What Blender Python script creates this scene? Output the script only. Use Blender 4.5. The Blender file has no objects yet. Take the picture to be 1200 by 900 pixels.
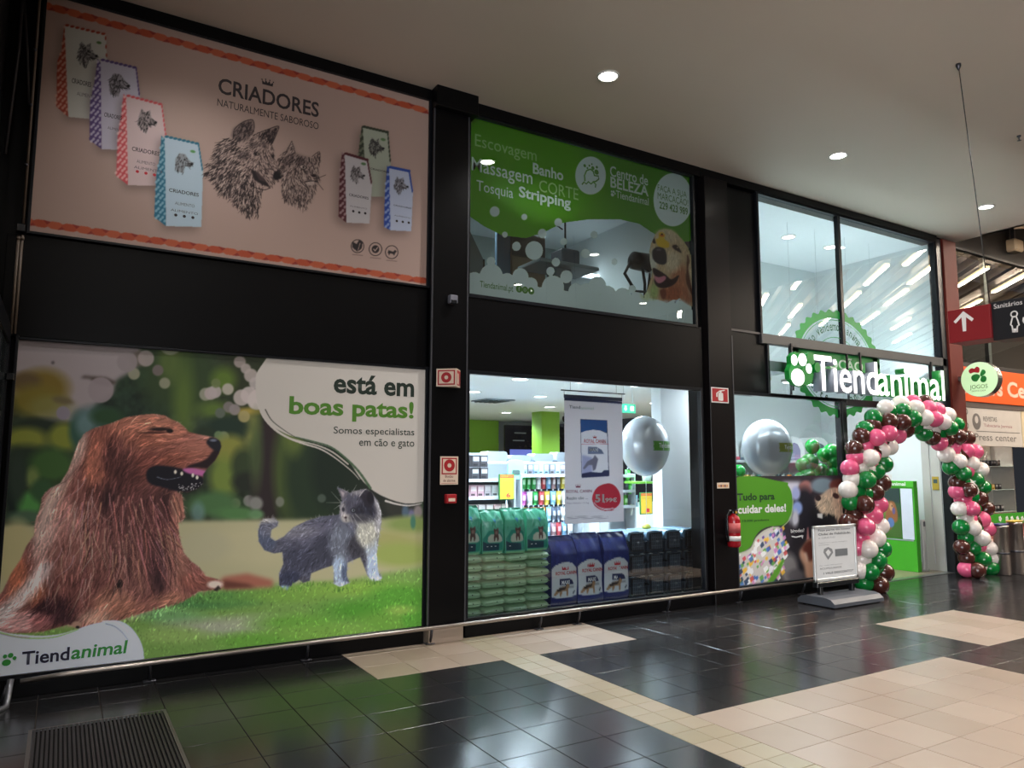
import bpy, bmesh, math, random
import numpy as np
from mathutils import Vector, Matrix

# ------------------------------------------------------------------ camera
F_PX, YAW, PITCH, ROLL, CAM_D, CAM_H = 866.9, 0.544045, 0.110092, 0.0020938, 6.14065, 1.55
scn = bpy.context.scene
COL = scn.collection
cd = bpy.data.cameras.new('camera'); cam = bpy.data.objects.new('camera', cd); COL.objects.link(cam)
cd.sensor_width = 36.0; cd.lens = F_PX / 1200 * 36.0; cd.clip_start = 0.05; cd.clip_end = 200
cyw, syw = math.cos(YAW), math.sin(YAW); cp, sp = math.cos(PITCH), math.sin(PITCH); cr, sr = math.cos(ROLL), math.sin(ROLL)
_f0 = Vector((syw, cyw, 0)); _r0 = Vector((cyw, -syw, 0)); _fw = _f0 * cp + Vector((0, 0, sp)); _u0 = -_f0 * sp + Vector((0, 0, cp))
_r = _r0 * cr + _u0 * sr; _u = -_r0 * sr + _u0 * cr
CAM = Vector((0, -CAM_D, CAM_H))
m4 = Matrix.Identity(4)
for i in range(3):
    m4[i][0] = _r[i]; m4[i][1] = _u[i]; m4[i][2] = -_fw[i]; m4[i][3] = CAM[i]
cam.matrix_world = m4
scn.camera = cam

def ray(px, py):
    return _r * ((px - 600) / F_PX) + _u * (-(py - 450) / F_PX) + _fw
def W(px, py, y=0.0):            # the point a sight line meets on the plane parallel to the shop front at depth y
    d = ray(px, py); t = (CAM_D + y) / d.y; return Vector((d.x * t, y, CAM_H + d.z * t))
def FL(px, py, z=0.0):           # ... on a level plane
    d = ray(px, py); t = (z - CAM_H) / d.z; return Vector((d.x * t, -CAM_D + d.y * t, z))
def WX(px, py, x):               # ... on a plane across the shop front
    d = ray(px, py); t = x / d.x; return Vector((x, -CAM_D + d.y * t, CAM_H + d.z * t))
def PJ(v):                       # projection, used for choosing which tiles are near enough to be single objects and for sampling prints
    q = Vector(v) - CAM; c = q.dot(_fw); return 600 + F_PX * q.dot(_r) / c, 450 - F_PX * q.dot(_u) / c

# ------------------------------------------------------------------ world, exposure
w = bpy.data.worlds.new('world'); scn.world = w; w.use_nodes = True
w.node_tree.nodes['Background'].inputs[0].default_value = (0.75, 0.82, 1.0, 1)
w.node_tree.nodes['Background'].inputs[1].default_value = 0.015
vs = scn.view_settings
vs.view_transform = 'Standard'; vs.look = 'None'; vs.gamma = 1.0; vs.exposure = 1.0; vs.use_curve_mapping = False
scn.cycles.max_bounces = 8; scn.cycles.diffuse_bounces = 3; scn.cycles.glossy_bounces = 4
scn.cycles.transmission_bounces = 6; scn.cycles.transparent_max_bounces = 16; scn.cycles.sample_clamp_indirect = 6.0
scn.cycles.caustics_reflective = False; scn.cycles.caustics_refractive = False
scn.cycles.use_denoising = True
rnd = random.Random(7)
nrng = np.random.default_rng(11)

# ------------------------------------------------------------------ materials
def lin(c):
    r = []
    for v in c[:3]:
        v = v / 255.0
        r.append(v / 12.92 if v <= 0.04045 else ((v + 0.055) / 1.055) ** 2.4)
    return r
MATS = {}
def mat(name, rgb, rough=0.5, metal=0.0, vary=0.06, scale=8.0, bump=0.0, bscale=60.0, emit=None, estr=0.0, spec=0.5, alpha=None, coat=0.0, stretch=None):
    if name in MATS: return MATS[name]
    m = bpy.data.materials.new(name); m.use_nodes = True; MATS[name] = m
    nt = m.node_tree; N = nt.nodes; L = nt.links; b = N['Principled BSDF']
    c = lin(rgb)
    b.inputs['Roughness'].default_value = rough; b.inputs['Metallic'].default_value = metal
    b.inputs['Specular IOR Level'].default_value = spec; b.inputs['Coat Weight'].default_value = coat
    tc = N.new('ShaderNodeTexCoord'); src = tc.outputs['Object']
    if stretch:
        mp = N.new('ShaderNodeMapping'); mp.inputs['Scale'].default_value = stretch; L.new(src, mp.inputs[0]); src = mp.outputs[0]
    nz = N.new('ShaderNodeTexNoise'); nz.inputs['Scale'].default_value = scale; nz.inputs['Detail'].default_value = 4
    L.new(src, nz.inputs['Vector'])
    mx = N.new('ShaderNodeMix'); mx.data_type = 'RGBA'
    mx.inputs[6].default_value = [min(1, v * (1 - vary)) for v in c] + [1]
    mx.inputs[7].default_value = [min(1, v * (1 + vary)) for v in c] + [1]
    L.new(nz.outputs[0], mx.inputs[0]); L.new(mx.outputs[2], b.inputs['Base Color'])
    if bump:
        n2 = N.new('ShaderNodeTexNoise'); n2.inputs['Scale'].default_value = bscale; L.new(src, n2.inputs['Vector'])
        bp = N.new('ShaderNodeBump'); bp.inputs['Strength'].default_value = bump; bp.inputs['Distance'].default_value = 0.004
        L.new(n2.outputs[0], bp.inputs['Height']); L.new(bp.outputs[0], b.inputs['Normal'])
    if emit is not None:
        b.inputs['Emission Color'].default_value = lin(emit) + [1]; b.inputs['Emission Strength'].default_value = estr
    if alpha is not None:
        b.inputs['Alpha'].default_value = alpha
    return m
def glass(name, tint=(240, 248, 248), refl=1.0, rough=0.0, ior=1.5, haze=0.0):
    if name in MATS: return MATS[name]
    m = bpy.data.materials.new(name); m.use_nodes = True; MATS[name] = m
    nt = m.node_tree; N = nt.nodes; L = nt.links; N.remove(N['Principled BSDF'])
    tr = N.new('ShaderNodeBsdfTransparent'); tr.inputs[0].default_value = lin(tint) + [1]
    gl = N.new('ShaderNodeBsdfGlossy'); gl.inputs['Roughness'].default_value = rough; gl.inputs[0].default_value = (refl, refl, refl, 1)
    fr = N.new('ShaderNodeFresnel'); fr.inputs[0].default_value = ior
    mul = N.new('ShaderNodeMath'); mul.operation = 'MULTIPLY'; mul.inputs[1].default_value = 1.8; mul.use_clamp = True
    L.new(fr.outputs[0], mul.inputs[0])
    ms = N.new('ShaderNodeMixShader'); L.new(mul.outputs[0], ms.inputs[0]); L.new(tr.outputs[0], ms.inputs[1]); L.new(gl.outputs[0], ms.inputs[2])
    out = N['Material Output']
    if haze:
        df = N.new('ShaderNodeBsdfDiffuse'); df.inputs[0].default_value = (0.8, 0.85, 0.85, 1)
        m2 = N.new('ShaderNodeMixShader'); m2.inputs[0].default_value = haze
        L.new(ms.outputs[0], m2.inputs[1]); L.new(df.outputs[0], m2.inputs[2]); L.new(m2.outputs[0], out.inputs[0])
    else: L.new(ms.outputs[0], out.inputs[0])
    return m
def cmat(name, rough=0.4, gain=1.0, spec=0.5, trans=0.0):     # colours come from the print's own colour attribute
    if name in MATS: return MATS[name]
    m = bpy.data.materials.new(name); m.use_nodes = True; MATS[name] = m
    nt = m.node_tree; N = nt.nodes; L = nt.links; b = N['Principled BSDF']
    a = N.new('ShaderNodeVertexColor'); a.layer_name = 'Col'
    g = N.new('ShaderNodeVectorMath'); g.operation = 'SCALE'; g.inputs[3].default_value = gain
    L.new(a.outputs[0], g.inputs[0]); L.new(g.outputs[0], b.inputs['Base Color'])
    b.inputs['Roughness'].default_value = rough; b.inputs['Specular IOR Level'].default_value = spec
    if trans:                                      # thin printed sheet: part of the light comes through from behind
        tl = N.new('ShaderNodeBsdfTranslucent'); L.new(g.outputs[0], tl.inputs[0]); ms = N.new('ShaderNodeMixShader'); ms.inputs[0].default_value = trans
        L.new(b.outputs[0], ms.inputs[1]); L.new(tl.outputs[0], ms.inputs[2]); L.new(ms.outputs[0], N['Material Output'].inputs[0])
    return m

# ------------------------------------------------------------------ mesh building
class MB:
    def __init__(s): s.v = []; s.f = []; s.sm = []
    def add(s, vs_, fs, smooth=False):
        o = len(s.v); s.v += [tuple(v) for v in vs_]; s.f += [tuple(i + o for i in f) for f in fs]; s.sm += [smooth] * len(fs); return s
    def box(s, x0, y0, z0, x1, y1, z1, b=0.0):
        if x0 > x1: x0, x1 = x1, x0
        if y0 > y1: y0, y1 = y1, y0
        if z0 > z1: z0, z1 = z1, z0
        b = min(b, (x1 - x0) * .45, (y1 - y0) * .45, (z1 - z0) * .45)
        if b <= 0:
            V = [(x, y, z) for z in (z0, z1) for y in (y0, y1) for x in (x0, x1)]
            return s.add(V, [(0, 2, 3, 1), (4, 5, 7, 6), (0, 1, 5, 4), (1, 3, 7, 5), (3, 2, 6, 7), (2, 0, 4, 6)])
        V = []; F = []
        idx = {}
        for ix, X in enumerate((x0, x1)):
            for iy, Y in enumerate((y0, y1)):
                for iz, Z in enumerate((z0, z1)):
                    sx, sy, sz = (1, -1)[ix] * b, (1, -1)[iy] * b, (1, -1)[iz] * b
                    idx[ix, iy, iz] = len(V)
                    V += [(X, Y + sy, Z + sz), (X + sx, Y, Z + sz), (X + sx, Y + sy, Z)]
        g = lambda a, k: idx[a] + k
        for ix in (0, 1):
            q = [g((ix, 0, 0), 0), g((ix, 1, 0), 0), g((ix, 1, 1), 0), g((ix, 0, 1), 0)]; F.append(q if ix else q[::-1])
            q = [g((0, ix, 0), 1), g((1, ix, 0), 1), g((1, ix, 1), 1), g((0, ix, 1), 1)]; F.append(q[::-1] if ix else q)
            q = [g((0, 0, ix), 2), g((1, 0, ix), 2), g((1, 1, ix), 2), g((0, 1, ix), 2)]; F.append(q if ix else q[::-1])
        for a in (0, 1):
            for c in (0, 1):
                F.append([g((a, c, 0), 0), g((a, c, 1), 0), g((a, c, 1), 1), g((a, c, 0), 1)])
                F.append([g((a, 0, c), 0), g((a, 1, c), 0), g((a, 1, c), 2), g((a, 0, c), 2)])
                F.append([g((0, a, c), 1), g((1, a, c), 1), g((1, a, c), 2), g((0, a, c), 2)])
        for k in idx: F.append([g(k, 0), g(k, 1), g(k, 2)])
        return s.add(V, F)
    def prism(s, pts, y0, y1, axis='y'):       # outline (x,z) pushed from y0 to y1
        n = len(pts)
        def P(p, q):
            return (p[0], q, p[1]) if axis == 'y' else ((q, p[0], p[1]) if axis == 'x' else (p[0], p[1], q))
        V = [P(p, y0) for p in pts] + [P(p, y1) for p in pts]
        F = [tuple(range(n))[::-1], tuple(range(n, 2 * n))] + [(i, (i + 1) % n, n + (i + 1) % n, n + i) for i in range(n)]
        return s.add(V, F)
    def tube(s, path, r, n=8, cap=True):
        path = [Vector(p) for p in path]; V = []; F = []
        m = len(path)
        rr = r if isinstance(r, (list, tuple)) else [r] * m
        up = None
        for i, p in enumerate(path):
            t = (path[min(i + 1, m - 1)] - path[max(i - 1, 0)]).normalized()
            if up is None:
                up = Vector((0, 0, 1)) if abs(t.z) < .9 else Vector((1, 0, 0))
            a = t.cross(up)
            a = a.normalized() if a.length > 1e-6 else Vector((1, 0, 0)); b = a.cross(t).normalized(); up = b
            for k in range(n):
                q = 2 * math.pi * k / n; V.append(p + a * math.cos(q) * rr[i] + b * math.sin(q) * rr[i])
        for i in range(m - 1):
            for k in range(n):
                F.append((i * n + k, i * n + (k + 1) % n, (i + 1) * n + (k + 1) % n, (i + 1) * n + k))
        s.add(V, F, True)
        if cap:
            o = len(s.v) - len(V)
            s.f.append(tuple(o + k for k in range(n))[::-1]); s.f.append(tuple(o + (m - 1) * n + k for k in range(n))); s.sm += [False, False]
        return s
    def lathe(s, prof, n=20, c=(0, 0, 0), axis='z', smooth=True):   # prof: (radius, height) pairs
        V = []; F = []
        for r, h in prof:
            for k in range(n):
                q = 2 * math.pi * k / n; x, y = r * math.cos(q), r * math.sin(q)
                V.append((c[0] + x, c[1] + y, c[2] + h) if axis == 'z' else ((c[0] + x, c[1] - h, c[2] + y) if axis == 'y' else (c[0] + h, c[1] + x, c[2] + y)))
        for i in range(len(prof) - 1):
            for k in range(n):
                F.append((i * n + k, i * n + (k + 1) % n, (i + 1) * n + (k + 1) % n, (i + 1) * n + k))
        s.add(V, F, smooth)
        o = len(s.v) - len(V); m = len(prof)
        s.f.append(tuple(o + k for k in range(n))[::-1]); s.f.append(tuple(o + (m - 1) * n + k for k in range(n))); s.sm += [False, False]
        return s
    def mesh(s, name, m):
        me = bpy.data.meshes.new(name); me.from_pydata(s.v, [], s.f); me.polygons.foreach_set('use_smooth', s.sm)
        if m: me.materials.append(m)
        me.update(); return me
    def build(s, name, m, parent=None):
        return link(name, s.mesh(name, m), parent)
def link(name, me, parent=None, loc=None):
    o = bpy.data.objects.new(name, me); COL.objects.link(o)
    if parent is not None: o.parent = parent
    if loc is not None: o.location = loc
    return o
def tag(o, label=None, cat=None, group=None, kind=None):
    if label: o['label'] = label
    if cat: o['category'] = cat
    if group: o['group'] = group
    if kind: o['kind'] = kind
    return o
def thing(name, label, cat, loc=(0, 0, 0), rz=0.0, group=None):
    o = bpy.data.objects.new(name, None); COL.objects.link(o); o.empty_display_size = .1
    o.location = loc; o.rotation_euler = (0, 0, rz); return tag(o, label, cat, group)
def dup(root, loc=None, rz=None, label=None, group=None, scale=None):
    r = root.copy(); COL.objects.link(r)
    if loc is not None: r.location = loc
    if rz is not None: r.rotation_euler = (0, 0, rz)
    if scale is not None: r.scale = scale
    if label: r['label'] = label
    if group: r['group'] = group
    for ch in KIDS(root):
        c = ch.copy(); COL.objects.link(c); c.parent = r
        for g in KIDS(ch):
            d = g.copy(); COL.objects.link(d); d.parent = c
    return r
def KIDS(o): return [c for c in o.children]
def rel(o):                        # children built in world coordinates, moved to sit under a thing that is not at the origin
    inv = Matrix.Translation(o.location) @ Matrix.Rotation(o.rotation_euler.z, 4, 'Z')
    inv = inv.inverted()
    def go(p):
        for c in p.children:
            if c.type == 'MESH' and not c.get('_rel'):
                c.data.transform(inv); c['_rel'] = 1
                go(c)
    go(o)
    def clean(p):
        for c in p.children:
            if '_rel' in c: del c['_rel']
            clean(c)
    clean(o)
    return o
def struct(name, mb, m, parent=None):
    o = mb.build(name, m, parent)
    if parent is None: o['kind'] = 'structure'
    return o

# flat lettering as real geometry
def text(name, s, x0, z0, x1, z1, y, m, parent=None, bold=0.0, depth=0.001, shear=0.0, keep=False, face='-y', spacing=1.0):
    cu = bpy.data.curves.new('t', 'FONT'); cu.body = s; cu.size = 1; cu.offset = bold; cu.shear = shear; cu.resolution_u = 3
    cu.space_character = spacing
    o = bpy.data.objects.new('t', cu); COL.objects.link(o)
    dg = bpy.context.evaluated_depsgraph_get(); me = bpy.data.meshes.new_from_object(o.evaluated_get(dg))
    bpy.data.objects.remove(o); bpy.data.curves.remove(cu)
    n = len(me.vertices); co = np.empty(n * 3); me.vertices.foreach_get('co', co); co = co.reshape(-1, 3)
    a0, a1 = co[:, 0].min(), co[:, 0].max(); b0, b1 = co[:, 1].min(), co[:, 1].max()
    sx = (x1 - x0) / (a1 - a0); sz = (z1 - z0) / (b1 - b0)
    if keep: sz = sx = min(sx, sz)
    u = (co[:, 0] - a0) * sx; v = (co[:, 1] - b0) * sz
    out = np.empty_like(co)
    if face == '-y': out[:, 0] = x0 + u; out[:, 1] = y; out[:, 2] = z0 + v
    elif face == '-x': out[:, 1] = x0 + u; out[:, 0] = y; out[:, 2] = z0 + v
    me.vertices.foreach_set('co', out.ravel()); me.materials.clear(); me.materials.append(m); me.name = name; me.update()
    if depth > 0.0015:
        bm = bmesh.new(); bm.from_mesh(me)
        ex = bmesh.ops.extrude_face_region(bm, geom=bm.faces[:]); vv = [g for g in ex['geom'] if isinstance(g, bmesh.types.BMVert)]
        bmesh.ops.translate(bm, verts=vv, vec=(0, -depth, 0)); bm.to_mesh(me); bm.free()
    return link(name, me, parent)
def ptext(name, s, bl, tr, y, m, parent=None, **k):     # ink box given by two sight lines meeting the plane y
    a = W(*bl, y); b = W(*tr, y); return text(name, s, a.x, a.z, b.x, b.z, y, m, parent, **k)

# ------------------------------------------------------------------ a small painter for flat prints (numpy canvas, later sampled on a grid mesh)
class Cv:
    def __init__(s, x0, y0, x1, y1, sc=2.0, bg=(0, 0, 0)):
        s.x0, s.y0, s.sc = x0, y0, sc; s.w = int((x1 - x0) * sc); s.h = int((y1 - y0) * sc)
        s.a = np.empty((s.h, s.w, 3), np.float32); s.a[:] = bg
    def T(s, pts): p = np.array(pts, float); return (p - (s.x0, s.y0)) * s.sc - 0.5
    def mask_poly(s, pts, blur=0):
        m = np.zeros((s.h, s.w), np.float32); P = s.T(pts)
        lo = np.floor(P.min(0)).astype(int) - 1; hi = np.ceil(P.max(0)).astype(int) + 2
        lo = np.clip(lo, 0, (s.w, s.h)); hi = np.clip(hi, 0, (s.w, s.h))
        if hi[0] <= lo[0] or hi[1] <= lo[1]: return m
        xs = np.arange(lo[0], hi[0])[None, :]; ys = np.arange(lo[1], hi[1])[:, None]
        ins = np.zeros((hi[1] - lo[1], hi[0] - lo[0]), bool); n = len(P)
        for i in range(n):
            xa, ya = P[i]; xb, yb = P[(i + 1) % n]
            if ya == yb: continue
            c = ((ya > ys) != (yb > ys)); xi = (xb - xa) * (ys - ya) / (yb - ya) + xa
            ins ^= c & (xs < xi)
        m[lo[1]:hi[1], lo[0]:hi[0]] = ins
        return blurf(m, blur * s.sc) if blur else blurf(m, 0.6)
    def put(s, m, c, op=1.0): m = (m * op)[..., None]; s.a = s.a * (1 - m) + np.array(c, np.float32) * m
    def poly(s, pts, c, blur=0, op=1.0, smooth=False):
        if smooth: pts = spline(pts)
        s.put(s.mask_poly(pts, blur), c, op)
    def ell(s, cx, cy, rx, ry, c, soft=0.6, op=1.0, rot=0.0):
        R = max(rx, ry) + soft * 2 + 1
        a = s.T([(cx - R, cy - R), (cx + R, cy + R)]); lo = np.clip(np.floor(a[0]).astype(int), 0, (s.w, s.h)); hi = np.clip(np.ceil(a[1]).astype(int) + 1, 0, (s.w, s.h))
        if hi[0] <= lo[0] or hi[1] <= lo[1]: return
        xs = (np.arange(lo[0], hi[0])[None, :] + .5) / s.sc + s.x0 - cx; ys = (np.arange(lo[1], hi[1])[:, None] + .5) / s.sc + s.y0 - cy
        ca, sa = math.cos(rot), math.sin(rot); u = xs * ca + ys * sa; v = -xs * sa + ys * ca
        d = (np.sqrt((u / rx) ** 2 + (v / ry) ** 2) - 1) * min(rx, ry)
        m = np.clip(0.5 - d / soft, 0, 1)[..., None] * op
        r = s.a[lo[1]:hi[1], lo[0]:hi[0]]; s.a[lo[1]:hi[1], lo[0]:hi[0]] = r * (1 - m) + np.array(c, np.float32) * m
    def line(s, p, q, w, c, op=1.0, w2=None):
        w2 = w if w2 is None else w2
        P = s.T([p, q]); wa, wb = w * s.sc / 2, w2 * s.sc / 2; mw = max(wa, wb) + 1.2
        lo = np.clip(np.floor(P.min(0) - mw).astype(int), 0, (s.w, s.h)); hi = np.clip(np.ceil(P.max(0) + mw).astype(int) + 1, 0, (s.w, s.h))
        if hi[0] <= lo[0] or hi[1] <= lo[1]: return
        xs = np.arange(lo[0], hi[0])[None, :] - P[0][0]; ys = np.arange(lo[1], hi[1])[:, None] - P[0][1]
        d = P[1] - P[0]; L2 = max(d @ d, 1e-6); t = np.clip((xs * d[0] + ys * d[1]) / L2, 0, 1)
        dist = np.sqrt((xs - t * d[0]) ** 2 + (ys - t * d[1]) ** 2); wd = wa + (wb - wa) * t
        m = (np.clip(wd - dist + .5, 0, 1) * op)[..., None]
        r = s.a[lo[1]:hi[1], lo[0]:hi[0]]; s.a[lo[1]:hi[1], lo[0]:hi[0]] = r * (1 - m) + np.array(c, np.float32) * m
    def path(s, pts, w, c, op=1.0, w2=None, smooth=True):
        if smooth and len(pts) > 2: pts = spline(pts, closed=False, k=4)
        n = len(pts) - 1
        for i in range(n):
            a = w if w2 is None else w + (w2 - w) * i / n; b = w if w2 is None else w + (w2 - w) * (i + 1) / n
            s.line(pts[i], pts[i + 1], a, c, op, b)
    def sample(s, px, py):
        u = np.clip((px - s.x0) * s.sc - .5, 0, s.w - 1.001); v = np.clip((py - s.y0) * s.sc - .5, 0, s.h - 1.001)
        iu = u.astype(int); iv = v.astype(int); fu = (u - iu)[:, None]; fv = (v - iv)[:, None]; A = s.a
        return (A[iv, iu] * (1 - fu) + A[iv, iu + 1] * fu) * (1 - fv) + (A[iv + 1, iu] * (1 - fu) + A[iv + 1, iu + 1] * fu) * fv
def blurf(m, r):
    if r <= 0: return m
    k = max(1, int(math.ceil(r * 2.2))); x = np.arange(-k, k + 1); g = np.exp(-x * x / (2 * r * r)); g /= g.sum()
    if m.shape[0] <= 1: return m
    step = 1
    out = np.zeros_like(m); P = np.pad(m, ((k, k), (0, 0)) + ((0, 0),) * (m.ndim - 2), mode='edge')
    if k > 24:
        return blurf(blurf_box(m, r), 2)
    for i, gv in enumerate(g): out += P[i:i + m.shape[0]] * gv
    P = np.pad(out, ((0, 0), (k, k)) + ((0, 0),) * (m.ndim - 2), mode='edge'); o2 = np.zeros_like(m)
    for i, gv in enumerate(g): o2 += P[:, i:i + m.shape[1]] * gv
    return o2
def blurf_box(m, r):
    n = max(1, int(r)); 
    for _ in range(3):
        for ax in (0, 1):
            pw = [(0, 0)] * m.ndim; pw[ax] = (n + 1, n); P = np.cumsum(np.pad(m, pw, mode='edge'), axis=ax, dtype=np.float64)
            L = m.shape[ax]; a = np.take(P, range(2 * n + 1, 2 * n + 1 + L), axis=ax); b = np.take(P, range(0, L), axis=ax); m = ((a - b) / (2 * n + 1)).astype(np.float32)
    return m
def spline(pts, closed=True, k=6):
    P = np.array(pts, float); n = len(P); out = []
    for i in range(n if closed else n - 1):
        if closed: a, b, c, d = P[(i - 1) % n], P[i], P[(i + 1) % n], P[(i + 2) % n]
        else: a, b, c, d = P[max(i - 1, 0)], P[i], P[i + 1], P[min(i + 2, n - 1)]
        for j in range(k):
            t = j / k; out.append(0.5 * ((2 * b) + (-a + c) * t + (2 * a - 5 * b + 4 * c - d) * t * t + (-a + 3 * b - 3 * c + d) * t ** 3))
    if not closed: out.append(P[-1])
    return [tuple(q) for q in out]
def vnoise(w, h, cell, seed=0):
    r = np.random.default_rng(seed); gw, gh = int(w / cell) + 3, int(h / cell) + 3; g = r.random((gh, gw)).astype(np.float32)
    x = np.arange(w) / cell; y = np.arange(h) / cell; ix = x.astype(int); iy = y.astype(int); fx = x - ix; fy = y - iy
    fx = fx * fx * (3 - 2 * fx); fy = (fy * fy * (3 - 2 * fy))[:, None]
    a = g[np.ix_(iy, ix)] * (1 - fx) + g[np.ix_(iy, ix + 1)] * fx; b = g[np.ix_(iy + 1, ix)] * (1 - fx) + g[np.ix_(iy + 1, ix + 1)] * fx
    return a * (1 - fy) + b * fy
def print_mesh(name, cv, x0, z0, x1, z1, y, m, parent, nx, nz, keep=None, mapf=None):
    """A flat print: a grid on the plane y whose corner colours are sampled from the canvas. keep(px,py)->bool cuts the outline."""
    X, Z = np.meshgrid(np.linspace(x0, x1, nx + 1), np.linspace(z0, z1, nz + 1)); X = X.ravel(); Z = Z.ravel()
    q = np.stack([X, np.full_like(X, y + CAM_D), Z - CAM_H], 1)
    if mapf is None:
        c = q @ np.array(_fw); px = 600 + F_PX * (q @ np.array(_r)) / c; py = 450 - F_PX * (q @ np.array(_u)) / c
    else: px, py = mapf((X - x0) / (x1 - x0), (Z - z0) / (z1 - z0))
    colr = cv.sample(px, py) / 255.0
    colr = np.where(colr <= 0.04045, colr / 12.92, ((np.maximum(colr, 0) + 0.055) / 1.055) ** 2.4)
    I = np.arange((nx + 1) * nz).reshape(nz, nx + 1)[:, :-1].ravel()
    Fc = np.stack([I, I + 1, I + nx + 2, I + nx + 1], 1)
    if keep is not None:
        k = keep(px, py); Fc = Fc[k[Fc].all(1)]
    used = np.unique(Fc); rm = np.full(len(X), -1); rm[used] = np.arange(len(used)); Fc = rm[Fc]
    co = np.stack([X, np.full_like(X, y), Z], 1)[used]; colr = colr[used]
    me = bpy.data.meshes.new(name); me.vertices.add(len(co)); me.vertices.foreach_set('co', co.ravel())
    me.loops.add(len(Fc) * 4); me.loops.foreach_set('vertex_index', Fc.ravel().astype(np.int32))
    me.polygons.add(len(Fc)); me.polygons.foreach_set('loop_start', np.arange(0, len(Fc) * 4, 4, dtype=np.int32)); me.polygons.foreach_set('loop_total', np.full(len(Fc), 4, np.int32))
    me.update(calc_edges=True)
    at = me.color_attributes.new('Col', 'FLOAT_COLOR', 'POINT'); at.data.foreach_set('color', np.concatenate([colr, np.ones((len(colr), 1))], 1).ravel().astype(np.float32))
    me.materials.append(m); me.validate()
    return link(name, me, parent)
# ------------------------------------------------------------------ lights of the place
FILL = 400; STRIP = 26
MALL_K, SHOP_K = 1.0, 4.6
def downlight(x, y, z, power, label, group, r=0.085, colr=(1, .97, .94), spot=True, estr=14, size=2.35):
    t = thing('ceiling_downlight', label, 'ceiling light', (x, y, z), 0, group)
    MB().lathe([(r * 1.22, 0.0), (r * 1.22, -.012), (r, -.012), (r, 0.0)], 24).build('trim_ring', mat('white_trim', (225, 225, 220), .5), t)
    MB().lathe([(r, -.004), (r * .6, -.006), (.001, -.006)], 24).build('lens', mat('lens_%d' % estr, (255, 255, 255), .5, emit=(255, 247, 235) if z > 4 else (235, 245, 255), estr=estr), t)
    ld = bpy.data.lights.new('downlight_lamp', 'SPOT'); ld.energy = power * (MALL_K if z > 5.05 else SHOP_K); ld.color = colr; ld.spot_size = size; ld.spot_blend = 1.0; ld.shadow_soft_size = r
    lo = bpy.data.objects.new('downlight_lamp', ld); COL.objects.link(lo); lo.location = (0, 0, -.03); lo.parent = t
    return t
MALLG = 'recessed downlights of the mall ceiling'
for x, y, lb in [(4.07, -1.10, 'round recessed downlight in the mall ceiling, above the green window film, nearest of the three'),
                 (7.42, -1.10, 'round recessed downlight in the mall ceiling, middle one of the three'),
                 (10.65, -1.10, 'round recessed downlight in the mall ceiling, beside the thin hanging cable')]:
    downlight(x, y, 5.1, 150, lb, MALLG)
for x in (0.8, 4.15, 7.48, 10.7):
    for y in (-3.5, -5.95, -8.4):
        downlight(x, y, 5.1, 110, 'round recessed downlight of the rows behind the viewer', MALLG)
downlight(0.74, -1.04, 5.1, 60, 'round recessed downlight of the rows behind the viewer', MALLG)

# ------------------------------------------------------------------ floor with its tiles
TS = 0.3515; GX0 = 3.12 - 14 * TS; GY0 = -0.845 + 3 * TS
floor_ = MB().box(-6, -16, -.2, 30, 0.0, -.012).build('floor', mat('grout', (92, 84, 76), .75, vary=.1, scale=3)); floor_['kind'] = 'structure'
dark = []
for k, c in enumerate([(34, 33, 34), (38, 36, 37), (30, 30, 32)]):
    dark.append(mat('dark_floor_tile_%d' % k, c, .2, vary=.22, scale=5, bump=.05, bscale=25, spec=.6))
beige = [mat('beige_floor_tile_%d' % k, c, .3, vary=.05, scale=4, spec=.35) for k, c in enumerate([(166, 149, 134), (160, 143, 127), (171, 154, 139)])]
def tile_mesh(sx, sy, m):
    return MB().box(-sx / 2 + .0022, -sy / 2 + .0022, -.012, sx / 2 - .0022, sy / 2 - .0022, 0, .0012).mesh('floor_tile', m)
tm = {}
def beige_at(x, y):
    if 2.06 < x < 4.46 and y > -.85: return True
    if 3.48 < x < 6.30 and y < -2.6: return True
    if x > 6.3 and y < -2.6 and False: return True
    if 6.98 < x < 8.42 and -2.63 < y < -1.58: return True
    return False
tiles = []
for i in range(-8, 60):
    for j in range(-30, 3):
        x0 = GX0 + i * TS; y0 = GY0 + j * TS; x1 = x0 + TS; y1 = min(y0 + TS, -.002)
        if y1 - y0 < .05: continue
        cx, cy = (x0 + x1) / 2, (y0 + y1) / 2
        if 3.1 < cx < 3.49:                        # the light strip of small tiles
            for a in range(2):
                for b in range(2):
                    tiles.append((x0 + a * TS / 2, y0 + b * (y1 - y0) / 2, x0 + (a + 1) * TS / 2, y0 + (b + 1) * (y1 - y0) / 2, 2))
        else: tiles.append((x0, y0, x1, y1, int(beige_at(cx, cy))))
MATX = (-.08, .66); MATY = (-1.95, -.80)
def area(t):
    q = [PJ((a, b, 0)) for a, b in ((t[0], t[1]), (t[2], t[1]), (t[2], t[3]), (t[0], t[3]))]
    if any((Vector((a, b, 0)) - CAM).dot(_fw) < .3 for a, b in ((t[0], t[1]), (t[2], t[3]))): return 0
    cx, cy = sum(p[0] for p in q) / 4, sum(p[1] for p in q) / 4
    if not (-15 < cx < 1215 and cy < 925): return 0
    return abs(sum(q[k][0] * q[(k + 1) % 4][1] - q[(k + 1) % 4][0] * q[k][1] for k in range(4))) / 2
tiles.sort(key=area, reverse=True)
rest = [MB(), MB(), MB()]
smallm = [mat('strip_floor_tile_%d' % k, c, .3, vary=.05, scale=4, spec=.35) for k, c in enumerate([(164, 152, 128), (158, 147, 122), (169, 156, 134)])]
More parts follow.
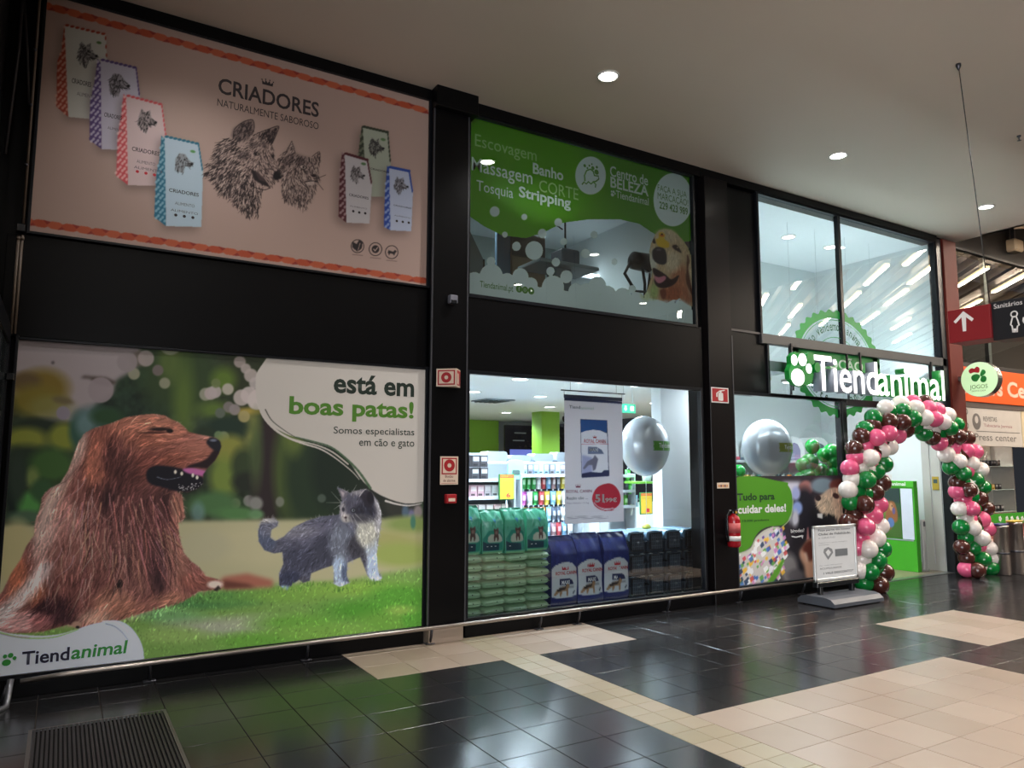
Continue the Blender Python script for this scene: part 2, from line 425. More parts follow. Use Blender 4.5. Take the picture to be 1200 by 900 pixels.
for n, (x0, y0, x1, y1, lt) in enumerate(tiles):
    k = (round(x1 - x0, 3), round(y1 - y0, 3))
    if MATX[0] < (x0 + x1) / 2 < MATX[1] and MATY[0] < (y0 + y1) / 2 < MATY[1]: continue
    if n < 290:
        v = rnd.randrange(3); key = k + (lt, v)
        if key not in tm: tm[key] = tile_mesh(k[0], k[1], (dark, beige, smallm)[lt][v])
        o = link('floor_tile', tm[key], floor_, ((x0 + x1) / 2, (y0 + y1) / 2, rnd.uniform(-.0004, .0004)))
    else: rest[lt].box(x0 + .0022, y0 + .0022, -.012, x1 - .0022, y1 - .0022, 0)
for lt, nm in ((0, 'dark_tile_field'), (1, 'beige_tile_field'), (2, 'small_tile_field')):
    if not rest[lt].v: continue
    o = rest[lt].build(nm, (dark, beige, smallm)[lt][0], floor_); o['kind'] = 'stuff'

# ------------------------------------------------------------------ ceiling
ceil = struct('ceiling', MB().box(-6, -10, 5.1, 11.97, .02, 5.3).box(11.9, -10, 5.1, 11.97, -.4, 5.7), mat('ceiling_paint', (218, 206, 192), .7, vary=.03, scale=1.2))
up = struct('ceiling_2', MB().box(11.9, -14, 5.95, 30, 0.1, 6.05), mat('louvre_void', (120, 108, 98), .9))
lm = mat('louvre_slat', (226, 216, 204), .5)
sl = MB()
ca, sa = math.cos(math.radians(133)), math.sin(math.radians(133))
n = 0
slat_me = MB().box(-9, -.02, -.09, 9, .02, .09).mesh('louvre_slat', lm)
for k in range(-12, 40):                          # diagonal slats of the lattice ceiling
    off = k * .42
    cx, cy = 12 + off * .71 + 3, -1 - 0 + (off - 9) * .68 * .75
    # a slat is the line through (cx, cy) along the lamps' direction, kept inside the hall beyond the flat ceiling
    x0 = 12.05; pts = []
    d = (-.68, .733); nx_, ny_ = .733, .68
    c = nx_ * 12.05 + ny_ * (-14) + k * .42
    # intersections with x=12.05..30 and y=-14..-.15
    seg = []
    y = (c - nx_ * 12.05) / ny_
    if -14 <= y <= -.15: seg.append((12.05, y))
    x = (c - ny_ * -.15) / nx_
    if 12.05 <= x <= 30: seg.append((x, -.15))
    y = (c - nx_ * 30) / ny_
    if -14 <= y <= -.15: seg.append((30, y))
    x = (c - ny_ * -14) / nx_
    if 12.05 <= x <= 30: seg.append((x, -14))
    if len(seg) < 2: continue
    (xa, ya), (xb, yb) = seg[:2]
    L = math.hypot(xb - xa, yb - ya)
    if L < .3: continue
    o = MB().box(-L / 2, -.015, -.08, L / 2, .015, .08).build('louvre_slat', lm, up)
    o.location = ((xa + xb) / 2, (ya + yb) / 2, 5.62); o.rotation_euler = (0, 0, math.atan2(yb - ya, xb - xa))
LG = 'strip lights of the slatted ceiling'
fm = mat('strip_tube', (255, 240, 215), .5, emit=(255, 222, 170), estr=3.2)
for (x, y) in [(13.9, -2.55), (15.5, -4.2), (16.15, -3.5), (15.45, -5.7), (13.9, -5.4), (17.3, -7.5), (14.6, -2.0), (17.9, -5.3), (19.3, -5.3), (17.1, -6.0),
               (15.75, -1.65), (16.9, -1.45), (18.6, -3.2), (13.1, -1.2), (12.9, -3.6), (18.9, -8.3), (20.6, -3.9), (15.9, -9.2), (21.5, -6.6), (13.0, -7.2)]:
    t = thing('strip_light', 'long slim fluorescent strip light slung under the slatted ceiling', 'ceiling light', (x, y, 5.42), math.radians(133), LG)
    MB().box(-.84, -.06, .02, .84, .06, .07).build('housing', mat('lamp_housing', (200, 195, 185), .5), t)
    MB().box(-.82, -.05, -.02, .82, .05, .02, .01).build('diffuser', fm, t)
    ld = bpy.data.lights.new('strip_lamp', 'AREA'); ld.shape = 'RECTANGLE'; ld.size = 1.6; ld.size_y = .1; ld.energy = STRIP; ld.color = (1, .88, .74)
    lo = bpy.data.objects.new('strip_lamp', ld); COL.objects.link(lo); lo.location = (0, 0, -.03); lo.parent = t
    l2 = ld.copy(); l2.energy = STRIP * .35; lo = bpy.data.objects.new('strip_lamp_up', l2); COL.objects.link(lo); lo.location = (0, 0, .085); lo.rotation_euler = (math.pi, 0, 0); lo.parent = t
# ------------------------------------------------------------------ the mall behind the viewer
struct('wall_back', MB().box(-6, -14.3, 0, 30, -14, 6.0), mat('back_wall', (96, 88, 82), .8))
for k, (x, y, rz, e) in enumerate([(-5.9, -5.0, 90, 1.0), (-5.9, -10.5, 90, 1.0), (-3.0, -13.9, 0, .8)]):        # fill lights added out of view, shaped as shop fronts, to lift the ceiling
    t = thing('fill_front', 'added fill light out of view, shaped like a shop front', 'fill light', (x, y, 0), math.radians(-rz), 'added fill lights out of view')
    MB().box(-2.3, -.05, .3, 2.3, 0, 3.8).build('fill_panel', mat('fill_glow', (120, 116, 108), .5), t)
    MB().box(-2.5, -.02, 3.8, 2.5, .12, 4.4).build('fascia', mat('fill_fascia', (70, 62, 60), .5), t)
    ld = bpy.data.lights.new('fill_glow', 'AREA'); ld.shape = 'RECTANGLE'; ld.size = 4.4; ld.size_y = 3.2; ld.energy = FILL * e; ld.color = (.93, .96, 1)
    lo = bpy.data.objects.new('fill_glow', ld); COL.objects.link(lo); lo.location = (0, .1, 2.1); lo.rotation_euler = (math.radians(90 - 2), 0, 0); lo.parent = t
struct('wall_far', MB().box(29.7, -14, 0, 30, 0, 6.0), mat('back_wall', (96, 88, 82), .8))

# ------------------------------------------------------------------ shop front
BLK = mat('black_cladding', (12, 12, 14), .3, vary=.12, scale=2, spec=.16)
FRM = mat('black_frame', (20, 22, 27), .3, vary=.1, spec=.3)
DKP = mat('dark_column_panel', (11, 11, 13), .3, vary=.12, scale=2, spec=.16)
wf = struct('wall_front', MB().box(-.6, .06, 0, 3.2, .2, 5.1).box(3.2, .06, 2.46, 6.3, .2, 3.15).box(3.2, .06, 4.99, 6.3, .2, 5.1).box(3.2, .06, 0, 6.3, .1, .15)
            .box(6.26, .06, 0, 6.78, .2, 5.1).box(6.78, .06, 2.42, 7.33, .2, 5.1).box(7.33, .06, 4.995, 11.4, .2, 5.1).box(6.7, .06, 0, 8.9, .12, .15), BLK)
def panel(x0, z0, x1, z1, y0=0.0, y1=.06, m=BLK, name='cladding_panel'):
    return MB().box(x0, y0, z0, x1, y1, z1, .003).build(name, m, wf)
panel(-.42, 2.44, 2.80, 3.17); panel(-.42, 4.995, 2.80, 5.1, -.03)
panel(3.21, 2.44, 6.30, 3.16); panel(3.21, 4.985, 6.32, 5.1, -.03)
panel(-.42, 0.0, 2.80, .135, -.02); panel(3.21, 0, 6.36, .15, -.02); panel(6.70, 0, 8.88, .15, -.02)
panel(6.76, 3.205, 7.32, 4.985, .03); panel(6.76, 2.43, 7.44, 3.17, .015); panel(6.33, 5.0, 11.36, 5.1, -.03)
panel(6.76, 3.17, 7.34, 3.2, .0, .06, mat('grey_bead', (70, 66, 66), .4), 'trim_bead')
# column 1, its cap and plinth
c1 = struct('trim_1', MB().box(2.815, -.08, .15, 3.172, .06, 4.9, .004), DKP)
MB().box(2.80, -.155, 4.9, 3.24, .06, 5.1, .004).build('cap', BLK, c1)
MB().box(2.825, -.075, 0.0, 3.165, .06, .15, .003).build('plinth', mat('plinth_tile', (150, 134, 120), .35), c1)
MB().box(2.805, -.083, .15, 2.818, -.06, 4.9).build('edge_bead', mat('grey_edge', (62, 63, 68), .35), c1)
MB().box(3.169, -.083, .15, 3.182, -.06, 4.9).build('edge_bead', mat('grey_edge', (62, 63, 68), .35), c1)
c2 = struct('trim_2', MB().box(6.36, -.05, 0, 6.745, .06, 5.0, .004), mat('brown_black_panel', (20, 17, 18), .3, vary=.12, scale=2, spec=.2))
MB().box(6.735, -.055, 0, 6.75, .06, 3.1).build('edge_bead', mat('grey_edge', (62, 63, 68), .35), c2)
# frames round the printed panels and the windows
def frame(name, x0, z0, x1, z1, w_=.035, y0=-.012, y1=.05, m=FRM, mull=(), pane=None, ym=.026):
    b = MB().box(x0 - w_, y0, z0 - w_, x0, y1, z1 + w_, .003).box(x1, y0, z0 - w_, x1 + w_, y1, z1 + w_, .003).box(x0, y0, z1, x1, y1, z1 + w_, .003).box(x0, y0, z0 - w_, x1, y1, z0, .003)
    o = struct(name, b, m)
    xs = [x0]
    for mx in mull:
        MB().box(mx - .03, y0, z0, mx + .03, y1, z1, .003).build('mullion', m, o); xs += [mx, mx]
    xs.append(x1)
    if pane:
        for k in range(0, len(xs), 2): MB().add([(xs[k] + (.03 if k else 0), ym, z0), (xs[k + 1] - (.03 if k + 2 < len(xs) else 0), ym, z0), (xs[k + 1] - (.03 if k + 2 < len(xs) else 0), ym, z1), (xs[k] + (.03 if k else 0), ym, z1)], [(0, 1, 2, 3)]).build('pane', pane, o)
    return o
GL = glass('shop_glass', (238, 246, 248)); GL2 = glass('upper_glass', (225, 238, 238))
frame('window_1', 3.245, .17, 6.25, 2.412, pane=GL)
frame('window_2', 3.235, 3.185, 6.20, 4.972, pane=GL2)
frame('window_3', 7.345, 3.19, 11.297, 4.985, mull=(8.965,), pane=GL2)
frame('window_4', 7.45, 2.45, 11.30, 3.055, mull=(), pane=GL)
frame('window_5', 6.765, .165, 8.80, 2.405, pane=GL)
MB().box(7.3, -.03, 3.06, 11.42, .05, 3.185, .004).build('transom', mat('transom_grey', (62, 62, 64), .35), wf)
for x in (7.83, 9.0, 10.98): MB().box(x - .012, -.02, 2.45, x + .012, 0, 3.1).build('glazing_bar', FRM, wf)
d1 = struct('door_1', MB().box(8.84, -.02, 0, 8.93, .1, 2.41, .004).box(11.32, -.03, 0, 11.46, .1, 5.05, .004).box(8.93, -.02, 2.36, 11.32, .1, 2.45, .004), FRM)
struct('trim_3', MB().box(11.465, -.06, 0, 11.83, .1, 5.06, .004), mat('red_pillar', (98, 38, 31), .6, vary=.08, spec=.2))
struct('trim_4', MB().box(8.9, -.015, 0, 11.4, .1, .006), mat('threshold_metal', (150, 150, 150), .3, metal=.8))
# left return wall with its conduits
lw = struct('wall_left', MB().box(-.62, -6, 0, -.52, .1, 5.1), mat('left_wall_panel', (40, 39, 42), .3))
# foot rail
RP = [W(*q, -.13) for q in [(22, 803), (80, 790), (300, 760), (500, 738), (700, 712), (830, 692.5), (950, 682)]]
# ------------------------------------------------------------------ shop interior shell
SHW = mat('shelf_white', (168, 176, 184), .4)
WH = mat('shop_white_wall', (226, 232, 236), .6, vary=.02)
GRN = mat('lime_green_paint', (128, 176, 48), .5, vary=.04)
WHC = mat('shop_ceiling_paint', (236, 241, 246), .7, vary=.02)
struct('ceiling_3', MB().box(2.6, .1, 2.75, 8.05, 11.6, 2.88).box(8.05, 2.25, 2.75, 12.2, 11.6, 2.88), WHC)
struct('floor_2', MB().box(2.6, .1, -.02, 12.2, 11.6, .001), mat('shop_floor_wood', (150, 134, 112), .3, vary=.12, scale=3, stretch=(1, 8, 1)))
struct('wall_shop_left', MB().box(2.5, .2, 0, 2.6, 11.6, 2.75), WH)
struct('wall_shop_back', MB().box(2.6, 11.5, 0, 12.2, 11.6, 2.75), WH)
struct('wall_shop_partition', MB().box(8.05, 2.15, 0, 11.35, 2.25, 5.0), mat('shop_pale_wall', (206, 214, 216), .6, vary=.02))
struct('wall_right', MB().box(11.35, .1, 0, 11.45, 2.25, 5.0), mat('shop_side_wall', (222, 228, 230), .6, vary=.02))
MB().box(11.335, .12, 0, 11.35, .27, 2.4, .004).box(11.335, .28, 0, 11.35, .4, 2.4, .004).build('wall_cover_strip', mat('strip_grey', (188, 186, 180), .5), bpy.data.objects['wall_right'])
MB().box(11.33, .1, 0, 11.35, 2.1, .1).build('skirting', mat('strip_grey', (188, 186, 180), .5), bpy.data.objects['wall_right'])
struct('ceiling_4', MB().box(6.75, .2, 5.0, 11.45, 2.25, 5.08), WHC)
struct('wall_gallery_left', MB().box(6.68, .2, 2.88, 6.75, 4.2, 5.0), WH)
struct('trim_5', MB().box(6.58, 1.02, 0, 7.45, 1.2, 2.75), mat('white_pier', (232, 236, 240), .5, vary=.02))
struct('trim_6', MB().box(9.02, 7.5, 0, 9.5, 7.9, 2.75), GRN)
struct('trim_7', MB().box(8.2, 10.9, 0, 9.9, 11.48, 2.74), GRN)
# platform of the display window
MB().box(3.2, .07, 2.58, 6.4, .1, 2.88).build('window_head', WH, bpy.data.objects['ceiling_3'])
struct('trim_8', MB().box(3.2, .1, 0, 6.8, 1.0, .068), mat('display_plinth', (200, 205, 208), .5))
SG = 'round downlights of the shop ceiling'
for k, (x, y) in enumerate([(5.38, 2.53), (6.29, 2.33), (7.33, 2.34), (5.68, 4.46), (7.05, 4.56), (9.62, 4.48), (8.46, 6.36), (8.56, 8.27), (4.2, 2.4), (4.3, 4.4), (10.2, 6.4), (4.0, 1.15), (5.2, 1.15), (6.6, 1.6)]):
    t = downlight(x, y, 2.75, 55 if y > 1.7 else 22, 'round shop ceiling downlight, %s' % ['first row, second from left', 'first row, third from left', 'first row, right end', 'second row, second from left', 'second row, third from left', 'second row, right end', 'third row, beside the green pillar', 'far row, before the dark rear bay', 'first row, left end', 'second row, left end', 'third row, right end', 'just over the litter bags', 'just over the blue sacks', 'beside the white pier'][k], SG, r=.11, colr=(.76, .89, 1), estr=18, size=2.7)
VG = 'added downlights high over the entrance'
for x in (8.2, 9.2, 10.2):  # downlights added to light the tall space behind the upper glass
    downlight(x, 1.0, 5.0, 2.5, 'small added downlight high over the shop entrance, %s of the three' % {8.2: 'left', 9.2: 'middle'}.get(x, 'right'), VG, r=.09, colr=(.9, .97, 1), estr=15, size=2.7)
for x in (7.6, 8.9, 10.2):
    ld = bpy.data.lights.new('shelf_lamp', 'AREA'); ld.shape = 'RECTANGLE'; ld.size = .9; ld.size_y = .12; ld.energy = 13; ld.color = (.9, .97, 1)
    t = thing('linear_lamp', 'slim white linear lamp over the entrance shelves, %s of three' % {7.6: 'left', 8.9: 'middle'}.get(x, 'right'), 'ceiling light', (x, .55, 2.70), 0, 'linear lamps over the entrance')
    MB().box(-.5, -.05, 0, .5, .05, .04, .006).build('housing', mat('lamp_housing', (200, 195, 185), .5), t)
    MB().tube([(-.3, 0, .04), (-.3, 0, 2.29)], .0015, 5).tube([(.3, 0, .04), (.3, 0, 2.29)], .0015, 5).build('suspension', SHW, t); MB().box(-.48, -.035, -.012, .48, .035, 0).build('diffuser', mat('linear_diffuser', (240, 248, 255), .5, emit=(235, 245, 255), estr=2.5), t)
    lo = bpy.data.objects.new('shelf_lamp', ld); COL.objects.link(lo); lo.location = (0, 0, -.03); lo.parent = t
for k, (x, L_) in enumerate([(3.98, 1.4), (5.5, 1.4)]):  # lamp strips added behind the frame to brighten the window goods
    t = thing('window_fill_lamp', 'added slim white fill lamp over the display window, %s half' % ['left', 'right'][k], 'ceiling light', (x, .095, 2.60), 0, 'added fill strips over the display window')
    MB().box(-L_ / 2, -.025, 0, L_ / 2, .03, .05, .006).build('housing', mat('lamp_housing', (200, 195, 185), .5), t)
    MB().box(-L_ / 2 + .02, -.022, -.01, L_ / 2 - .02, .022, 0).build('diffuser', mat('linear_diffuser', (240, 248, 255), .5, emit=(235, 245, 255), estr=2.5), t)
    ld = bpy.data.lights.new('window_fill', 'AREA'); ld.shape = 'RECTANGLE'; ld.size = L_; ld.size_y = .05; ld.energy = 190; ld.color = (.80, .91, 1)
    lo = bpy.data.objects.new('window_fill', ld); COL.objects.link(lo); lo.location = (0, -.01, -.02); lo.rotation_euler = (math.radians(22), 0, 0); lo.parent = t
for k, x in enumerate((8.2, 9.6, 10.7)):  # fill lamps added out of sight to even out the upper walls
    t = thing('fill_uplight', 'added upward fill lamp hidden behind the dark transom over the entrance, %s of three' % ['left', 'middle', 'right'][k], 'ceiling light', (x, .34, 2.9), 0, 'added fill lamps behind the transom')
    MB().box(-.55, -.04, -.05, .55, .04, 0, .006).build('housing', mat('lamp_housing', (200, 195, 185), .5), t); MB().box(-.52, -.03, 0, .52, .03, .012).build('diffuser', mat('linear_diffuser', (240, 248, 255), .5, emit=(235, 245, 255), estr=2.5), t)
    ld = bpy.data.lights.new('fill_uplight_lamp', 'AREA'); ld.shape = 'RECTANGLE'; ld.size = 1.1; ld.size_y = .08; ld.energy = 9; ld.color = (.88, .98, 1)
    lo = bpy.data.objects.new('fill_uplight_lamp', ld); COL.objects.link(lo); lo.location = (0, .02, .02); lo.rotation_euler = (math.radians(180 - 20), 0, 0); lo.parent = t
# air vent
t = thing('ceiling_vent', 'square louvred air vent in the shop ceiling above the green litter bags', 'vent', (6.73, 5.66, 2.75))
MB().box(-.3, -.3, -.02, .3, .3, -.001, .005).build('frame', mat('vent_grey', (120, 130, 136), .5), t)
for k in range(5): MB().box(-.25 + k * .1, -.26, -.035, -.2 + k * .1, .26, -.02).build('slat', mat('vent_dark', (70, 78, 84), .5), t)
t = thing('security_camera', 'small dark dome camera under the shop ceiling beside the green pillar', 'camera', (9.75, 7.6, 2.6))
MB().lathe([(.05, .15), (.05, .08), (.09, .06), (.09, 0), (.06, -.06), (.01, -.08)], 14).build('dome', mat('camera_black', (22, 24, 28), .25), t)
# dark glazed room with a screen at the back
t = thing('screen_wall', 'dark glazed rear bay with a blue lit screen between green wall and green pillar', 'partition', (10.9, 10.6, 0))
MB().box(-.98, 0, 0, .95, .06, 2.62).build('dark_panel', mat('navy_panel', (22, 28, 44), .15), t)
MB().box(-.85, -.04, 1.55, .05, -.01, 1.98, .01).build('screen', mat('blue_screen', (90, 100, 160), .4, emit=(100, 110, 190), estr=.6), t)
for k, (a, b) in enumerate([(-.7, 2.4), (-.75, 2.2), (-.1, 2.3)]): MB().box(a, -.03, b, a + .35, -.005, b + .03).build('light_bar', mat('pale_bar', (150, 160, 170), .4), t)

# ------------------------------------------------------------------ painted skins
def painted(name, cv, fn, nu, nv, m, parent, smooth=True):
    """cv spans 0..100 in u (left to right) and v (top to bottom); fn(u,v) -> point"""
    V = []; px = []; py = []
    for j in range(nv + 1):
        for i in range(nu + 1):
            u, v = i / nu, j / nv; V.append(fn(u, v)); px.append(u * 100); py.append(v * 100)
    F = [(j * (nu + 1) + i, (j + 1) * (nu + 1) + i, (j + 1) * (nu + 1) + i + 1, j * (nu + 1) + i + 1) for j in range(nv) for i in range(nu)]
    me = bpy.data.meshes.new(name); me.from_pydata([tuple(v) for v in V], [], F); me.polygons.foreach_set('use_smooth', [smooth] * len(F))
    c = cv.sample(np.array(px), np.array(py)) / 255.0
    c = np.where(c <= 0.04045, c / 12.92, ((np.maximum(c, 0) + 0.055) / 1.055) ** 2.4)
    at = me.color_attributes.new('Col', 'FLOAT_COLOR', 'POINT'); at.data.foreach_set('color', np.concatenate([c, np.ones((len(c), 1))], 1).ravel().astype(np.float32))
    me.materials.append(m); me.update()
    return link(name, me, parent)
def bag_fn(w_, d_, h_, seed=0, fold=.0):
    r = random.Random(seed); ph = [r.uniform(0, 6) for _ in range(4)]; lean = r.uniform(-.02, .02)
    def prof(v):                                   # v: 0 top fold, 1 bottom -> half width, half depth, z
        z = h_ * (1 - v)
        dd = d_ / 2 * (min(1, max(0.04, v / .26)) ** .75) * (1 - .15 * max(0, v - .92) / .08)
        ww = w_ / 2 * (1.0 - .05 * math.exp(-((v - .2) / .12) ** 2) - .04 * max(0, v - .93) / .07)
        return ww, dd, z
    def front(u, v):
        ww, dd, z = prof(v); s = (u - .5) * 2
        bulge = .02 * (1 - s * s) * min(1, v * 3) + .004 * math.sin(7 * u + ph[0] + 9 * v) * (1 - v) + .006 * math.sin(14 * u * (1 - v) + ph[1])
        dx = lean * (1 - v)
        return (ww * s + dx, -dd - bulge + (dd * .9 if v < .001 else 0), z - .012 * abs(s) * (v < .05))
    return front, prof, lean
def upright_bag(name, w_, d_, h_, cv, m_side, parent_thing, seed=0, nu=44, nv=56):
    fr, prof, lean = bag_fn(w_, d_, h_, seed)
    painted('front_panel', cv, fr, nu, nv, cmat('bag_print', .3), parent_thing)
    mb = MB(); n = 18; V = []
    for j in range(n + 1):
        v = j / n; ww, dd, z = prof(v); g = .35 * ww * .5 * math.sin(math.pi * min(1, v * 1.4)) * .25; dx = lean * (1 - v)
        V += [(-ww + dx, -dd, z), (-ww + g + dx, 0, z), (-ww + dx, dd, z), (ww + dx, dd, z), (ww - g + dx, 0, z), (ww + dx, -dd, z)]
    F = []
    for j in range(n):
        for k in range(5): F.append((j * 6 + k, j * 6 + k + 1, (j + 1) * 6 + k + 1, (j + 1) * 6 + k))
    F.append(tuple(range(6))); F.append(tuple(n * 6 + k for k in range(6))[::-1])
    mb.add(V, F, True); mb.build('bag_body', m_side, parent_thing)
def dogs(c, x, y, s, body, dark_, head=1):          # small standing shepherd in profile facing right
    c.poly([(x - 10 * s, y - 6 * s), (x - 4 * s, y - 10 * s), (x + 4 * s, y - 12 * s), (x + 7 * s, y - 18 * s), (x + 9 * s, y - 15 * s), (x + 13 * s, y - 14 * s), (x + 10 * s, y - 11 * s), (x + 8 * s, y - 5 * s), (x + 8 * s, y + 4 * s), (x + 5 * s, y + 4 * s), (x + 4 * s, y - 3 * s), (x - 3 * s, y - 3 * s), (x - 4 * s, y + 4 * s), (x - 7 * s, y + 4 * s), (x - 8 * s, y - 2 * s), (x - 14 * s, y + 3 * s), (x - 15 * s, y + 1 * s)], body)
    c.poly([(x - 9 * s, y - 6 * s), (x - 4 * s, y - 10 * s), (x + 4 * s, y - 11.5 * s), (x + 6 * s, y - 16 * s), (x + 6 * s, y - 8 * s), (x - 2 * s, y - 5 * s)], dark_)

# three big dark blue dog food sacks
def rc_canvas():
    c = Cv(0, 0, 100, 100, 3, (24, 40, 110))
    c.poly([(0, 0), (100, 0), (100, 8), (0, 8)], (14, 24, 70))
    for k in range(60):
        x = rnd.uniform(0, 100); y = rnd.uniform(5, 38); c.line((x, y), (x + rnd.uniform(-6, 6), y + rnd.uniform(2, 9)), 1.0, (50, 75, 160) if k % 3 else (10, 18, 60), .5)
    c.poly([(3, 85), (3, 46), (15, 41), (35, 37.5), (60, 36.5), (80, 39), (97, 46), (97, 85), (60, 87), (30, 87)], (222, 224, 226))
    c.line((3, 56.5), (97, 56), .8, (190, 40, 50))
    c.poly([(30, 60.5), (68, 60.5), (76, 62.5), (82, 68), (84, 69), (30, 69.5)], (22, 34, 84))
    c.poly([(30, 70.3), (84, 70), (84, 73.5), (30, 74)], (170, 172, 176))
    c.poly([(12, 80), (20, 75), (34, 71.8), (52, 71), (56, 67.5), (60, 65.5), (62, 68), (68, 70), (64, 73), (62, 77), (62, 84), (56, 84), (56, 77), (42, 77), (36, 84), (30, 84), (32, 78), (20, 82), (8, 84)], (176, 134, 96))
    c.poly([(20, 75.5), (34, 72), (50, 71.5), (55, 68), (54, 74), (46, 76), (34, 77), (22, 78)], (58, 44, 40))
    c.poly([(80, 80), (90, 77), (88, 81), (82, 83)], (60, 70, 90))
    for cx in (40, 50, 60): c.ell(cx, 45.5, 3, 1.6, (200, 60, 70), .8, .8)
    return c
RCBLUE = mat('navy_foil', (20, 34, 96), .28, vary=.2, scale=30)
RED = mat('print_red', (190, 34, 48), .5); WHT = mat('print_white', (236, 236, 236), .5); GLBL = [
    'dark blue dog food sack with white label, left of three, touching the green litter bags',
    'dark blue dog food sack with white label, middle one of three in the window',
    'dark blue dog food sack with white label, right of three, touching the pet carriers']
def crown(parent, x, z, w_, m, y):
    b = MB()
    pts = [(x - w_ / 2, z), (x - w_ * .55, z + w_ * .42), (x - w_ * .27, z + w_ * .2), (x - w_ * .2, z + w_ * .52), (x, z + w_ * .24), (x + w_ * .2, z + w_ * .52), (x + w_ * .27, z + w_ * .2), (x + w_ * .55, z + w_ * .42), (x + w_ / 2, z)]
    b.prism(pts, y, y - .001)
    for dx, dz in ((-.55, .47), (-.2, .57), (.2, .57), (.55, .47)): b.lathe([(w_ * .07, 0), (w_ * .07, .001)], 8, (x + dx * w_, y, z + dz * w_), 'y')
    return b.build('crown_emblem', m, parent)
rcc = rc_canvas()
for k, (px0, px1, ytop) in enumerate([(646.5, 678, 628), (678, 708.5, 624.5), (708.5, 738.5, 623.5)]):
    a = W(px0, 700, .41); b = W(px1, 700, .41); h_ = W((px0 + px1) / 2, ytop, .45).z - .07
    t = thing('dog_food_sack', GLBL[k], 'pet food', ((a.x + b.x) / 2, .54, .07), 0, 'three blue dog food sacks')
    w_ = b.x - a.x - .004
    upright_bag('sack', w_, .22, h_, rcc, RCBLUE, t, seed=k + 3)
    yy = -.134
    o = text('brand_lettering', 'ROYAL CANIN', -w_ * .36, h_ * .457, w_ * .42, h_ * .507, yy, RED, t, bold=.02)
    o = text('name_lettering', 'MAXI', -w_ * .14, h_ * .323, w_ * .16, h_ * .378, yy, WHT, t, bold=.03)
    crown(t, 0.0, h_ * .525, w_ * .2, RED, yy)

# green litter bags: pillows stacked in four columns and four standing ones
def pillow(w_, d_, h_, seed):
    r = random.Random(seed); ph = [r.uniform(0, 6) for _ in range(5)]; V = []; F = []; nu, nv = 22, 9
    for j in range(nv + 1):
        b_ = -math.pi / 2 + math.pi * j / nv
        for i in range(nu):
            a_ = 2 * math.pi * i / nu
            sg = lambda q, e: math.copysign(abs(q) ** e, q)
            cb = sg(math.cos(b_), .42); x = sg(math.cos(a_), .35) * cb; y = sg(math.sin(a_), .35) * cb; z = sg(math.sin(b_), .75)
            z *= (1 - .2 * (max(abs(x), abs(y)) ** 5))
            wob = .045 * math.sin(5 * x + ph[0]) * math.cos(3 * y + ph[1]) + .03 * math.sin(11 * x + ph[2] + z * 3)
            V.append((x * w_ / 2, y * d_ / 2 * (1 + wob * .25), z * h_ / 2 * (1 + wob * 1.5) + .0))
    for j in range(nv):
        for i in range(nu): F.append((j * nu + i, j * nu + (i + 1) % nu, (j + 1) * nu + (i + 1) % nu, (j + 1) * nu + i))
    mb = MB(); mb.add(V, F, True); return mb
LG1 = [mat('litter_green_%d' % k, c, .38, vary=.12, scale=12, bump=.3, bscale=28) for k, c in enumerate([(176, 208, 166), (184, 212, 168), (166, 200, 160)])]
protos = []
BG = 'green litter bags lying in four stacks'
cols = [(x_ * 1.0397, y_ * 1.0397) for x_, y_ in [(3.235, 3.502), (3.505, 3.755), (3.76, 4.005), (4.01, 4.275)]]
names = ['leftmost', 'second', 'third', 'rightmost']
lev = ['bottom', 'second lowest', 'third lowest', 'middle', 'third highest', 'second highest', 'top']
first = {}
for ci, (xa, xb) in enumerate(cols):
    top = [.667, .667, .657, .667][ci]; n = 7; hh = (top - .07) / n
    for k in range(n):
        v = (ci * 3 + k * 5) % 4
        if v not in first:
            t = thing('litter_bag', '', 'cat litter', (0, 0, 0), 0, BG); first[v] = t; new = t
            pillow(.262, .42, hh * 1.0, v).build('bag_body', LG1[v % 3], t)
            MB().box(-.118, -.214, -.004, .118, -.204, .001).build('seam', mat('seam_green', (128, 160, 120), .5), t)
            MB().lathe([(.006, 0), (.006, .003)], 8, (.01, -.216, .008), 'y').build('vent_hole', mat('hole_dark', (30, 40, 30), .8), t)
        else: new = dup(first[v])
        new.location = ((xa + xb) / 2 + rnd.uniform(-.006, .006), .61 + rnd.uniform(-.012, .012), .07 + hh * (k + .5)); new.rotation_euler = (0, rnd.uniform(-.03, .03), rnd.uniform(-.02, .02))
        new['label'] = 'pale green litter bag lying flat, %s of the %s stack' % (lev[k], names[ci]) if k not in (3,) else 'pale green litter bag lying flat, halfway up the %s stack' % names[ci]
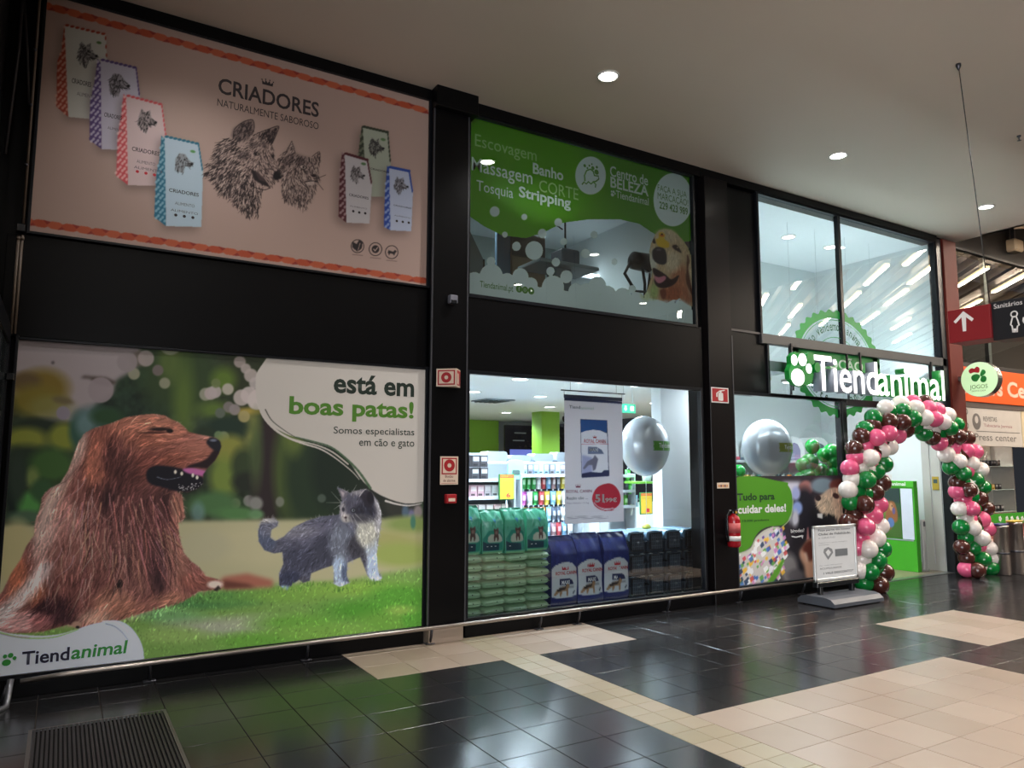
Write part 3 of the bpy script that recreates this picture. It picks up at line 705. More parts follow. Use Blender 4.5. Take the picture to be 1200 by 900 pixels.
def teal_canvas(seed):
    r = random.Random(seed); c = Cv(0, 0, 100, 100, 3, (92, 200, 160))
    for k in range(26):
        x = r.uniform(0, 100); y = r.uniform(-5, 40); q = [(x, y), (x + r.uniform(-22, 22), y + r.uniform(10, 26)), (x + r.uniform(-6, 14), y + r.uniform(6, 12))]
        c.poly(q, r.choice([(170, 235, 215), (60, 170, 130), (130, 222, 190), (40, 140, 105)]), 0.8, .7)
    c.poly([(0, 46), (30, 40), (100, 44), (100, 100), (0, 100)], (96, 188, 158), 2, .8)
    c.poly([(4, 93), (4, 66), (16, 58), (28, 48), (72, 46), (90, 54), (96, 66), (96, 93)], (40, 150, 128), .6)
    c.poly([(24, 72), (26, 62), (38, 56), (80, 56), (90, 64), (92, 72), (80, 75), (30, 75)], (206, 210, 190), .8)
    c.poly([(48, 45), (54, 42), (56, 45), (66, 44), (74, 41), (76, 50), (72, 56), (74, 66), (70, 72), (66, 72), (65, 64), (58, 64), (56, 72), (51, 72), (50, 62), (52, 54)], (96, 66, 60), .5)
    c.ell(62, 53, 7, 4, (150, 116, 104), 1)
    c.poly([(4, 93), (4, 72), (20, 76), (76, 78), (76, 93)], (18, 62, 78), .6)
    c.poly([(50, 22), (64, 22), (60, 32)], (70, 150, 210), 1)
    c.poly([(4, 96), (96, 96), (96, 100), (4, 100)], (150, 200, 150), .8)
    return c
TL = ['cut off by the frame, leftmost of four', 'with a bright white crease, second of four', 'with a pinched top fold, third of four', 'next to the blue sacks, rightmost of four']
for ci, (xa, xb) in enumerate(cols):
    top = [.667, .667, .657, .667][ci]
    t = thing('upright_litter_bag', 'glossy teal litter bag standing on the stacks, ' + TL[ci], 'cat litter', ((xa + xb) / 2, .55, top + .004), 0, 'teal litter bags standing on the stacks')
    w_ = xb - xa - .012; h_ = [.48, .435, .455, .435][ci]
    upright_bag('bag', w_, .18, h_, teal_canvas(ci), mat('teal_foil', (84, 190, 152), .3, vary=.2, scale=20), t, seed=ci + 20)
    text('small_print', '- - -', -w_ * .35, h_ * .16, w_ * .1, h_ * .175, -.112, WHT, t)

# stacked pet carriers
SM = mat('smoke_plastic', (58, 68, 80), .22, vary=.15); LID = mat('smoke_blue_lid', (120, 154, 178), .25, vary=.12); DOOR = mat('carrier_door', (32, 38, 46), .3)
def rrect(x0, z0, x1, z1, r, n=4):
    P = []
    for cx, cz, a0 in ((x1 - r, z1 - r, 0), (x0 + r, z1 - r, 90), (x0 + r, z0 + r, 180), (x1 - r, z0 + r, 270)):
        for k in range(n + 1):
            a = math.radians(a0 + 90 * k / n); P.append((cx + r * math.cos(a), cz + r * math.sin(a)))
    return P
def carrier(lidm):
    t = thing('pet_carrier', '', 'pet carrier', (0, 0, 0), 0, 'smoked plastic pet carriers stacked in the window')
    w_, d_, h_ = .272, .42, .244
    b = MB(); b.prism(rrect(-w_ * .46, 0, w_ * .46, h_ * .5, .03), -d_ / 2 + .02, d_ / 2)
    b.prism(rrect(-w_ * .5, h_ * .46, w_ * .5, h_ * .53, .008), -d_ / 2 + .01, d_ / 2 + .004); b.build('tub', SM, t)
    b = MB(); b.prism(rrect(-w_ * .47, h_ * .53, w_ * .47, h_ * .985, .055), -d_ / 2 + .025, d_ / 2 - .01)
    lid = b.build('lid', lidm, t)
    rb = MB()
    for k in range(7):
        y = -d_ / 2 + .07 + k * .05; rb.box(-w_ * .482, y, h_ * .58, -w_ * .462, y + .022, h_ * .84, .004).box(w_ * .462, y, h_ * .58, w_ * .482, y + .022, h_ * .84, .004).box(-w_ * .3, y, h_ * .975, w_ * .3, y + .02, h_ * .998, .003)
    rb.build('ribs', lidm, t)
    b = MB(); b.prism(rrect(-w_ * .34, h_ * .08, w_ * .34, h_ * .9, .035), -d_ / 2 - .002, -d_ / 2 + .024); b.build('door_recess', DOOR, t)
    g = MB()
    for k in range(8): x = -w_ * .27 + k * w_ * .54 / 7; g.box(x - .0025, -d_ / 2 - .011, h_ * .16, x + .0025, -d_ / 2 - .003, h_ * .84)
    for z in (.3, .5, .68): g.box(-w_ * .3, -d_ / 2 - .009, h_ * z - .003, w_ * .3, -d_ / 2 - .003, h_ * z + .003)
    g.build('grille', mat('grille_grey', (96, 108, 120), .3), t)
    MB().box(-.018, -d_ / 2 - .02, h_ * .45, .018, -d_ / 2 - .006, h_ * .53, .003).build('latch', mat('latch_grey', (120, 130, 136), .35), t)
    MB().box(-w_ * .4, -d_ / 2 - .004, h_ * .93, -w_ * .2, -d_ / 2 + .03, h_ * .97, .003).box(w_ * .2, -d_ / 2 - .004, h_ * .93, w_ * .4, -d_ / 2 + .03, h_ * .97, .003).build('clip', mat('latch_grey', (120, 130, 136), .35), t)
    return t
cd_, cl_ = carrier(SM), carrier(LID)
used = {0: False, 1: False}
RN = ['bottom', 'middle', 'top']; CN = ['first column from the blue sacks', 'second column from the blue sacks', 'third column from the blue sacks', 'column against the window edge']
for c_ in range(4):
    for r_ in range(3):
        lit = int(r_ == 2); p = (cl_ if lit else cd_)
        if not used[lit]: o = p; used[lit] = True
        else: o = dup(p)
        o.location = (5.66 + c_ * .282 + rnd.uniform(-.004, .004), .66, .07 + r_ * .247)
        o['label'] = '%s pet carrier with barred door, %s row, %s' % ('blue-lidded smoked plastic' if lit else 'black smoked plastic', RN[r_], CN[c_])

# the long banner hanging in the window
bx0, bz0 = W(662, 613, .22).x, W(690, 613, .22).z; bx1 = W(731, 613, .22).x; bz1 = W(690, 464, .22).z
bc = Cv(650, 450, 740, 620, 4, (196, 186, 192))
bc.poly([(658, 463), (730, 471), (730, 473.5), (658, 469)], (30, 38, 70))
bc.poly([(680, 491), (711.5, 492.5), (714, 556), (681.5, 559)], (30, 38, 62))
bc.poly([(680.8, 507), (686, 505), (695, 503.5), (703, 504.5), (711.5, 508), (713, 553), (682, 556)], (196, 190, 198))
bc.poly([(680.5, 492), (711, 493), (711, 507), (703, 504.3), (695, 503.4), (686, 505), (680.8, 507)], (28, 66, 118))
bc.line((681.5, 520.3), (713, 520.6), .5, (170, 40, 60))
bc.poly([(689, 523.5), (699, 523.8), (705, 527), (708, 532), (689, 532)], (92, 98, 122)); bc.poly([(682, 533), (694, 536), (694, 556), (682, 556)], (140, 140, 172), 1)
bc.poly([(683, 549), (688, 541), (695, 537), (697, 533), (701, 538), (698, 550), (695, 552), (694, 545), (690, 545), (685, 550)], (96, 92, 108), .4)
bc.poly([(682, 555), (692, 553), (705, 554), (708, 551), (714, 551), (714, 558), (682, 560)], (30, 36, 70), .3)
bc.poly(spline([(694, 583), (699, 572), (709, 567), (718, 567.5), (725, 575), (727.5, 585), (724, 593), (716, 597), (704, 596), (697, 592)]), (158, 32, 50))
bc.path([(694, 584), (697, 592), (704, 597), (712, 598.5), (719, 597.5)], 1.0, (158, 32, 50))
bc.path([(696, 589), (702, 594.5), (712, 596.4), (719, 595)], .7, (206, 196, 200))
for k in range(70):
    bc.line((664 + rnd.random() * 50, 605.0 + (k % 3) * 1.4), (664 + rnd.random() * 50, 605.0 + (k % 3) * 1.4), .3, (130, 122, 130), .6)
t = thing('hanging_banner', 'tall pale banner with blue sack picture and red price spot hanging in the window', 'banner', (0, 0, 0))
o = print_mesh('printed_sheet', bc, bx0, bz0, bx1, bz1, .22, cmat('banner_print', .6, 1.15, .5, .22), t, 110, 200)
MB().tube([(bx0 - .04, .22, bz1 + .045), (bx1 + .04, .22, bz1 + .045)], .007).build('hanging_rod', mat('rod_dark', (34, 38, 46), .4), t)
MB().box(bx0, .212, bz1 - .035, bx1, .232, bz1 + .002, .003).build('clamp_strip', mat('clamp_navy', (30, 36, 66), .4), t)
for x in (bx0, bx1): MB().tube([(x, .22, bz1), (x, .22, bz1 + .045)], .0025, 5).build('link_wire', mat('rod_dark', (34, 38, 46), .4), t)
for x in (bx0 + .08, bx1 - .08): MB().tube([(x, .22, bz1 + .045), (x, .22, 2.75)], .002, 5).build('suspension_wire', mat('rod_dark', (34, 38, 46), .4), t)
DG = mat('print_dark_grey', (60, 66, 74), .6); MG = mat('print_mid_grey', (120, 150, 130), .6)
ptext('shop_name_lettering', 'Tiend', (667, 478.5), (680, 475.5), .2185, DG, t, bold=.01); ptext('shop_name_lettering', 'animal', (680.5, 479.5), (695.5, 477), .2185, mat('print_sage', (130, 160, 140), .6), t)
ptext('brand_lettering', 'ROYAL CANIN', (684.5, 519), (710, 515), .2185, RED, t, bold=.02); crown(t, W(697, 513, .2185).x, W(697, 513.5, .2185).z, .045, RED, .2185)
ptext('name_lettering', 'MAXI', (691, 529), (701, 525.5), .2185, WHT, t, bold=.02)
ptext('brand_lettering', 'ROYAL CANIN', (663.5, 577.8), (693.5, 573.5), .2185, mat('print_maroon', (130, 44, 74), .6), t, bold=.02); crown(t, W(677.5, 571, .2185).x, W(677.5, 571.5, .2185).z, .06, mat('print_maroon', (130, 44, 74), .6), .2185)
ptext('product_lettering', 'Ração cão ...', (664, 586.5), (689, 581.5), .2185, DG, t, bold=.01); ptext('product_lettering', 'Maxi Adulto 15 kg', (664, 591.5), (690, 588), .2185, mat('print_mauve', (120, 104, 128), .6), t)
ptext('price_lettering', '51', (697.5, 589), (708, 579), .2185, WHT, t, bold=.04); ptext('price_lettering', ',99€', (707.5, 589.5), (723, 583), .2185, WHT, t, bold=.03)

# silver foil balloons
def foil(name, label, c, rx, rz, tail_to, strip):
    t = thing(name, label, 'balloon', (c.x, c.y, c.z))
    V = []; F = []; nu, nv = 40, 24
    for j in range(nv + 1):
        b_ = math.pi * j / nv
        for i in range(nu):
            a_ = 2 * math.pi * i / nu; s = math.sin(b_)
            pk = 1 + .018 * math.sin(a_ * 14) * s ** 6
            V.append((rx * s * math.cos(a_) * pk, rx * .62 * s * math.sin(a_) * pk, rz * math.cos(b_) * (1 if b_ < 1.57 else 1.04)))
    for j in range(nv):
        for i in range(nu): F.append((j * nu + i, (j + 1) * nu + i, (j + 1) * nu + (i + 1) % nu, j * nu + (i + 1) % nu))
    MB().add(V, F, True).build('envelope', mat('silver_foil', (214, 220, 228), .26, metal=.25, vary=.03, bump=.4, bscale=14), t)
    V = []; n = 14; z0, z1 = -rz * .18, rz * .14
    for j in range(3):
        z = z0 + (z1 - z0) * j / 2
        for i in range(n + 1):
            a_ = math.radians(-100 + i * 100 / n); s = math.sqrt(1 - (z / rz) ** 2) * 1.015
            V.append((rx * s * math.cos(a_), rx * .62 * s * math.sin(a_), z))
    MB().add(V, [(j * (n + 1) + i, j * (n + 1) + i + 1, (j + 1) * (n + 1) + i + 1, (j + 1) * (n + 1) + i) for j in range(2) for i in range(n)], True).build('printed_band', mat(strip[0], strip[1], .35), t)
    o = text('shop_name_lettering', 'Tiendanimal', rx * .06, -.03, rx * .82, .025, -rx * .66, WHT, t, bold=.01)
    for v in o.data.vertices:
        x = v.co.x; v.co.y = -rx * .62 * math.sqrt(max(0, 1 - (x / rx) ** 2)) * 1.03 - .004
    MB().tube([(0, 0, -rz * 1.02), (0.004, 0, -rz * 1.3), (0, 0, tail_to - c.z)], .003, 5).build('ribbon', mat('ribbon_white', (220, 225, 228), .5), t)
    MB().lathe([(.05, 0), (.055, .02), (.03, .05), (.006, .055)], 12, (0, 0, tail_to - c.z - .02)).build('weight', mat('weight_yellow', (220, 214, 90), .5), t)
foil('foil_balloon', 'oval silver foil balloon with green band floating behind the display window', W(756, 522, .70), .345, .355, .83, ('band_green', (92, 160, 62)))
foil('foil_balloon', 'round silver foil balloon with olive band behind the glass left of the entrance', W(899, 524, .50), .40, .37, .3, ('band_olive', (140, 150, 40)))

# yellow price cards
def price_card(label, Y, bl, tr, big):
    a = W(*bl, Y); b = W(*tr, Y); t = thing('price_card', label, 'price sign', ((a.x + b.x) / 2, Y, a.z)); w_ = b.x - a.x; h_ = b.z - a.z
    MB().box(-w_ / 2, -.01, 0, w_ / 2, .01, h_, .004).build('holder', mat('holder_green', (40, 120, 60), .4), t)
    MB().box(-w_ * .44, -.013, h_ * .04, w_ * .44, -.0095, h_ * .97).build('card', mat('card_yellow', (214, 176, 44), .6), t)
    MB().box(-w_ * .44, -.015, h_ * .85, w_ * .44, -.012, h_ * .97).build('header_strip', mat('card_red', (206, 84, 52), .6), t)
    text('price_lettering', big, -w_ * .05, h_ * .1, w_ * .22, h_ * .27, -.015, RED, t, bold=.02)
    text('small_print', 'OFERTA', -w_ * .38, h_ * .88, w_ * .38, h_ * .94, -.0165, mat('card_yellow', (214, 176, 44), .6), t)
    for k in range(2): text('small_print', ['Areia gato', 'aglomerante'][k], -w_ * .38, h_ * (.76 - k * .05), w_ * (.0 + .3 * k), h_ * (.79 - k * .05), -.0155, DG, t)
    MB().tube([(0, 0, 0), (0, 0, -a.z)], .008, 6).build('stem', mat('ribbon_white', (220, 225, 228), .5), t)
price_card('yellow price card in a green holder standing over the teal litter bags', 2.9, (584.5, 586), (602.5, 555.5), '6')
price_card('yellow price card under the small green shelf behind the silver balloon', 1.9, (750, 603), (764, 577), '1')

# ------------------------------------------------------------------ gondolas with goods
SHW = mat('shelf_white', (214, 220, 224), .4); 
def gondola(label, x0, x1, Y, levels, dep=.38, back=(120, 128, 138)):
    t = thing('shelf_unit', label, 'shelving', ((x0 + x1) / 2, Y, 0)); w_ = x1 - x0; top = levels[-1]
    MB().box(-w_ / 2, dep, 0, w_ / 2, dep + .03, top - .005).build('back_panel', mat('panel_%d' % back[0], back, .5), t)
    for s in (-1, 1): MB().box(s * w_ / 2 - .015, 0, 0, s * w_ / 2 + .015, dep, top + .02).build('upright', SHW, t)
    for z in levels:
        o = MB().box(-w_ / 2, 0, z - .02, w_ / 2, dep, z, .003).build('shelf', SHW, t)
        MB().box(-w_ / 2, -.012, z - .035, w_ / 2, -.001, z + .008, .002).build('price_rail', mat('rail_pale', (184, 192, 200), .35), o)
    return t
def cname(c):
    r, g, b = c; mx, mn = max(c), min(c)
    if mx - mn < 26: return 'black' if mx < 70 else ('dark grey' if mx < 110 else ('grey' if mx < 170 else 'white'))
    import colorsys
    h, s_, v = colorsys.rgb_to_hsv(r / 255, g / 255, b / 255); h *= 360
    n = 'red' if h < 15 or h > 340 else 'orange' if h < 40 else 'yellow' if h < 70 else 'green' if h < 165 else 'blue' if h < 250 else 'violet' if h < 310 else 'pink'
    return ('pale ' if s_ < .35 and v > .6 else 'dark ' if v < .5 else '') + n
def goods(kind, name, label, group, x0, x1, Y, z, w_, h_, d_, cols_, gap=.012, shape='box', fn=None):
    x = x0; k = 0; pro = {}
    while x + w_ <= x1 + 1e-6:
        c = cols_[rnd.randrange(len(cols_))]
        if c not in pro:
            t = thing(name, '', kind, (0, 0, 0), 0, group)
            body = mat('goods_%d_%d_%d' % c, c, .4, vary=.1, scale=20); c2 = tuple(int(v * .45 + 130) for v in c); c3 = tuple(int(v * .4) for v in c)
            if shape == 'box':
                MB().box(-w_ / 2, 0, 0, w_ / 2, d_, h_, .003).build('carton', body, t)
                MB().box(-w_ * .38, -.002, h_ * .5, w_ * .38, .001, h_ * .86).build('label', mat('goods_%d_%d_%d' % c2, c2, .5), t)
                MB().box(-w_ * .38, -.002, h_ * .12, w_ * .2, .001, h_ * .3).build('stripe', mat('goods_%d_%d_%d' % c3, c3, .5), t)
            elif shape == 'can':
                MB().lathe([(w_ * .44, 0), (w_ * .47, .004), (w_ * .47, h_ - .006), (w_ * .43, h_), (.001, h_ - .002)], 12, (0, w_ / 2, 0)).build('can', body, t)
                MB().lathe([(w_ * .476, h_ * .25), (w_ * .476, h_ * .7)], 12, (0, w_ / 2, 0)).build('label', mat('goods_%d_%d_%d' % c2, c2, .5), t)
            elif shape == 'pouch':
                b = MB(); V = []
                for j in range(7):
                    v = j / 6; dd = d_ * .5 * math.sin(math.pi * min(1, v * .9 + .08)) * .8; ww = w_ / 2 * (1 - .06 * math.sin(v * math.pi))
                    V += [(-ww, d_ / 2, h_ * (1 - v)), (0, d_ / 2 - dd, h_ * (1 - v)), (ww, d_ / 2, h_ * (1 - v)), (0, d_ / 2 + dd * .6, h_ * (1 - v))]
                b.add(V, [(j * 4 + q, j * 4 + (q + 1) % 4, (j + 1) * 4 + (q + 1) % 4, (j + 1) * 4 + q) for j in range(6) for q in range(4)] + [(0, 1, 2, 3), (27, 26, 25, 24)], True).build('pouch', body, t)
                MB().box(-w_ * .25, d_ * .04, h_ * .35, w_ * .25, d_ * .1, h_ * .7, .003).build('label', mat('goods_%d_%d_%d' % c2, c2, .5), t)
                MB().box(-w_ * .1, d_ / 2 - .004, h_, w_ * .1, d_ / 2 + .004, h_ + .03).build('hang_tab', SHW, t)
            pro[c] = t
        else: t = dup(pro[c])
        t.location = (x + w_ / 2, Y + rnd.uniform(0, .02), z); f_ = (x + w_ / 2 - x0) / max(x1 - x0, .01); t['label'] = cname(c) + ' ' + label + (', left part' if f_ < .34 else ', right part' if f_ > .67 else ', middle part'); x += w_ + gap; k += 1
# left rack behind the teal bags
L1 = gondola('white shelf rack with cans and cartons behind the teal litter bags', 4.45, 5.55, 2.95, [.30, .62, .86, 1.115, 1.36], .4)
goods('pet food', 'food_carton', 'carton on the low shelf behind the teal litter bags', 'cartons on the low shelf', 4.5, 5.5, 2.98, .86, .11, .15, .2, [(196, 160, 164), (206, 196, 196)])
goods('pet food', 'food_carton', 'carton in the row above the teal litter bags', 'cartons in the second row', 4.5, 5.5, 2.98, 1.115, .105, .165, .2, [(186, 176, 184), (208, 206, 210), (190, 150, 160)])
for z in (1.36, 1.53):
    goods('pet food', 'food_carton', 'carton with a pale picture, %s layer on the white rack' % ('lower' if z < 1.4 else 'upper'), 'dark cartons on top of the rack', 4.88, 5.26, 2.98, z, .12, .165, .2, [(60, 56, 62)])
goods('pet food', 'food_tin', 'tin on the rack top beside the dark cartons', 'tins on the rack top', 4.6, 4.86, 2.98, 1.36, .085, .14, .1, [(176, 160, 150), (150, 120, 110)], shape='can')
goods('pet food', 'food_tin', 'tin on the dark middle shelf', 'tins on the middle shelf', 4.5, 5.3, 2.98, .62, .08, .12, .1, [(120, 130, 150), (170, 90, 90)], shape='can')
t = thing('shelf_wobbler', 'mint green card standing on top of the white rack', 'sign', (5.58, 2.96, 1.36)); MB().prism(rrect(-.14, 0, .14, .28, .06), 0, .012).build('card', mat('mint_card', (130, 200, 170), .5), t); MB().prism(rrect(-.07, .06, .06, .13, .02), -.003, 0).build('picture', mat('goods_dark', (60, 80, 80), .5), t)
L2 = gondola('white pegboard rack of hanging pet accessories beside the banner', 5.66, 6.75, 2.95, [.30, 1.42], .3, (70, 84, 104))
goods('accessory', 'blue_blister_card', 'box on the shelf above the hanging accessories', 'boxes over the accessory rack', 5.7, 6.5, 2.98, 1.425, .085, .15, .1, [(150, 180, 200), (196, 206, 212), (120, 150, 170), (110, 110, 120)])
ACC = [(120, 170, 210), (206, 210, 216), (170, 60, 70), (196, 140, 80), (190, 90, 180), (40, 150, 70), (210, 214, 220), (150, 200, 226), (150, 120, 130), (200, 180, 70), (90, 100, 120)]
for r_, z in enumerate((1.21, .98, .75, .52)):
    goods('accessory', 'blister_pack', 'pet accessory hanging in the %s pegboard row' % ['top', 'second', 'third', 'lowest'][r_], 'accessories hanging on the pegboard', 5.70, 6.7, 3.0 , z, .088 + .014 * (r_ % 2), .2, .05, ACC, .0, 'pouch')
# bright counter and paper rolls behind
t = thing('service_counter', 'long white counter with rounded rolls behind the accessory racks', 'counter', (6.6, 4.6, 0))
MB().box(-1.6, 0, 0, 1.8, .6, 1.62, .03).build('counter_body', mat('counter_white', (166, 176, 186), .4), t)
for k in range(6): MB().prism(rrect(-.2, 0, .2, .11 + .03 * (k % 3), .05), .0, .25).build('folded_cloth', mat('cloth_white', (176, 186, 196), .6), t).location = (-1.3 + k * .47, .05, 1.62)
t = thing('wall_notice', 'framed white notice board on the green rear wall', 'notice', (8.75, 10.85, 0))
MB().box(-.45, 0, 1.3, .25, .04, 2.3).build('frame', mat('camera_black', (22, 24, 28), .25), t); MB().box(-.4, -.01, 1.85, .2, 0, 2.22).box(-.4, -.01, 1.35, .2, 0, 1.62).build('sheet', mat('sheet_pale', (206, 214, 212), .5), t)
MB().box(-.4, -.01, 1.63, .2, 0, 1.84).build('dark_band', mat('sheet_dark', (70, 90, 84), .5), t)
# things seen between balloon and banner
t = thing('wall_shelf', 'green bracket shelf holding two frosted cups behind the silver balloon', 'shelf', (7.35, 1.95, 1.33))
MB().box(-.38, 0, -.03, .42, .3, 0, .004).build('board', mat('shelf_green', (92, 150, 50), .4), t)
for dx in (-.12, .2):
    c = thing('frosted_cup', 'frosted grey cup on the green shelf, %s one' % ('left' if dx < 0 else 'right'), 'cup', (7.35 + dx, 2.05, 1.331))
    MB().lathe([(.055, 0), (.06, .01), (.085, .2), (.078, .2), (.05, .015), (.001, .015)], 16).build('cup', mat('frosted_cup', (170, 180, 178), .4), c)
t = thing('grooming_table', 'white rear cabinet with a black top edge behind the silver balloon', 'cabinet', (7.6, 2.75, 0)); MB().box(-.7, 0, 0, .4, .5, 1.0, .01).build('body', WH, t); MB().box(-.1, -.02, 1.0, .42, .5, 1.03, .005).build('top', mat('camera_black', (22, 24, 28), .25), t)
for k, (q, c) in enumerate([((738, 560), (70, 170, 70)), ((742, 575), (60, 160, 60)), ((736, 590), (90, 170, 60)), ((747, 590), (140, 190, 216)), ((744, 600), (190, 196, 196))]):
    p = W(*q, 2.3); goods('pet food', 'food_pouch', 'small pouch on the rack left of the green shelf', 'pouches beside the green shelf', p.x - .06, p.x + .05, 2.3, p.z - .05, .1, .17, .06, [c], shape='pouch')
gondola('narrow white rack behind the silver balloon', 6.72, 7.2, 2.28, [.3, .98, 1.2, 1.42], .2)
t = thing('exit_sign', 'small green lit exit sign under the ceiling right of the banner', 'sign', tuple(W(737, 484, 2.0))); MB().box(-.13, 0, 0, .13, .03, .13, .004).build('case', mat('exit_green', (40, 130, 100), .4, emit=(50, 150, 110), estr=.5), t); MB().tube([(-.08, .015, .13), (-.08, .015, 2.75 - t.location.z)], .004, 5).tube([(.08, .015, .13), (.08, .015, 2.75 - t.location.z)], .004, 5).build('hanger', SHW, t)
MB().prism([(-.06, .03), (-.03, .06), (-.045, .06), (-.045, .1), (-.075, .1), (-.075, .06), (-.09, .06)], -.004, 0).prism(rrect(.03, .03, .09, .1, .01), -.004, 0).build('pictogram', mat('exit_white', (230, 240, 235), .4, emit=(230, 240, 235), estr=.6), t)

# ------------------------------------------------------------------ behind the entrance glazing
R1 = gondola('long white wall shelves behind the glass left of the entrance', 8.35, 11.25, 1.72, [.4, .75, 1.02, 1.22, 1.64], .4, (200, 208, 210))
def hood(x, label, c, door):
    t = thing('litter_house', label, 'litter box', (x, 1.92, 1.645), 0, 'domed litter houses on the top shelf')
    b = MB(); P = [(-.26, 0), (.26, 0), (.26, .16), (.2, .3), (.1, .37), (0, .385), (-.1, .37), (-.2, .3), (-.26, .16)]
    b.prism(P, -.17, .18); b.build('hood', mat('hood_%d' % c[0], c, .35), t); MB().box(-.275, -.19, 0, .275, .19, .05, .01).build('base_rim', mat('rim_%d' % door[0], door, .4), t)
    P2 = [(-.14, .05), (.14, .05), (.14, .17), (.08, .26), (0, .285), (-.08, .26), (-.14, .17)]; MB().prism(P2, -.178, -.168).build('flap', mat('flap_%d' % door[0], door, .2), t)
for x, lb, c, d in [(8.55, 'white litter house with a pale swirl and pink tray, leftmost on the top shelf', (206, 214, 214), (196, 80, 100)), (9.5, 'grey-doored white litter house behind the silver balloon', (216, 222, 226), (120, 134, 150)),
                    (10.1, 'plain white litter house with lilac flap above the green balloons', (226, 230, 232), (140, 136, 170)), (10.75, 'large white litter house with a dark flap, right on the top shelf', (228, 232, 232), (70, 88, 100))]:
    hood(x, lb, c, d)
BR = [(90, 170, 150), (206, 190, 170), (60, 120, 140), (230, 140, 60), (190, 200, 200), (180, 70, 60), (120, 160, 110), (240, 210, 110), (40, 70, 80)]
for z, h_, w_, rn_ in ((1.22, .2, .11, 'upper'), (1.02, .16, .09, 'second'), (.75, .2, .1, 'lower')):
    goods('pet food', 'snack_pouch', 'snack pouch on the %s wall shelf left of the entrance' % rn_, 'pouches on the entrance wall shelves', 8.4, 11.2, 1.76, z, w_, h_, .07, BR, .01, 'pouch')
# cluster of green balloons inside
BSH = {}
def balloon_mesh(col, name, m, sq=1.0):
    b = MB(); prof = [(.001, -1.12)] + [(math.sin(a) * (1 - .08 * max(0, -math.cos(a))), math.cos(a) * (1 if math.cos(a) > 0 else 1.1)) for a in [math.pi * (1 - k / 12) for k in range(1, 12)]] + [(.001, 1.0)]
    b.lathe(prof, 18); b.lathe([(.02, -1.1), (.05, -1.2), (.075, -1.24), (.01, -1.22)], 8)
    return b.mesh(name, m)
GB = mat('balloon_bright_green', (26, 160, 60), .12, vary=.05, coat=.3)
me = balloon_mesh('g', 'balloon', GB)
t = thing('balloon_cluster', 'bunch of bright green balloons behind the glass left of the arch', 'balloons', tuple(W(952, 545, .45)))
for q, r_ in [((952, 523), .1), ((949, 541), .115), ((966, 533), .1), ((974, 529), .11), ((941, 545), .1), ((962, 551), .1), ((976, 555), .095), ((946, 558), .11), ((958, 568), .1), ((976, 541), .09), ((938, 560), .08)]:
    p = W(*q, .45 + rnd.uniform(-.06, .06)); o = link('balloon', me, t, p - t.location); o.scale = (r_, r_, r_); o.rotation_euler = (rnd.uniform(-.4, .4), rnd.uniform(-.4, .4), 0)
p = W(866, 552, .9); t = thing('green_balloon', 'single small green balloon at the left edge of the entrance glazing', 'balloon', tuple(p)); o = link('balloon', me, t); o.scale = (.09, .09, .09)
# promotional stand by the side wall
t = thing('promo_stand', 'tall bright green display stand with a dog poster inside the entrance', 'display stand', (0, 0, 0))
GS = mat('stand_green', (70, 176, 38), .4)
MB().box(10.88, .28, 0, 10.98, .98, .45, .005).box(10.88, .28, 1.24, 10.98, .98, 1.335, .005).box(10.88, .28, .45, 10.98, .30, 1.24).box(10.90, .3, .45, 10.98, .98, 1.24).build('stand_body', GS, t)
c = Cv(0, 0, 100, 100, 3, (50, 84, 50)); c.poly([(0, 0), (100, 0), (100, 30), (0, 26)], (40, 62, 58), 2); c.poly([(0, 55), (100, 60), (100, 100), (0, 100)], (70, 110, 44), 3)
c.poly([(0, 60), (0, 30), (30, 34), (40, 60)], (110, 140, 60), 5); c.poly(spline([(20, 80), (22, 50), (34, 30), (52, 26), (72, 30), (84, 50), (80, 66), (60, 72), (44, 84)]), (150, 96, 56), 1.5); c.ell(52, 38, 10, 8, (196, 150, 110), 3); c.ell(56, 36, 3, 2, (30, 24, 24), 1)
c.ell(64, 46, 8, 7, (100, 90, 140), 2); c.ell(46, 70, 18, 10, (90, 120, 170), 3)
painted('dog_poster', c, lambda u, v: (10.8785, .80 - u * .30, 1.22 - v * .74), 44, 90, cmat('stand_print', .5), t, False)
MB().box(10.884, .31, .47, 10.89, .49, 1.22).box(10.884, .81, .47, 10.89, .97, 1.22).build('side_light_panel', mat('panel_glow', (214, 224, 236), .5), t)
MB().box(10.872, .32, .448, 10.88, .95, .462).build('ledge', SHW, t)
o = text('shop_name_lettering', 'Tiendanimal', 0, 0, .44, .055, 0, WHT, t, bold=.02)
for v in o.data.vertices: x = v.co.x; z = v.co.z; v.co = (10.876, .84 - x, 1.262 + z)

# anti-theft gate posts
for k, (x, y) in enumerate([(11.02, .36), (11.12, .31)]):
    t = thing('security_gate', 'slim pale anti-theft post inside the entrance, %s of the two' % ('left' if k == 0 else 'right'), 'security gate', (x, y, 0))
    MB().box(-.045, -.02, 0, .045, .02, .82 - .06 * k, .012).build('post', mat('gate_grey_%d' % k, (150 + 40 * k, 150 + 40 * k, 146 + 38 * k), .4), t); MB().box(-.06, -.035, 0, .06, .035, .03, .006).build('foot', mat('gate_foot', (170, 168, 164), .4), t)
    MB().box(-.025, -.024, .72 - .06 * k, .025, -.019, .79 - .06 * k).build('indicator', mat('gate_dark', (80, 80, 84), .4), t)
t = thing('wall_notice_card', 'small yellow notice fixed to the side wall of the entrance', 'notice', (11.33, .2, 1.3)); MB().box(-.004, -.05, -.1, .004, .05, .1, .002).build('card', mat('notice_yellow', (176, 150, 50), .5), t); MB().box(-.006, -.03, .0, -.003, .03, .06).build('symbol', mat('goods_dark', (60, 80, 80), .5), t)
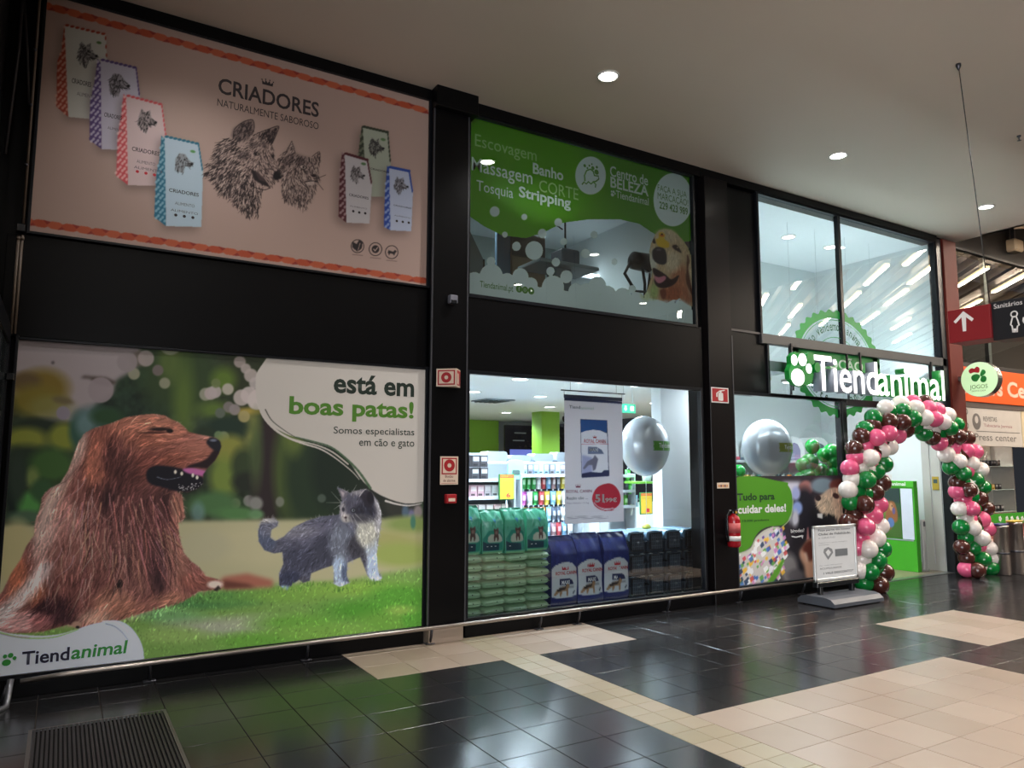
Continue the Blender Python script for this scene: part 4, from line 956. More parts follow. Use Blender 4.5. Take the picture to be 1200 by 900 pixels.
t = thing('fire_notice', 'small red ring fire notice above the green display stand', 'sign', tuple(WX(1039, 560, 11.345))); MB().box(-.003, -.09, -.06, .003, .09, .06, .001).build('plate', mat('sign_white', (226, 224, 220), .5), t); MB().lathe([(.02, -.008), (.045, -.008), (.045, -.004)], 16, (0, 0, 0), 'x').build('ring', RED, t)

# ------------------------------------------------------------------ grooming salon behind the green film
struct('wall_salon_back', MB().box(3.0, 3.4, 2.88, 6.7, 3.5, 5.05), mat('salon_wall', (176, 196, 196), .6, vary=.03))
struct('floor_3', MB().box(2.6, .2, 2.88, 6.7, 3.5, 2.9), mat('salon_floor', (150, 154, 156), .4))
struct('ceiling_5', MB().box(2.6, .2, 5.0, 6.7, 3.5, 5.08), WHC)
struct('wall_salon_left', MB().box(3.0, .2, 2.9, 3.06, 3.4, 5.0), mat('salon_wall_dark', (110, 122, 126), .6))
for x in (4.2, 5.6):
    downlight(x, 2.0, 5.0, 9, 'downlight in the grooming salon ceiling behind the green film, %s one' % ('left' if x < 5 else 'right'), 'downlights of the grooming salon', r=.1, colr=(.84, .97, 1), estr=12, size=2.7)
def sal(q, Y): return W(*q, Y)
p = sal((655, 316), 1.2); t = thing('grooming_table', 'grey adjustable grooming table seen through the green window film', 'table', (p.x, 1.2, 2.9))
zt = p.z - 2.9
MB().box(-.42, -.22, zt, .46, .3, zt + .045, .01).build('table_top', mat('table_grey', (120, 128, 132), .4), t)
MB().box(-.12, -.1, 0, .12, .1, zt, .01).box(-.3, -.22, 0, .3, .25, .05, .01).build('pedestal', mat('pedestal_grey', (90, 98, 102), .4), t)
MB().box(-.05, -.15, zt + .046, .22, .12, zt + .24, .02).build('dryer_box', mat('dryer_grey', (70, 78, 90), .4), t)
MB().tube([(.24, .2, zt), (.24, .2, zt + .78), (-.06, .2, zt + .80)], .013).build('grooming_arm', mat('camera_black', (22, 24, 28), .25), t)
MB().tube([(-.04, .2, zt + .8), (-.03, .2, zt + .6), (.06, .2, zt + .66), (.2, .2, zt + .6)], .009).build('loop', mat('camera_black', (22, 24, 28), .25), t)
pc = sal((607, 290), 1.7); t = thing('salon_cabinet', 'brown and tan cupboard in the salon, seen behind the white bubbles', 'cabinet', (pc.x, 1.7, 2.9)); hz_ = sal((607, 272), 1.7).z - 2.9; md = sal((607, 301), 1.7).z - 2.9
MB().box(-.1, 0, 0, .42, .4, hz_, .006).build('body', mat('cab_brown', (92, 80, 66), .6), t); MB().box(-.09, -.015, .05, .41, 0, md, .004).build('door', mat('cab_tan', (132, 112, 88), .6), t); MB().box(-.09, -.015, md + .02, .41, 0, hz_ - .02, .004).build('door', mat('cab_dark', (70, 62, 56), .6), t)
t = thing('salon_apron', 'blue-grey apron hanging on the side of the brown salon cupboard', 'apron', (pc.x - .2, 1.72, 2.9 + md)); MB().prism(rrect(-.1, -.42, .1, .42, .04), 0, .05).build('cloth', mat('apron_blue', (86, 110, 136), .7), t); MB().box(-.02, .01, .38, .1, .03, .42).build('hook', mat('dark_steel', (74, 74, 80), .35, metal=.7), t)
pd = sal((556, 290), 1.3); t = thing('salon_bath', 'dark grey sloping cabinet side at the left edge of the salon', 'cabinet', (pd.x, 1.3, 2.9)); hb = sal((556, 262), 1.3).z - 2.9
MB().prism([(-.5, 0), (.12, 0), (.12, hb * .72), (-.12, hb), (-.5, hb)], 0, .5).build('body', mat('bath_grey', (84, 94, 96), .5), t); MB().box(.115, -.01, 0, .135, .5, hb * .72).build('edge_trim', mat('camera_black', (22, 24, 28), .25), t)
p = sal((752, 307), 1.3); t = thing('hair_dryer_stand', 'black stand dryer with a trailing hose behind the film near the golden dog', 'dryer', (p.x, 1.3, 2.9)); z = p.z - 2.9
MB().lathe([(.05, -.2), (.12, -.15), (.13, .12), (.06, .2)], 14, (0, 0, z), 'x').build('motor_head', mat('camera_black', (22, 24, 28), .25), t); MB().tube([(0, 0, z), (.05, 0, z - .3), (.02, 0, 0)], .02).build('stand_pole', mat('camera_black', (22, 24, 28), .25), t)
MB().tube([(-.18, 0, z), (-.3, 0, z - .2), (-.12, 0, z - .42), (.1, 0, z - .4), (.16, 0, z - .1)], .022).build('hose', mat('camera_black', (22, 24, 28), .25), t)
t = thing('mirror_lamp', 'bright white lamp strip on the salon wall behind the film', 'lamp', tuple(sal((690, 322), 2.4))); MB().box(-.35, 0, -.03, .35, .05, .03, .01).build('lamp_strip', mat('salon_strip', (255, 255, 255), .4, emit=(240, 250, 255), estr=2.5), t); MB().box(-.37, .05, -.045, .37, .08, .045, .005).build('mount', SHW, t)
# ------------------------------------------------------------------ the four big prints
PG = 1.0
def fur(c, poly, guides, n, L_, wd, lo=.65, hi=1.4, jit=.25, op=.75, tint=None, curve=.25, r=rnd, grow=0):
    P = np.array(poly, float); x0, y0 = P.min(0); x1, y1 = P.max(0)
    G = [((a[0] + b[0]) / 2, (a[1] + b[1]) / 2, math.atan2(b[1] - a[1], b[0] - a[0])) for a, b in guides]
    m = c.mask_poly(poly); k = 0; tries = 0
    while k < n and tries < n * 12:
        tries += 1
        x = r.uniform(x0, x1); y = r.uniform(y0, y1); u = int((x - c.x0) * c.sc); v = int((y - c.y0) * c.sc)
        if not (0 <= u < c.w and 0 <= v < c.h) or m[v, u] < .5: continue
        k += 1
        sx = sy = 0
        for gx, gy, a in G:
            w_ = 1 / ((x - gx) ** 2 + (y - gy) ** 2 + 20) ** 1.5; sx += math.cos(a) * w_; sy += math.sin(a) * w_
        a = math.atan2(sy, sx) + r.gauss(0, jit); L = L_ * r.uniform(.5, 1.3)
        f = r.uniform(lo, hi) if tint is None else 1
        col = np.clip(c.a[v, u] * f + (f - 1) * 12, 0, 255) if tint is None else np.array(tint)
        a2 = a + r.gauss(0, curve)
        q = (x + math.cos(a) * L / 2, y + math.sin(a) * L / 2); q2 = (q[0] + math.cos(a2) * L / 2, q[1] + math.sin(a2) * L / 2)
        w_ = wd * r.uniform(.6, 1.3)
        c.line((x, y), q, w_, col, op, w_ * .9); c.line(q, q2, w_ * .9, col, op, w_ * .25)
def blobs(c, L):
    for b in L: c.ell(b[0], b[1], b[2], b[3], b[4], b[5] if len(b) > 5 else 6, b[6] if len(b) > 6 else 1)

# ---- dog and kitten poster
c = Cv(-12, 392, 504, 802, 2, (44, 56, 40))
blobs(c, [(170, 455, 45, 40, (34, 54, 36), 30), (150, 480, 40, 24, (30, 46, 34), 16)])
nz_ = sum(w_ * vnoise(c.w, c.h, cell, sd) for cell, w_, sd in ((34, .5, 3), (16, .3, 4), (8, .2, 5)))[..., None]
c.a = c.a * (.45 + 1.15 * nz_)
c.poly([(-12, 392), (158, 392), (166, 415), (160, 432), (136, 446), (132, 462), (112, 474), (100, 492), (60, 500), (-12, 440)], (140, 130, 133), 2.5)
c.poly([(15, 392), (162, 392), (160, 418), (16, 410)], (118, 110, 111), 1, .6)
blobs(c, [(210, 440, 45, 45, (44, 62, 34), 25), (300, 430, 40, 60, (40, 48, 30), 25), (215, 470, 12, 50, (84, 108, 40), 16, .8), (198, 425, 12, 22, (84, 104, 44), 12, .7),
          (50, 455, 30, 22, (112, 92, 30), 14), (30, 448, 18, 12, (92, 74, 46), 8), (42, 470, 30, 18, (112, 100, 32), 14), (60, 478, 26, 14, (118, 118, 66), 10, .6), (45, 500, 34, 10, (32, 44, 34), 8), (30, 515, 26, 14, (120, 126, 44), 10), (75, 512, 18, 16, (116, 124, 40), 10), (95, 505, 14, 22, (44, 78, 66), 8), (110, 490, 22, 14, (62, 92, 92), 12, .8),
          (100, 498, 10, 14, (96, 124, 128), 9, .7), (125, 488, 18, 10, (36, 66, 38), 8), (30, 540, 30, 18, (34, 48, 36), 12), (60, 545, 26, 20, (54, 88, 40), 12), (38, 560, 8, 12, (100, 118, 60), 7), (16, 580, 10, 30, (22, 34, 30), 8), (34, 592, 14, 16, (70, 134, 62), 8), (50, 575, 14, 14, (46, 78, 46), 8), (30, 606, 22, 8, (66, 92, 70), 6), (20, 560, 10, 30, (40, 54, 44), 8),
          (62, 425, 0.1, 0.1, (0, 0, 0))])
c.poly([(94, 443), (99, 440), (108, 441), (124, 442), (138, 448), (128, 453), (112, 450), (106, 444)], (72, 62, 58), 1.5)
c.poly([(60, 466), (70, 464), (82, 467), (88, 473), (76, 474), (64, 471)], (96, 84, 56), 2)
c.poly([(148, 418), (165, 410), (172, 428), (158, 430)], (92, 84, 76), 2)
bok = [(171, 420, 9.5, (142, 130, 128)), (157, 438, 7, (134, 132, 110)), (185, 434, 6.5, (104, 92, 92)), (193, 449, 6.5, (128, 128, 106)), (149, 424, 12, (130, 120, 122)), (74, 484, 8, (122, 114, 130)), (118, 457, 15, (134, 122, 126)), (241, 462, 7.5, (136, 136, 118)), (247, 461, 7.5, (162, 148, 148)), (252, 459, 7.5, (162, 150, 150)),
       (267, 456, 6.8, (162, 154, 144)), (253, 449, 5.5, (96, 110, 64)), (281, 424, 7, (140, 128, 124)), (288, 432, 6, (150, 138, 134)), (294, 440, 8, (156, 144, 140)), (299, 449, 7, (160, 150, 148)), (283, 466, 9.5, (164, 152, 148)), (292, 463, 10, (172, 160, 158)), (303, 468, 12, (176, 164, 162)), (268, 477, 6.5, (112, 104, 104)), (275, 480, 6.5, (128, 118, 120)),
       (258, 484, 6, (84, 92, 84)), (286, 488, 7, (150, 138, 88)), (262, 512, 6.5, (112, 128, 96)), (256, 510, 5, (96, 120, 80)), (200, 402, 14, (126, 132, 108)), (276, 590, 6, (104, 110, 82)), (292, 587, 7, (120, 118, 116)), (300, 470, 10, (174, 164, 160))]
blobs(c, [(262, 445, 14, 14, (92, 122, 36), 14, .8), (296, 505, 8, 22, (130, 128, 60), 10), (250, 480, 18, 10, (80, 104, 40), 12), (265, 500, 26, 12, (30, 48, 38), 10), (290, 482, 16, 4, (150, 130, 50), 5), (240, 510, 12, 10, (34, 48, 34), 8)])
for x, y, r_, cc in bok: c.ell(x, y, r_, r_, cc, 2.0, .92)
blobs(c, [(270, 530, 20, 20, (124, 126, 52), 12), (262, 560, 16, 24, (104, 124, 50), 12), (285, 545, 14, 20, (48, 62, 38), 10), (290, 565, 18, 12, (34, 40, 32), 8), (250, 590, 30, 14, (66, 104, 60), 10), (232, 600, 8, 12, (96, 130, 130), 6, .7), (278, 602, 26, 8, (72, 116, 64), 6),
          (318, 520, 9, 90, (44, 32, 34), 5), (310, 560, 16, 60, (42, 34, 36), 10), (340, 550, 20, 60, (62, 78, 38), 12), (365, 560, 30, 60, (34, 50, 34), 14), (395, 550, 30, 50, (26, 38, 30), 16), (430, 560, 20, 50, (30, 40, 32), 14), (345, 510, 12, 24, (96, 112, 46), 10, .7), (300, 530, 8, 40, (70, 92, 50), 8, .7), (440, 590, 30, 20, (34, 38, 34), 10), (470, 590, 20, 20, (46, 48, 44), 8),
          (328, 588, 5, 6, (120, 122, 116), 2, .7), (377, 584, 5, 5, (100, 112, 104), 2, .5), (300, 590, 8, 8, (118, 118, 114), 4), (300, 603, 9, 6, (88, 128, 84), 4), (482, 605, 5, 8, (96, 96, 130), 3), (490, 600, 5, 8, (130, 120, 120), 3), (475, 600, 4, 8, (70, 90, 110), 3)])
c.poly([(-12, 617), (120, 614), (200, 611), (300, 609), (504, 608), (504, 802), (-12, 802)], (166, 162, 124), 2.2)
blobs(c, [(480, 615, 30, 10, (120, 140, 74), 8), (484, 612, 3, 8, (60, 110, 90), 2), (440, 635, 60, 14, (150, 150, 90), 12), (470, 650, 40, 14, (140, 156, 78), 10), (300, 640, 60, 22, (172, 166, 128), 14), (240, 640, 30, 20, (166, 162, 128), 10), (20, 650, 24, 40, (172, 164, 116), 10), (380, 650, 30, 10, (158, 156, 96), 8)])
gr = [(-12, 736), (100, 734), (160, 726), (185, 714), (225, 700), (255, 692), (300, 686), (345, 683), (400, 682), (450, 672), (504, 664), (504, 802), (-12, 802)]
c.poly(gr, (108, 150, 68), 3)
blobs(c, [(230, 705, 60, 9, (66, 120, 62), 8), (200, 722, 40, 8, (104, 160, 100), 8, .8), (270, 700, 50, 8, (86, 140, 62), 8), (340, 698, 50, 8, (110, 156, 60), 8), (420, 690, 60, 8, (120, 164, 60), 8), (250, 735, 50, 9, (160, 160, 148), 12, .8), (300, 728, 40, 7, (158, 160, 140), 10, .7), (200, 745, 40, 9, (132, 168, 84), 9),
          (350, 730, 50, 10, (98, 156, 54), 9), (430, 715, 50, 12, (72, 140, 40), 12), (470, 700, 40, 14, (78, 146, 44), 12), (460, 730, 40, 14, (96, 150, 52), 12), (380, 745, 60, 12, (110, 160, 60), 10), (300, 752, 40, 10, (96, 156, 52), 9), (485, 725, 14, 16, (80, 150, 46), 8), (470, 715, 16, 5, (150, 176, 80), 6, .6)])
fur(c, gr, [((300, 740), (302, 730)), ((200, 740), (201, 730))], 5200, 3.6, .9, .68, 1.38, .5, .6)
# the setter
dog = [(92, 518), (99, 508), (107, 503), (120, 499), (133, 495), (147, 489), (160, 487), (167, 486), (180, 485), (193, 487), (200, 491), (209, 495), (217, 501), (221, 506), (233, 509), (244, 511), (253, 513), (258, 517), (259.5, 523), (257, 531), (252, 540), (243, 549), (238, 556), (238, 567), (233, 572), (220, 577), (207, 575.5), (213, 580), (215, 590), (216, 600), (217, 607), (209, 613), (210, 627), (213, 640), (215, 647), (223, 657), (233, 664), (241, 675), (256, 679),
       (261, 682), (260, 687), (256, 691), (245, 692), (233, 693), (225, 699), (212, 707), (193, 712), (172, 717), (160, 721), (147, 725), (138, 728), (124, 732), (105, 736), (93, 737), (85, 733), (80, 732), (66, 736), (51, 740), (30, 742), (-12, 742), (-12, 712), (3, 693), (13, 672), (24, 656), (31, 640), (40, 627), (41, 611), (47, 595), (49, 583), (57, 573), (71, 566), (80, 551)]
bgc = c.a.copy()
c.poly([(250, 690), (262, 676), (290, 672), (320, 680), (320, 688), (280, 690)], (158, 92, 74), 2.5)
c.poly([(262, 680), (290, 684), (300, 688), (262, 690)], (96, 52, 42), 2)
c.a[:] = c.a; base = c.a.copy()
c.a[:] = np.array((122, 72, 66), np.float32)
blobs(c, [(180, 495, 40, 12, (168, 104, 84), 10), (150, 500, 22, 12, (160, 96, 78), 8), (190, 515, 40, 12, (138, 78, 62), 10), (225, 520, 26, 9, (156, 92, 78), 8), (235, 533, 22, 8, (150, 88, 72), 8), (200, 540, 26, 12, (126, 68, 54), 10), (170, 545, 22, 18, (110, 58, 50), 10), (205, 505, 12, 8, (170, 104, 84), 7), (243, 512, 14, 3, (176, 118, 104), 4),
          (122, 520, 18, 22, (140, 78, 64), 8), (115, 545, 16, 26, (160, 92, 74), 9), (132, 535, 12, 24, (78, 42, 40), 8), (150, 560, 16, 30, (84, 46, 42), 10), (120, 575, 16, 12, (88, 50, 46), 8), (130, 590, 14, 24, (56, 32, 34), 9), (188, 580, 16, 14, (88, 50, 48), 8), (195, 590, 9, 20, (48, 28, 30), 6), (207, 595, 8, 18, (164, 108, 90), 5),
          (160, 610, 34, 36, (106, 62, 60), 14), (100, 620, 24, 36, (126, 78, 74), 12), (75, 610, 20, 30, (164, 112, 104), 12), (90, 650, 40, 30, (128, 80, 74), 14), (160, 660, 44, 40, (118, 74, 68), 14), (185, 665, 9, 30, (66, 40, 42), 7), (150, 640, 6, 34, (90, 56, 54), 6), (205, 660, 14, 36, (138, 90, 78), 9), (230, 680, 20, 10, (128, 72, 62), 6), (110, 680, 30, 20, (112, 66, 62), 10), (70, 690, 30, 16, (100, 58, 54), 9),
          (62, 710, 26, 14, (50, 26, 32), 8), (80, 722, 20, 9, (56, 32, 36), 6), (35, 690, 20, 16, (154, 84, 62), 9), (20, 670, 12, 22, (176, 98, 72), 8), (135, 705, 24, 18, (160, 106, 88), 9), (112, 722, 20, 9, (186, 142, 124), 6), (150, 712, 22, 9, (150, 96, 78), 7), (200, 700, 20, 8, (160, 104, 84), 6), (28, 728, 26, 12, (190, 140, 138), 7), (50, 728, 14, 10, (150, 90, 90), 6), (140, 684, 5, 5, (30, 24, 24), 2)])
c.poly([(92, 512), (104, 505), (100, 525), (88, 548), (76, 572), (66, 588), (60, 604), (56, 625), (40, 640), (42, 612), (50, 590), (62, 572), (76, 556), (84, 536)], (196, 172, 160), 4, .85)
c.poly([(50, 655), (64, 660), (44, 690), (20, 718), (-6, 740), (-12, 725), (10, 702), (34, 676)], (214, 200, 200), 3, .9)
c.poly([(57, 600), (70, 612), (60, 640), (48, 660), (38, 650), (44, 620)], (190, 156, 148), 5, .7)
fl = [((110, 505), (96, 545)), ((130, 505), (118, 560)), ((150, 495), (140, 530)), ((180, 492), (150, 500)), ((215, 505), (180, 505)), ((245, 520), (215, 525)), ((200, 545), (170, 560)), ((88, 545), (60, 590)), ((60, 600), (44, 650)), ((30, 650), (8, 700)), ((100, 590), (90, 650)), ((125, 590), (120, 650)), ((150, 590), (160, 650)), ((175, 590), (200, 640)), ((208, 585), (214, 610)), ((160, 650), (150, 700)), ((185, 650), (195, 700)), ((205, 640), (230, 685)), ((100, 660), (95, 705)), ((60, 660), (55, 700)), ((130, 690), (105, 725)), ((170, 700), (140, 722)), ((215, 695), (180, 712)), ((40, 720), (10, 730)), ((240, 680), (256, 684))]
c.poly([(143, 520), (160, 545), (172, 572), (200, 580), (206, 600), (190, 620), (165, 640), (150, 610), (140, 580), (128, 560)], (70, 38, 38), 6, .6)
c.poly([(178, 620), (192, 640), (200, 670), (196, 700), (182, 690), (174, 650)], (56, 32, 36), 4, .6)
fur(c, dog, fl, 2600, 15, 1.5, .7, 1.35, .18, .6)
fur(c, dog, fl, 3600, 11, .8, .55, 1.6, .2, .65)
for k in range(110):                                # long light locks on the chest
    x = rnd.uniform(95, 205); y = rnd.uniform(575, 660); q = [(x, y)]; a = math.radians(90 - (x - 130) * .35)
    for j in range(4): a += rnd.gauss(0, .16); x += math.cos(a) * 11; y += math.sin(a) * 11; q.append((x, y))
    c.path(q, 1.3, (rnd.randint(170, 214), rnd.randint(114, 146), rnd.randint(104, 134)), .6, .3)
    x, y = q[0][0] + rnd.uniform(-3, 3), q[0][1]; c.path([(a_ + x - q[0][0] + 2.2, b_ + 2) for a_, b_ in q], 1.2, (56, 30, 32), .6, .3)
for k in range(50):
    x = rnd.uniform(60, 110); y = rnd.uniform(560, 690); q = [(x, y)]; a = math.radians(100 + (100 - x) * .4)
    for j in range(4): a += rnd.gauss(0, .22); x += math.cos(a) * 9; y += math.sin(a) * 9; q.append((x, y))
    c.path(q, 1.1, (rnd.randint(180, 214), rnd.randint(140, 176), rnd.randint(130, 164)), .55, .3)
blobs(c, [(235, 524, 18, 5, (158, 98, 82), 5, .6), (187, 503, 12, 2.2, (36, 24, 24), 1.6), (199, 505, 4, 2.4, (20, 16, 18), 1.2), (180, 507, 16, 1.2, (70, 38, 32), 1.2)])
c.poly([(236, 541), (243, 537), (250, 528), (257, 522), (260, 524), (257, 532), (252, 541), (243, 549), (232, 548), (216, 549), (222, 545)], (34, 22, 26), 1)
c.poly(spline([(242, 518), (246, 513), (252, 513), (258, 516.5), (260, 522), (257, 529), (250, 527), (245, 523)]), (28, 28, 36), .8); c.ell(250, 516, 4, 1.6, (110, 118, 142), 1.4, .8)
c.poly(spline([(172, 552), (180, 546), (196, 546), (212, 549), (226, 553), (238, 560), (239, 567), (232, 573), (218, 577), (204, 575), (190, 571), (178, 568), (172, 562)]), (20, 18, 28), 1)
c.poly(spline([(214, 550), (222, 548.5), (232, 549.5), (242, 552), (252, 552), (256, 557), (253, 562), (246, 561), (238, 558), (228, 556.5), (219, 554)]), (176, 88, 150), .8)
c.poly([(240, 555), (252, 556), (254, 561), (246, 561), (238, 559)], (128, 52, 108), .8)
for q in [(205.5, 553), (213, 555), (226, 557), (231, 559.5)]: c.ell(q[0], q[1], 1.6, 2.4, (206, 200, 186), .8)
c.path([(184, 559), (196, 562), (212, 559)], 1.0, (110, 118, 138), .8, .5)
for k in range(46): x = rnd.uniform(208, 238); y = 569.5 + rnd.uniform(-3, 5) - (x - 222) * .06; c.ell(x, y, .6, .6, (190, 186, 190), .6, .8)
for q in [((196, 486), (194.5, 477)), ((216, 500), (221, 494)), ((217, 502), (229, 502)), ((215, 499), (224, 499))]: c.line(q[0], q[1], .8, (190, 170, 150), .8, .2)
m = c.mask_poly(dog, .5)[..., None]; c.a = base * (1 - m) + c.a * m
for k in range(240):                               # hairs past the outline
    i = rnd.randrange(len(dog)); p_, q_ = dog[i], dog[(i + 1) % len(dog)]; t_ = rnd.random(); x = p_[0] + (q_[0] - p_[0]) * t_; y = p_[1] + (q_[1] - p_[1]) * t_
    if x > 218 and y < 580: continue
    a = rnd.uniform(0, 6.28); L = rnd.uniform(2, 6); c.line((x, y), (x + math.cos(a) * L, y + abs(math.sin(a)) * L), .8, (160, 104, 90) if rnd.random() < .6 else (200, 160, 146), .6, .2)
c.ell(252, 685, 9, 4.5, (206, 188, 176), 2.5); c.poly([(250, 692), (256, 686), (259, 690), (254, 693)], (46, 36, 34), .6); c.ell(90, 732, 6, 4, (170, 130, 112), 2); c.ell(91, 735, 2.4, 1.6, (34, 28, 26), .8)
fur(c, [(140, 728), (190, 714), (235, 697), (262, 692), (262, 700), (200, 722), (150, 734)], [((200, 720), (201, 710))], 260, 5, .9, .7, 1.4, .5, .8)
# the kitten
cat = [(308.7, 608), (321, 607), (326.5, 611.3), (325, 616.8), (318, 621), (317, 630), (322.7, 634), (332, 629), (344.4, 617.5), (360, 610), (377, 605), (397, 603), (399, 599), (398, 593.4), (401, 586), (398, 578), (395, 570.5), (403, 574), (409.7, 577.5), (419, 574.5), (428.4, 573), (436, 577), (443, 588), (447, 600.4), (447, 613), (445.5, 622), (443, 637.8), (441.6, 650), (443, 669), (448, 677), (445, 680.5), (436, 681), (430.7, 675), (425, 659.5), (422, 653), (413, 657), (407, 659.5), (406.6, 675), (409.7, 683), (399, 688), (391, 684.4), (391, 669), (390, 662.6), (377, 667), (364.6, 672), (363, 681), (355, 683), (350.6, 679.7), (343, 684.4), (336.6, 692), (327, 686), (327, 672), (332, 661), (331, 647), (321, 648.6), (310, 645), (303, 634.6), (302.4, 622), (305.6, 612)]
base = c.a.copy(); c.a[:] = np.array((78, 80, 98), np.float32)
blobs(c, [(370, 625, 40, 16, (88, 88, 108), 10), (355, 655, 26, 16, (60, 62, 80), 10), (385, 645, 20, 20, (58, 60, 76), 10), (312, 632, 12, 14, (74, 82, 106), 6), (312, 610, 14, 3, (160, 158, 160), 4), (340, 622, 30, 8, (108, 108, 122), 7), (400, 635, 14, 24, (96, 102, 118), 8), (420, 640, 14, 14, (56, 56, 66), 8), (340, 678, 14, 10, (52, 56, 78), 6), (333, 690, 7, 4, (120, 150, 180), 3),
          (398, 668, 9, 16, (150, 170, 196), 4), (404, 672, 4, 12, (80, 92, 120), 3), (399, 685, 10, 4, (170, 184, 206), 2.5), (432, 618, 14, 24, (146, 148, 146), 8), (436, 645, 8, 16, (150, 162, 176), 5), (438, 665, 8, 18, (156, 174, 200), 4), (441, 678, 8, 4, (180, 190, 206), 2.5), (424, 655, 4, 10, (60, 60, 70), 4), (430, 624, 12, 16, (166, 166, 156), 7), (443, 600, 5, 20, (160, 160, 168), 4),
          (418, 590, 18, 14, (76, 76, 92), 6), (428, 600, 14, 12, (42, 42, 54), 6), (432, 584, 7, 10, (40, 38, 48), 3), (403, 598, 5, 10, (150, 146, 152), 4), (406, 607, 6, 5, (176, 170, 168), 3), (402, 577, 5, 4, (128, 122, 130), 3), (420, 608, 16, 5, (130, 130, 130), 4, .7), (420, 577, 10, 3, (120, 118, 126), 3), (356, 680, 6, 5, (70, 70, 84), 3)])
cfl = [((330, 625), (310, 612)), ((306, 620), (305, 635)), ((390, 608), (350, 620)), ((370, 630), (345, 645)), ((345, 650), (335, 680)), ((400, 615), (396, 650)), ((395, 655), (395, 680)), ((425, 605), (428, 640)), ((440, 600), (444, 640)), ((438, 645), (440, 675)), ((412, 582), (408, 596)), ((430, 578), (436, 592)), ((420, 600), (426, 610)), ((380, 650), (365, 668))]
fur(c, cat, cfl, 1500, 5, .8, .6, 1.55, .35, .7)
c.poly([(396, 572), (402, 574.5), (408, 579), (402, 586), (399, 580)], (96, 92, 104), .5); c.poly([(398.5, 574.5), (404, 577.5), (402, 583)], (190, 176, 180), .6, .7); c.poly([(421, 582), (428, 573.5), (435, 577), (438, 588), (434, 596), (427, 590)], (40, 38, 48), .8, .9); c.path([(421, 582), (428, 573.5), (436, 577), (440, 588)], .9, (176, 172, 180), .8)
c.poly([(404, 588), (412, 586), (411, 600), (407, 604), (404, 598)], (64, 64, 80), 1, .8); c.poly([(409, 603), (420, 604), (434, 602), (432, 609), (420, 612), (410, 609)], (52, 52, 62), 1.5, .8)
c.ell(414, 598, 3.2, 3, (34, 34, 42), 1); c.ell(414, 598, 1.9, 1.8, (120, 128, 140), .8); c.ell(414.3, 598, .9, 1.3, (16, 16, 20), .6); c.ell(402.3, 597, 1.8, 2.6, (48, 48, 60), 1); c.ell(405, 606.5, 1.6, 1.2, (60, 44, 50), .8); c.line((405, 607.5), (406, 611), .7, (50, 44, 50)); c.ell(434, 583, 4, 7, (26, 24, 32), 2, .8)
m = c.mask_poly(cat, .4)[..., None]; c.a = base * (1 - m) + c.a * m
for k in range(260):
    i = rnd.randrange(len(cat)); p_, q_ = cat[i], cat[(i + 1) % len(cat)]; t_ = rnd.random(); x = p_[0] + (q_[0] - p_[0]) * t_; y = p_[1] + (q_[1] - p_[1]) * t_
    nx_, ny_ = q_[1] - p_[1], -(q_[0] - p_[0]); l_ = math.hypot(nx_, ny_) + 1e-6; L = rnd.uniform(1, 3.2)
    if x > 393 and y < 606: L *= .4
    c.line((x, y), (x + nx_ / l_ * L + rnd.gauss(0, 1), y + ny_ / l_ * L + rnd.gauss(0, 1)), .7, (150, 148, 156), .6, .2)
for q in [((399, 588), (388, 576)), ((399, 589), (382, 589)), ((398, 592), (391, 597)), ((413, 604), (422, 620)), ((411, 606), (416, 622)), ((416, 602), (428, 614)), ((414, 575), (418, 568))]: c.line(q[0], q[1], .6, (190, 186, 190), .7, .2)
for q in [(340, 690), (365, 684), (400, 690), (440, 682)]:
    for k in range(50): x = q[0] + rnd.gauss(0, 9); c.line((x, q[1] + rnd.uniform(-1, 4)), (x + rnd.gauss(0, 1), q[1] - rnd.uniform(0, 4)), .8, rnd.choice([(96, 150, 50), (60, 110, 36), (140, 176, 80)]), .8, .3)
# the pale speech shape with its brush strokes, and the logo shape
c.path([(302, 470), (309, 488), (322, 503), (338, 513), (356, 520), (375, 526), (392, 536), (412, 552), (421, 562)], 3.4, (178, 170, 164), 1, .6)
c.path([(306, 478), (316, 497), (334, 511), (352, 517), (372, 522), (390, 530), (408, 544)], 1.6, (170, 164, 156), 1)
c.poly(spline([(315, 416), (308, 426), (300, 440), (300, 462), (304, 480), (316, 497), (334, 508), (352, 514), (370, 519), (390, 526), (408, 540), (422, 560), (436, 574), (452, 583), (470, 589), (484, 590), (500, 587)], closed=False) + [(506, 587), (506, 395), (320, 395)], (168, 162, 155))
c.path([(311, 480), (318, 492), (330, 502), (346, 512), (362, 517)], 1.2, (44, 48, 36), 1, .4); c.path([(346, 512), (370, 518), (388, 524), (404, 536), (420, 552), (434, 572)], 1.2, (60, 84, 60), .9, 3.2)
c.path([(452, 587), (466, 591), (480, 592.5), (494, 590)], 2.4, (176, 172, 168), 1, 1.0)
c.poly(spline([(-12, 735), (10, 742), (30, 744), (50, 745), (70, 743), (88, 738), (106, 732), (120, 729), (134, 727), (146, 730), (156, 738), (164, 750), (168, 762), (169, 774)], closed=False) + [(169, 802), (-12, 802)], (192, 200, 214))
c.path([(0, 741.5), (20, 746.5), (40, 748), (62, 747), (80, 742), (92, 737.5)], 2.2, (140, 184, 100), .9, 1.0); c.path([(-8, 740), (10, 745), (34, 747.5)], 1.2, (150, 130, 140), .8)
c.path([(124, 731), (134, 734), (143, 741), (150, 750)], 1.0, (90, 110, 100), .7, .4); c.path([(120, 728), (132, 728), (142, 733), (150, 741)], 1.4, (206, 210, 216), .9, .5)
t = thing('animal_poster', 'large park photo poster of a red setter and a grey kitten on the lower wall', 'poster')
x0, z0, x1, z1 = -.305, .152, 2.784, 2.416
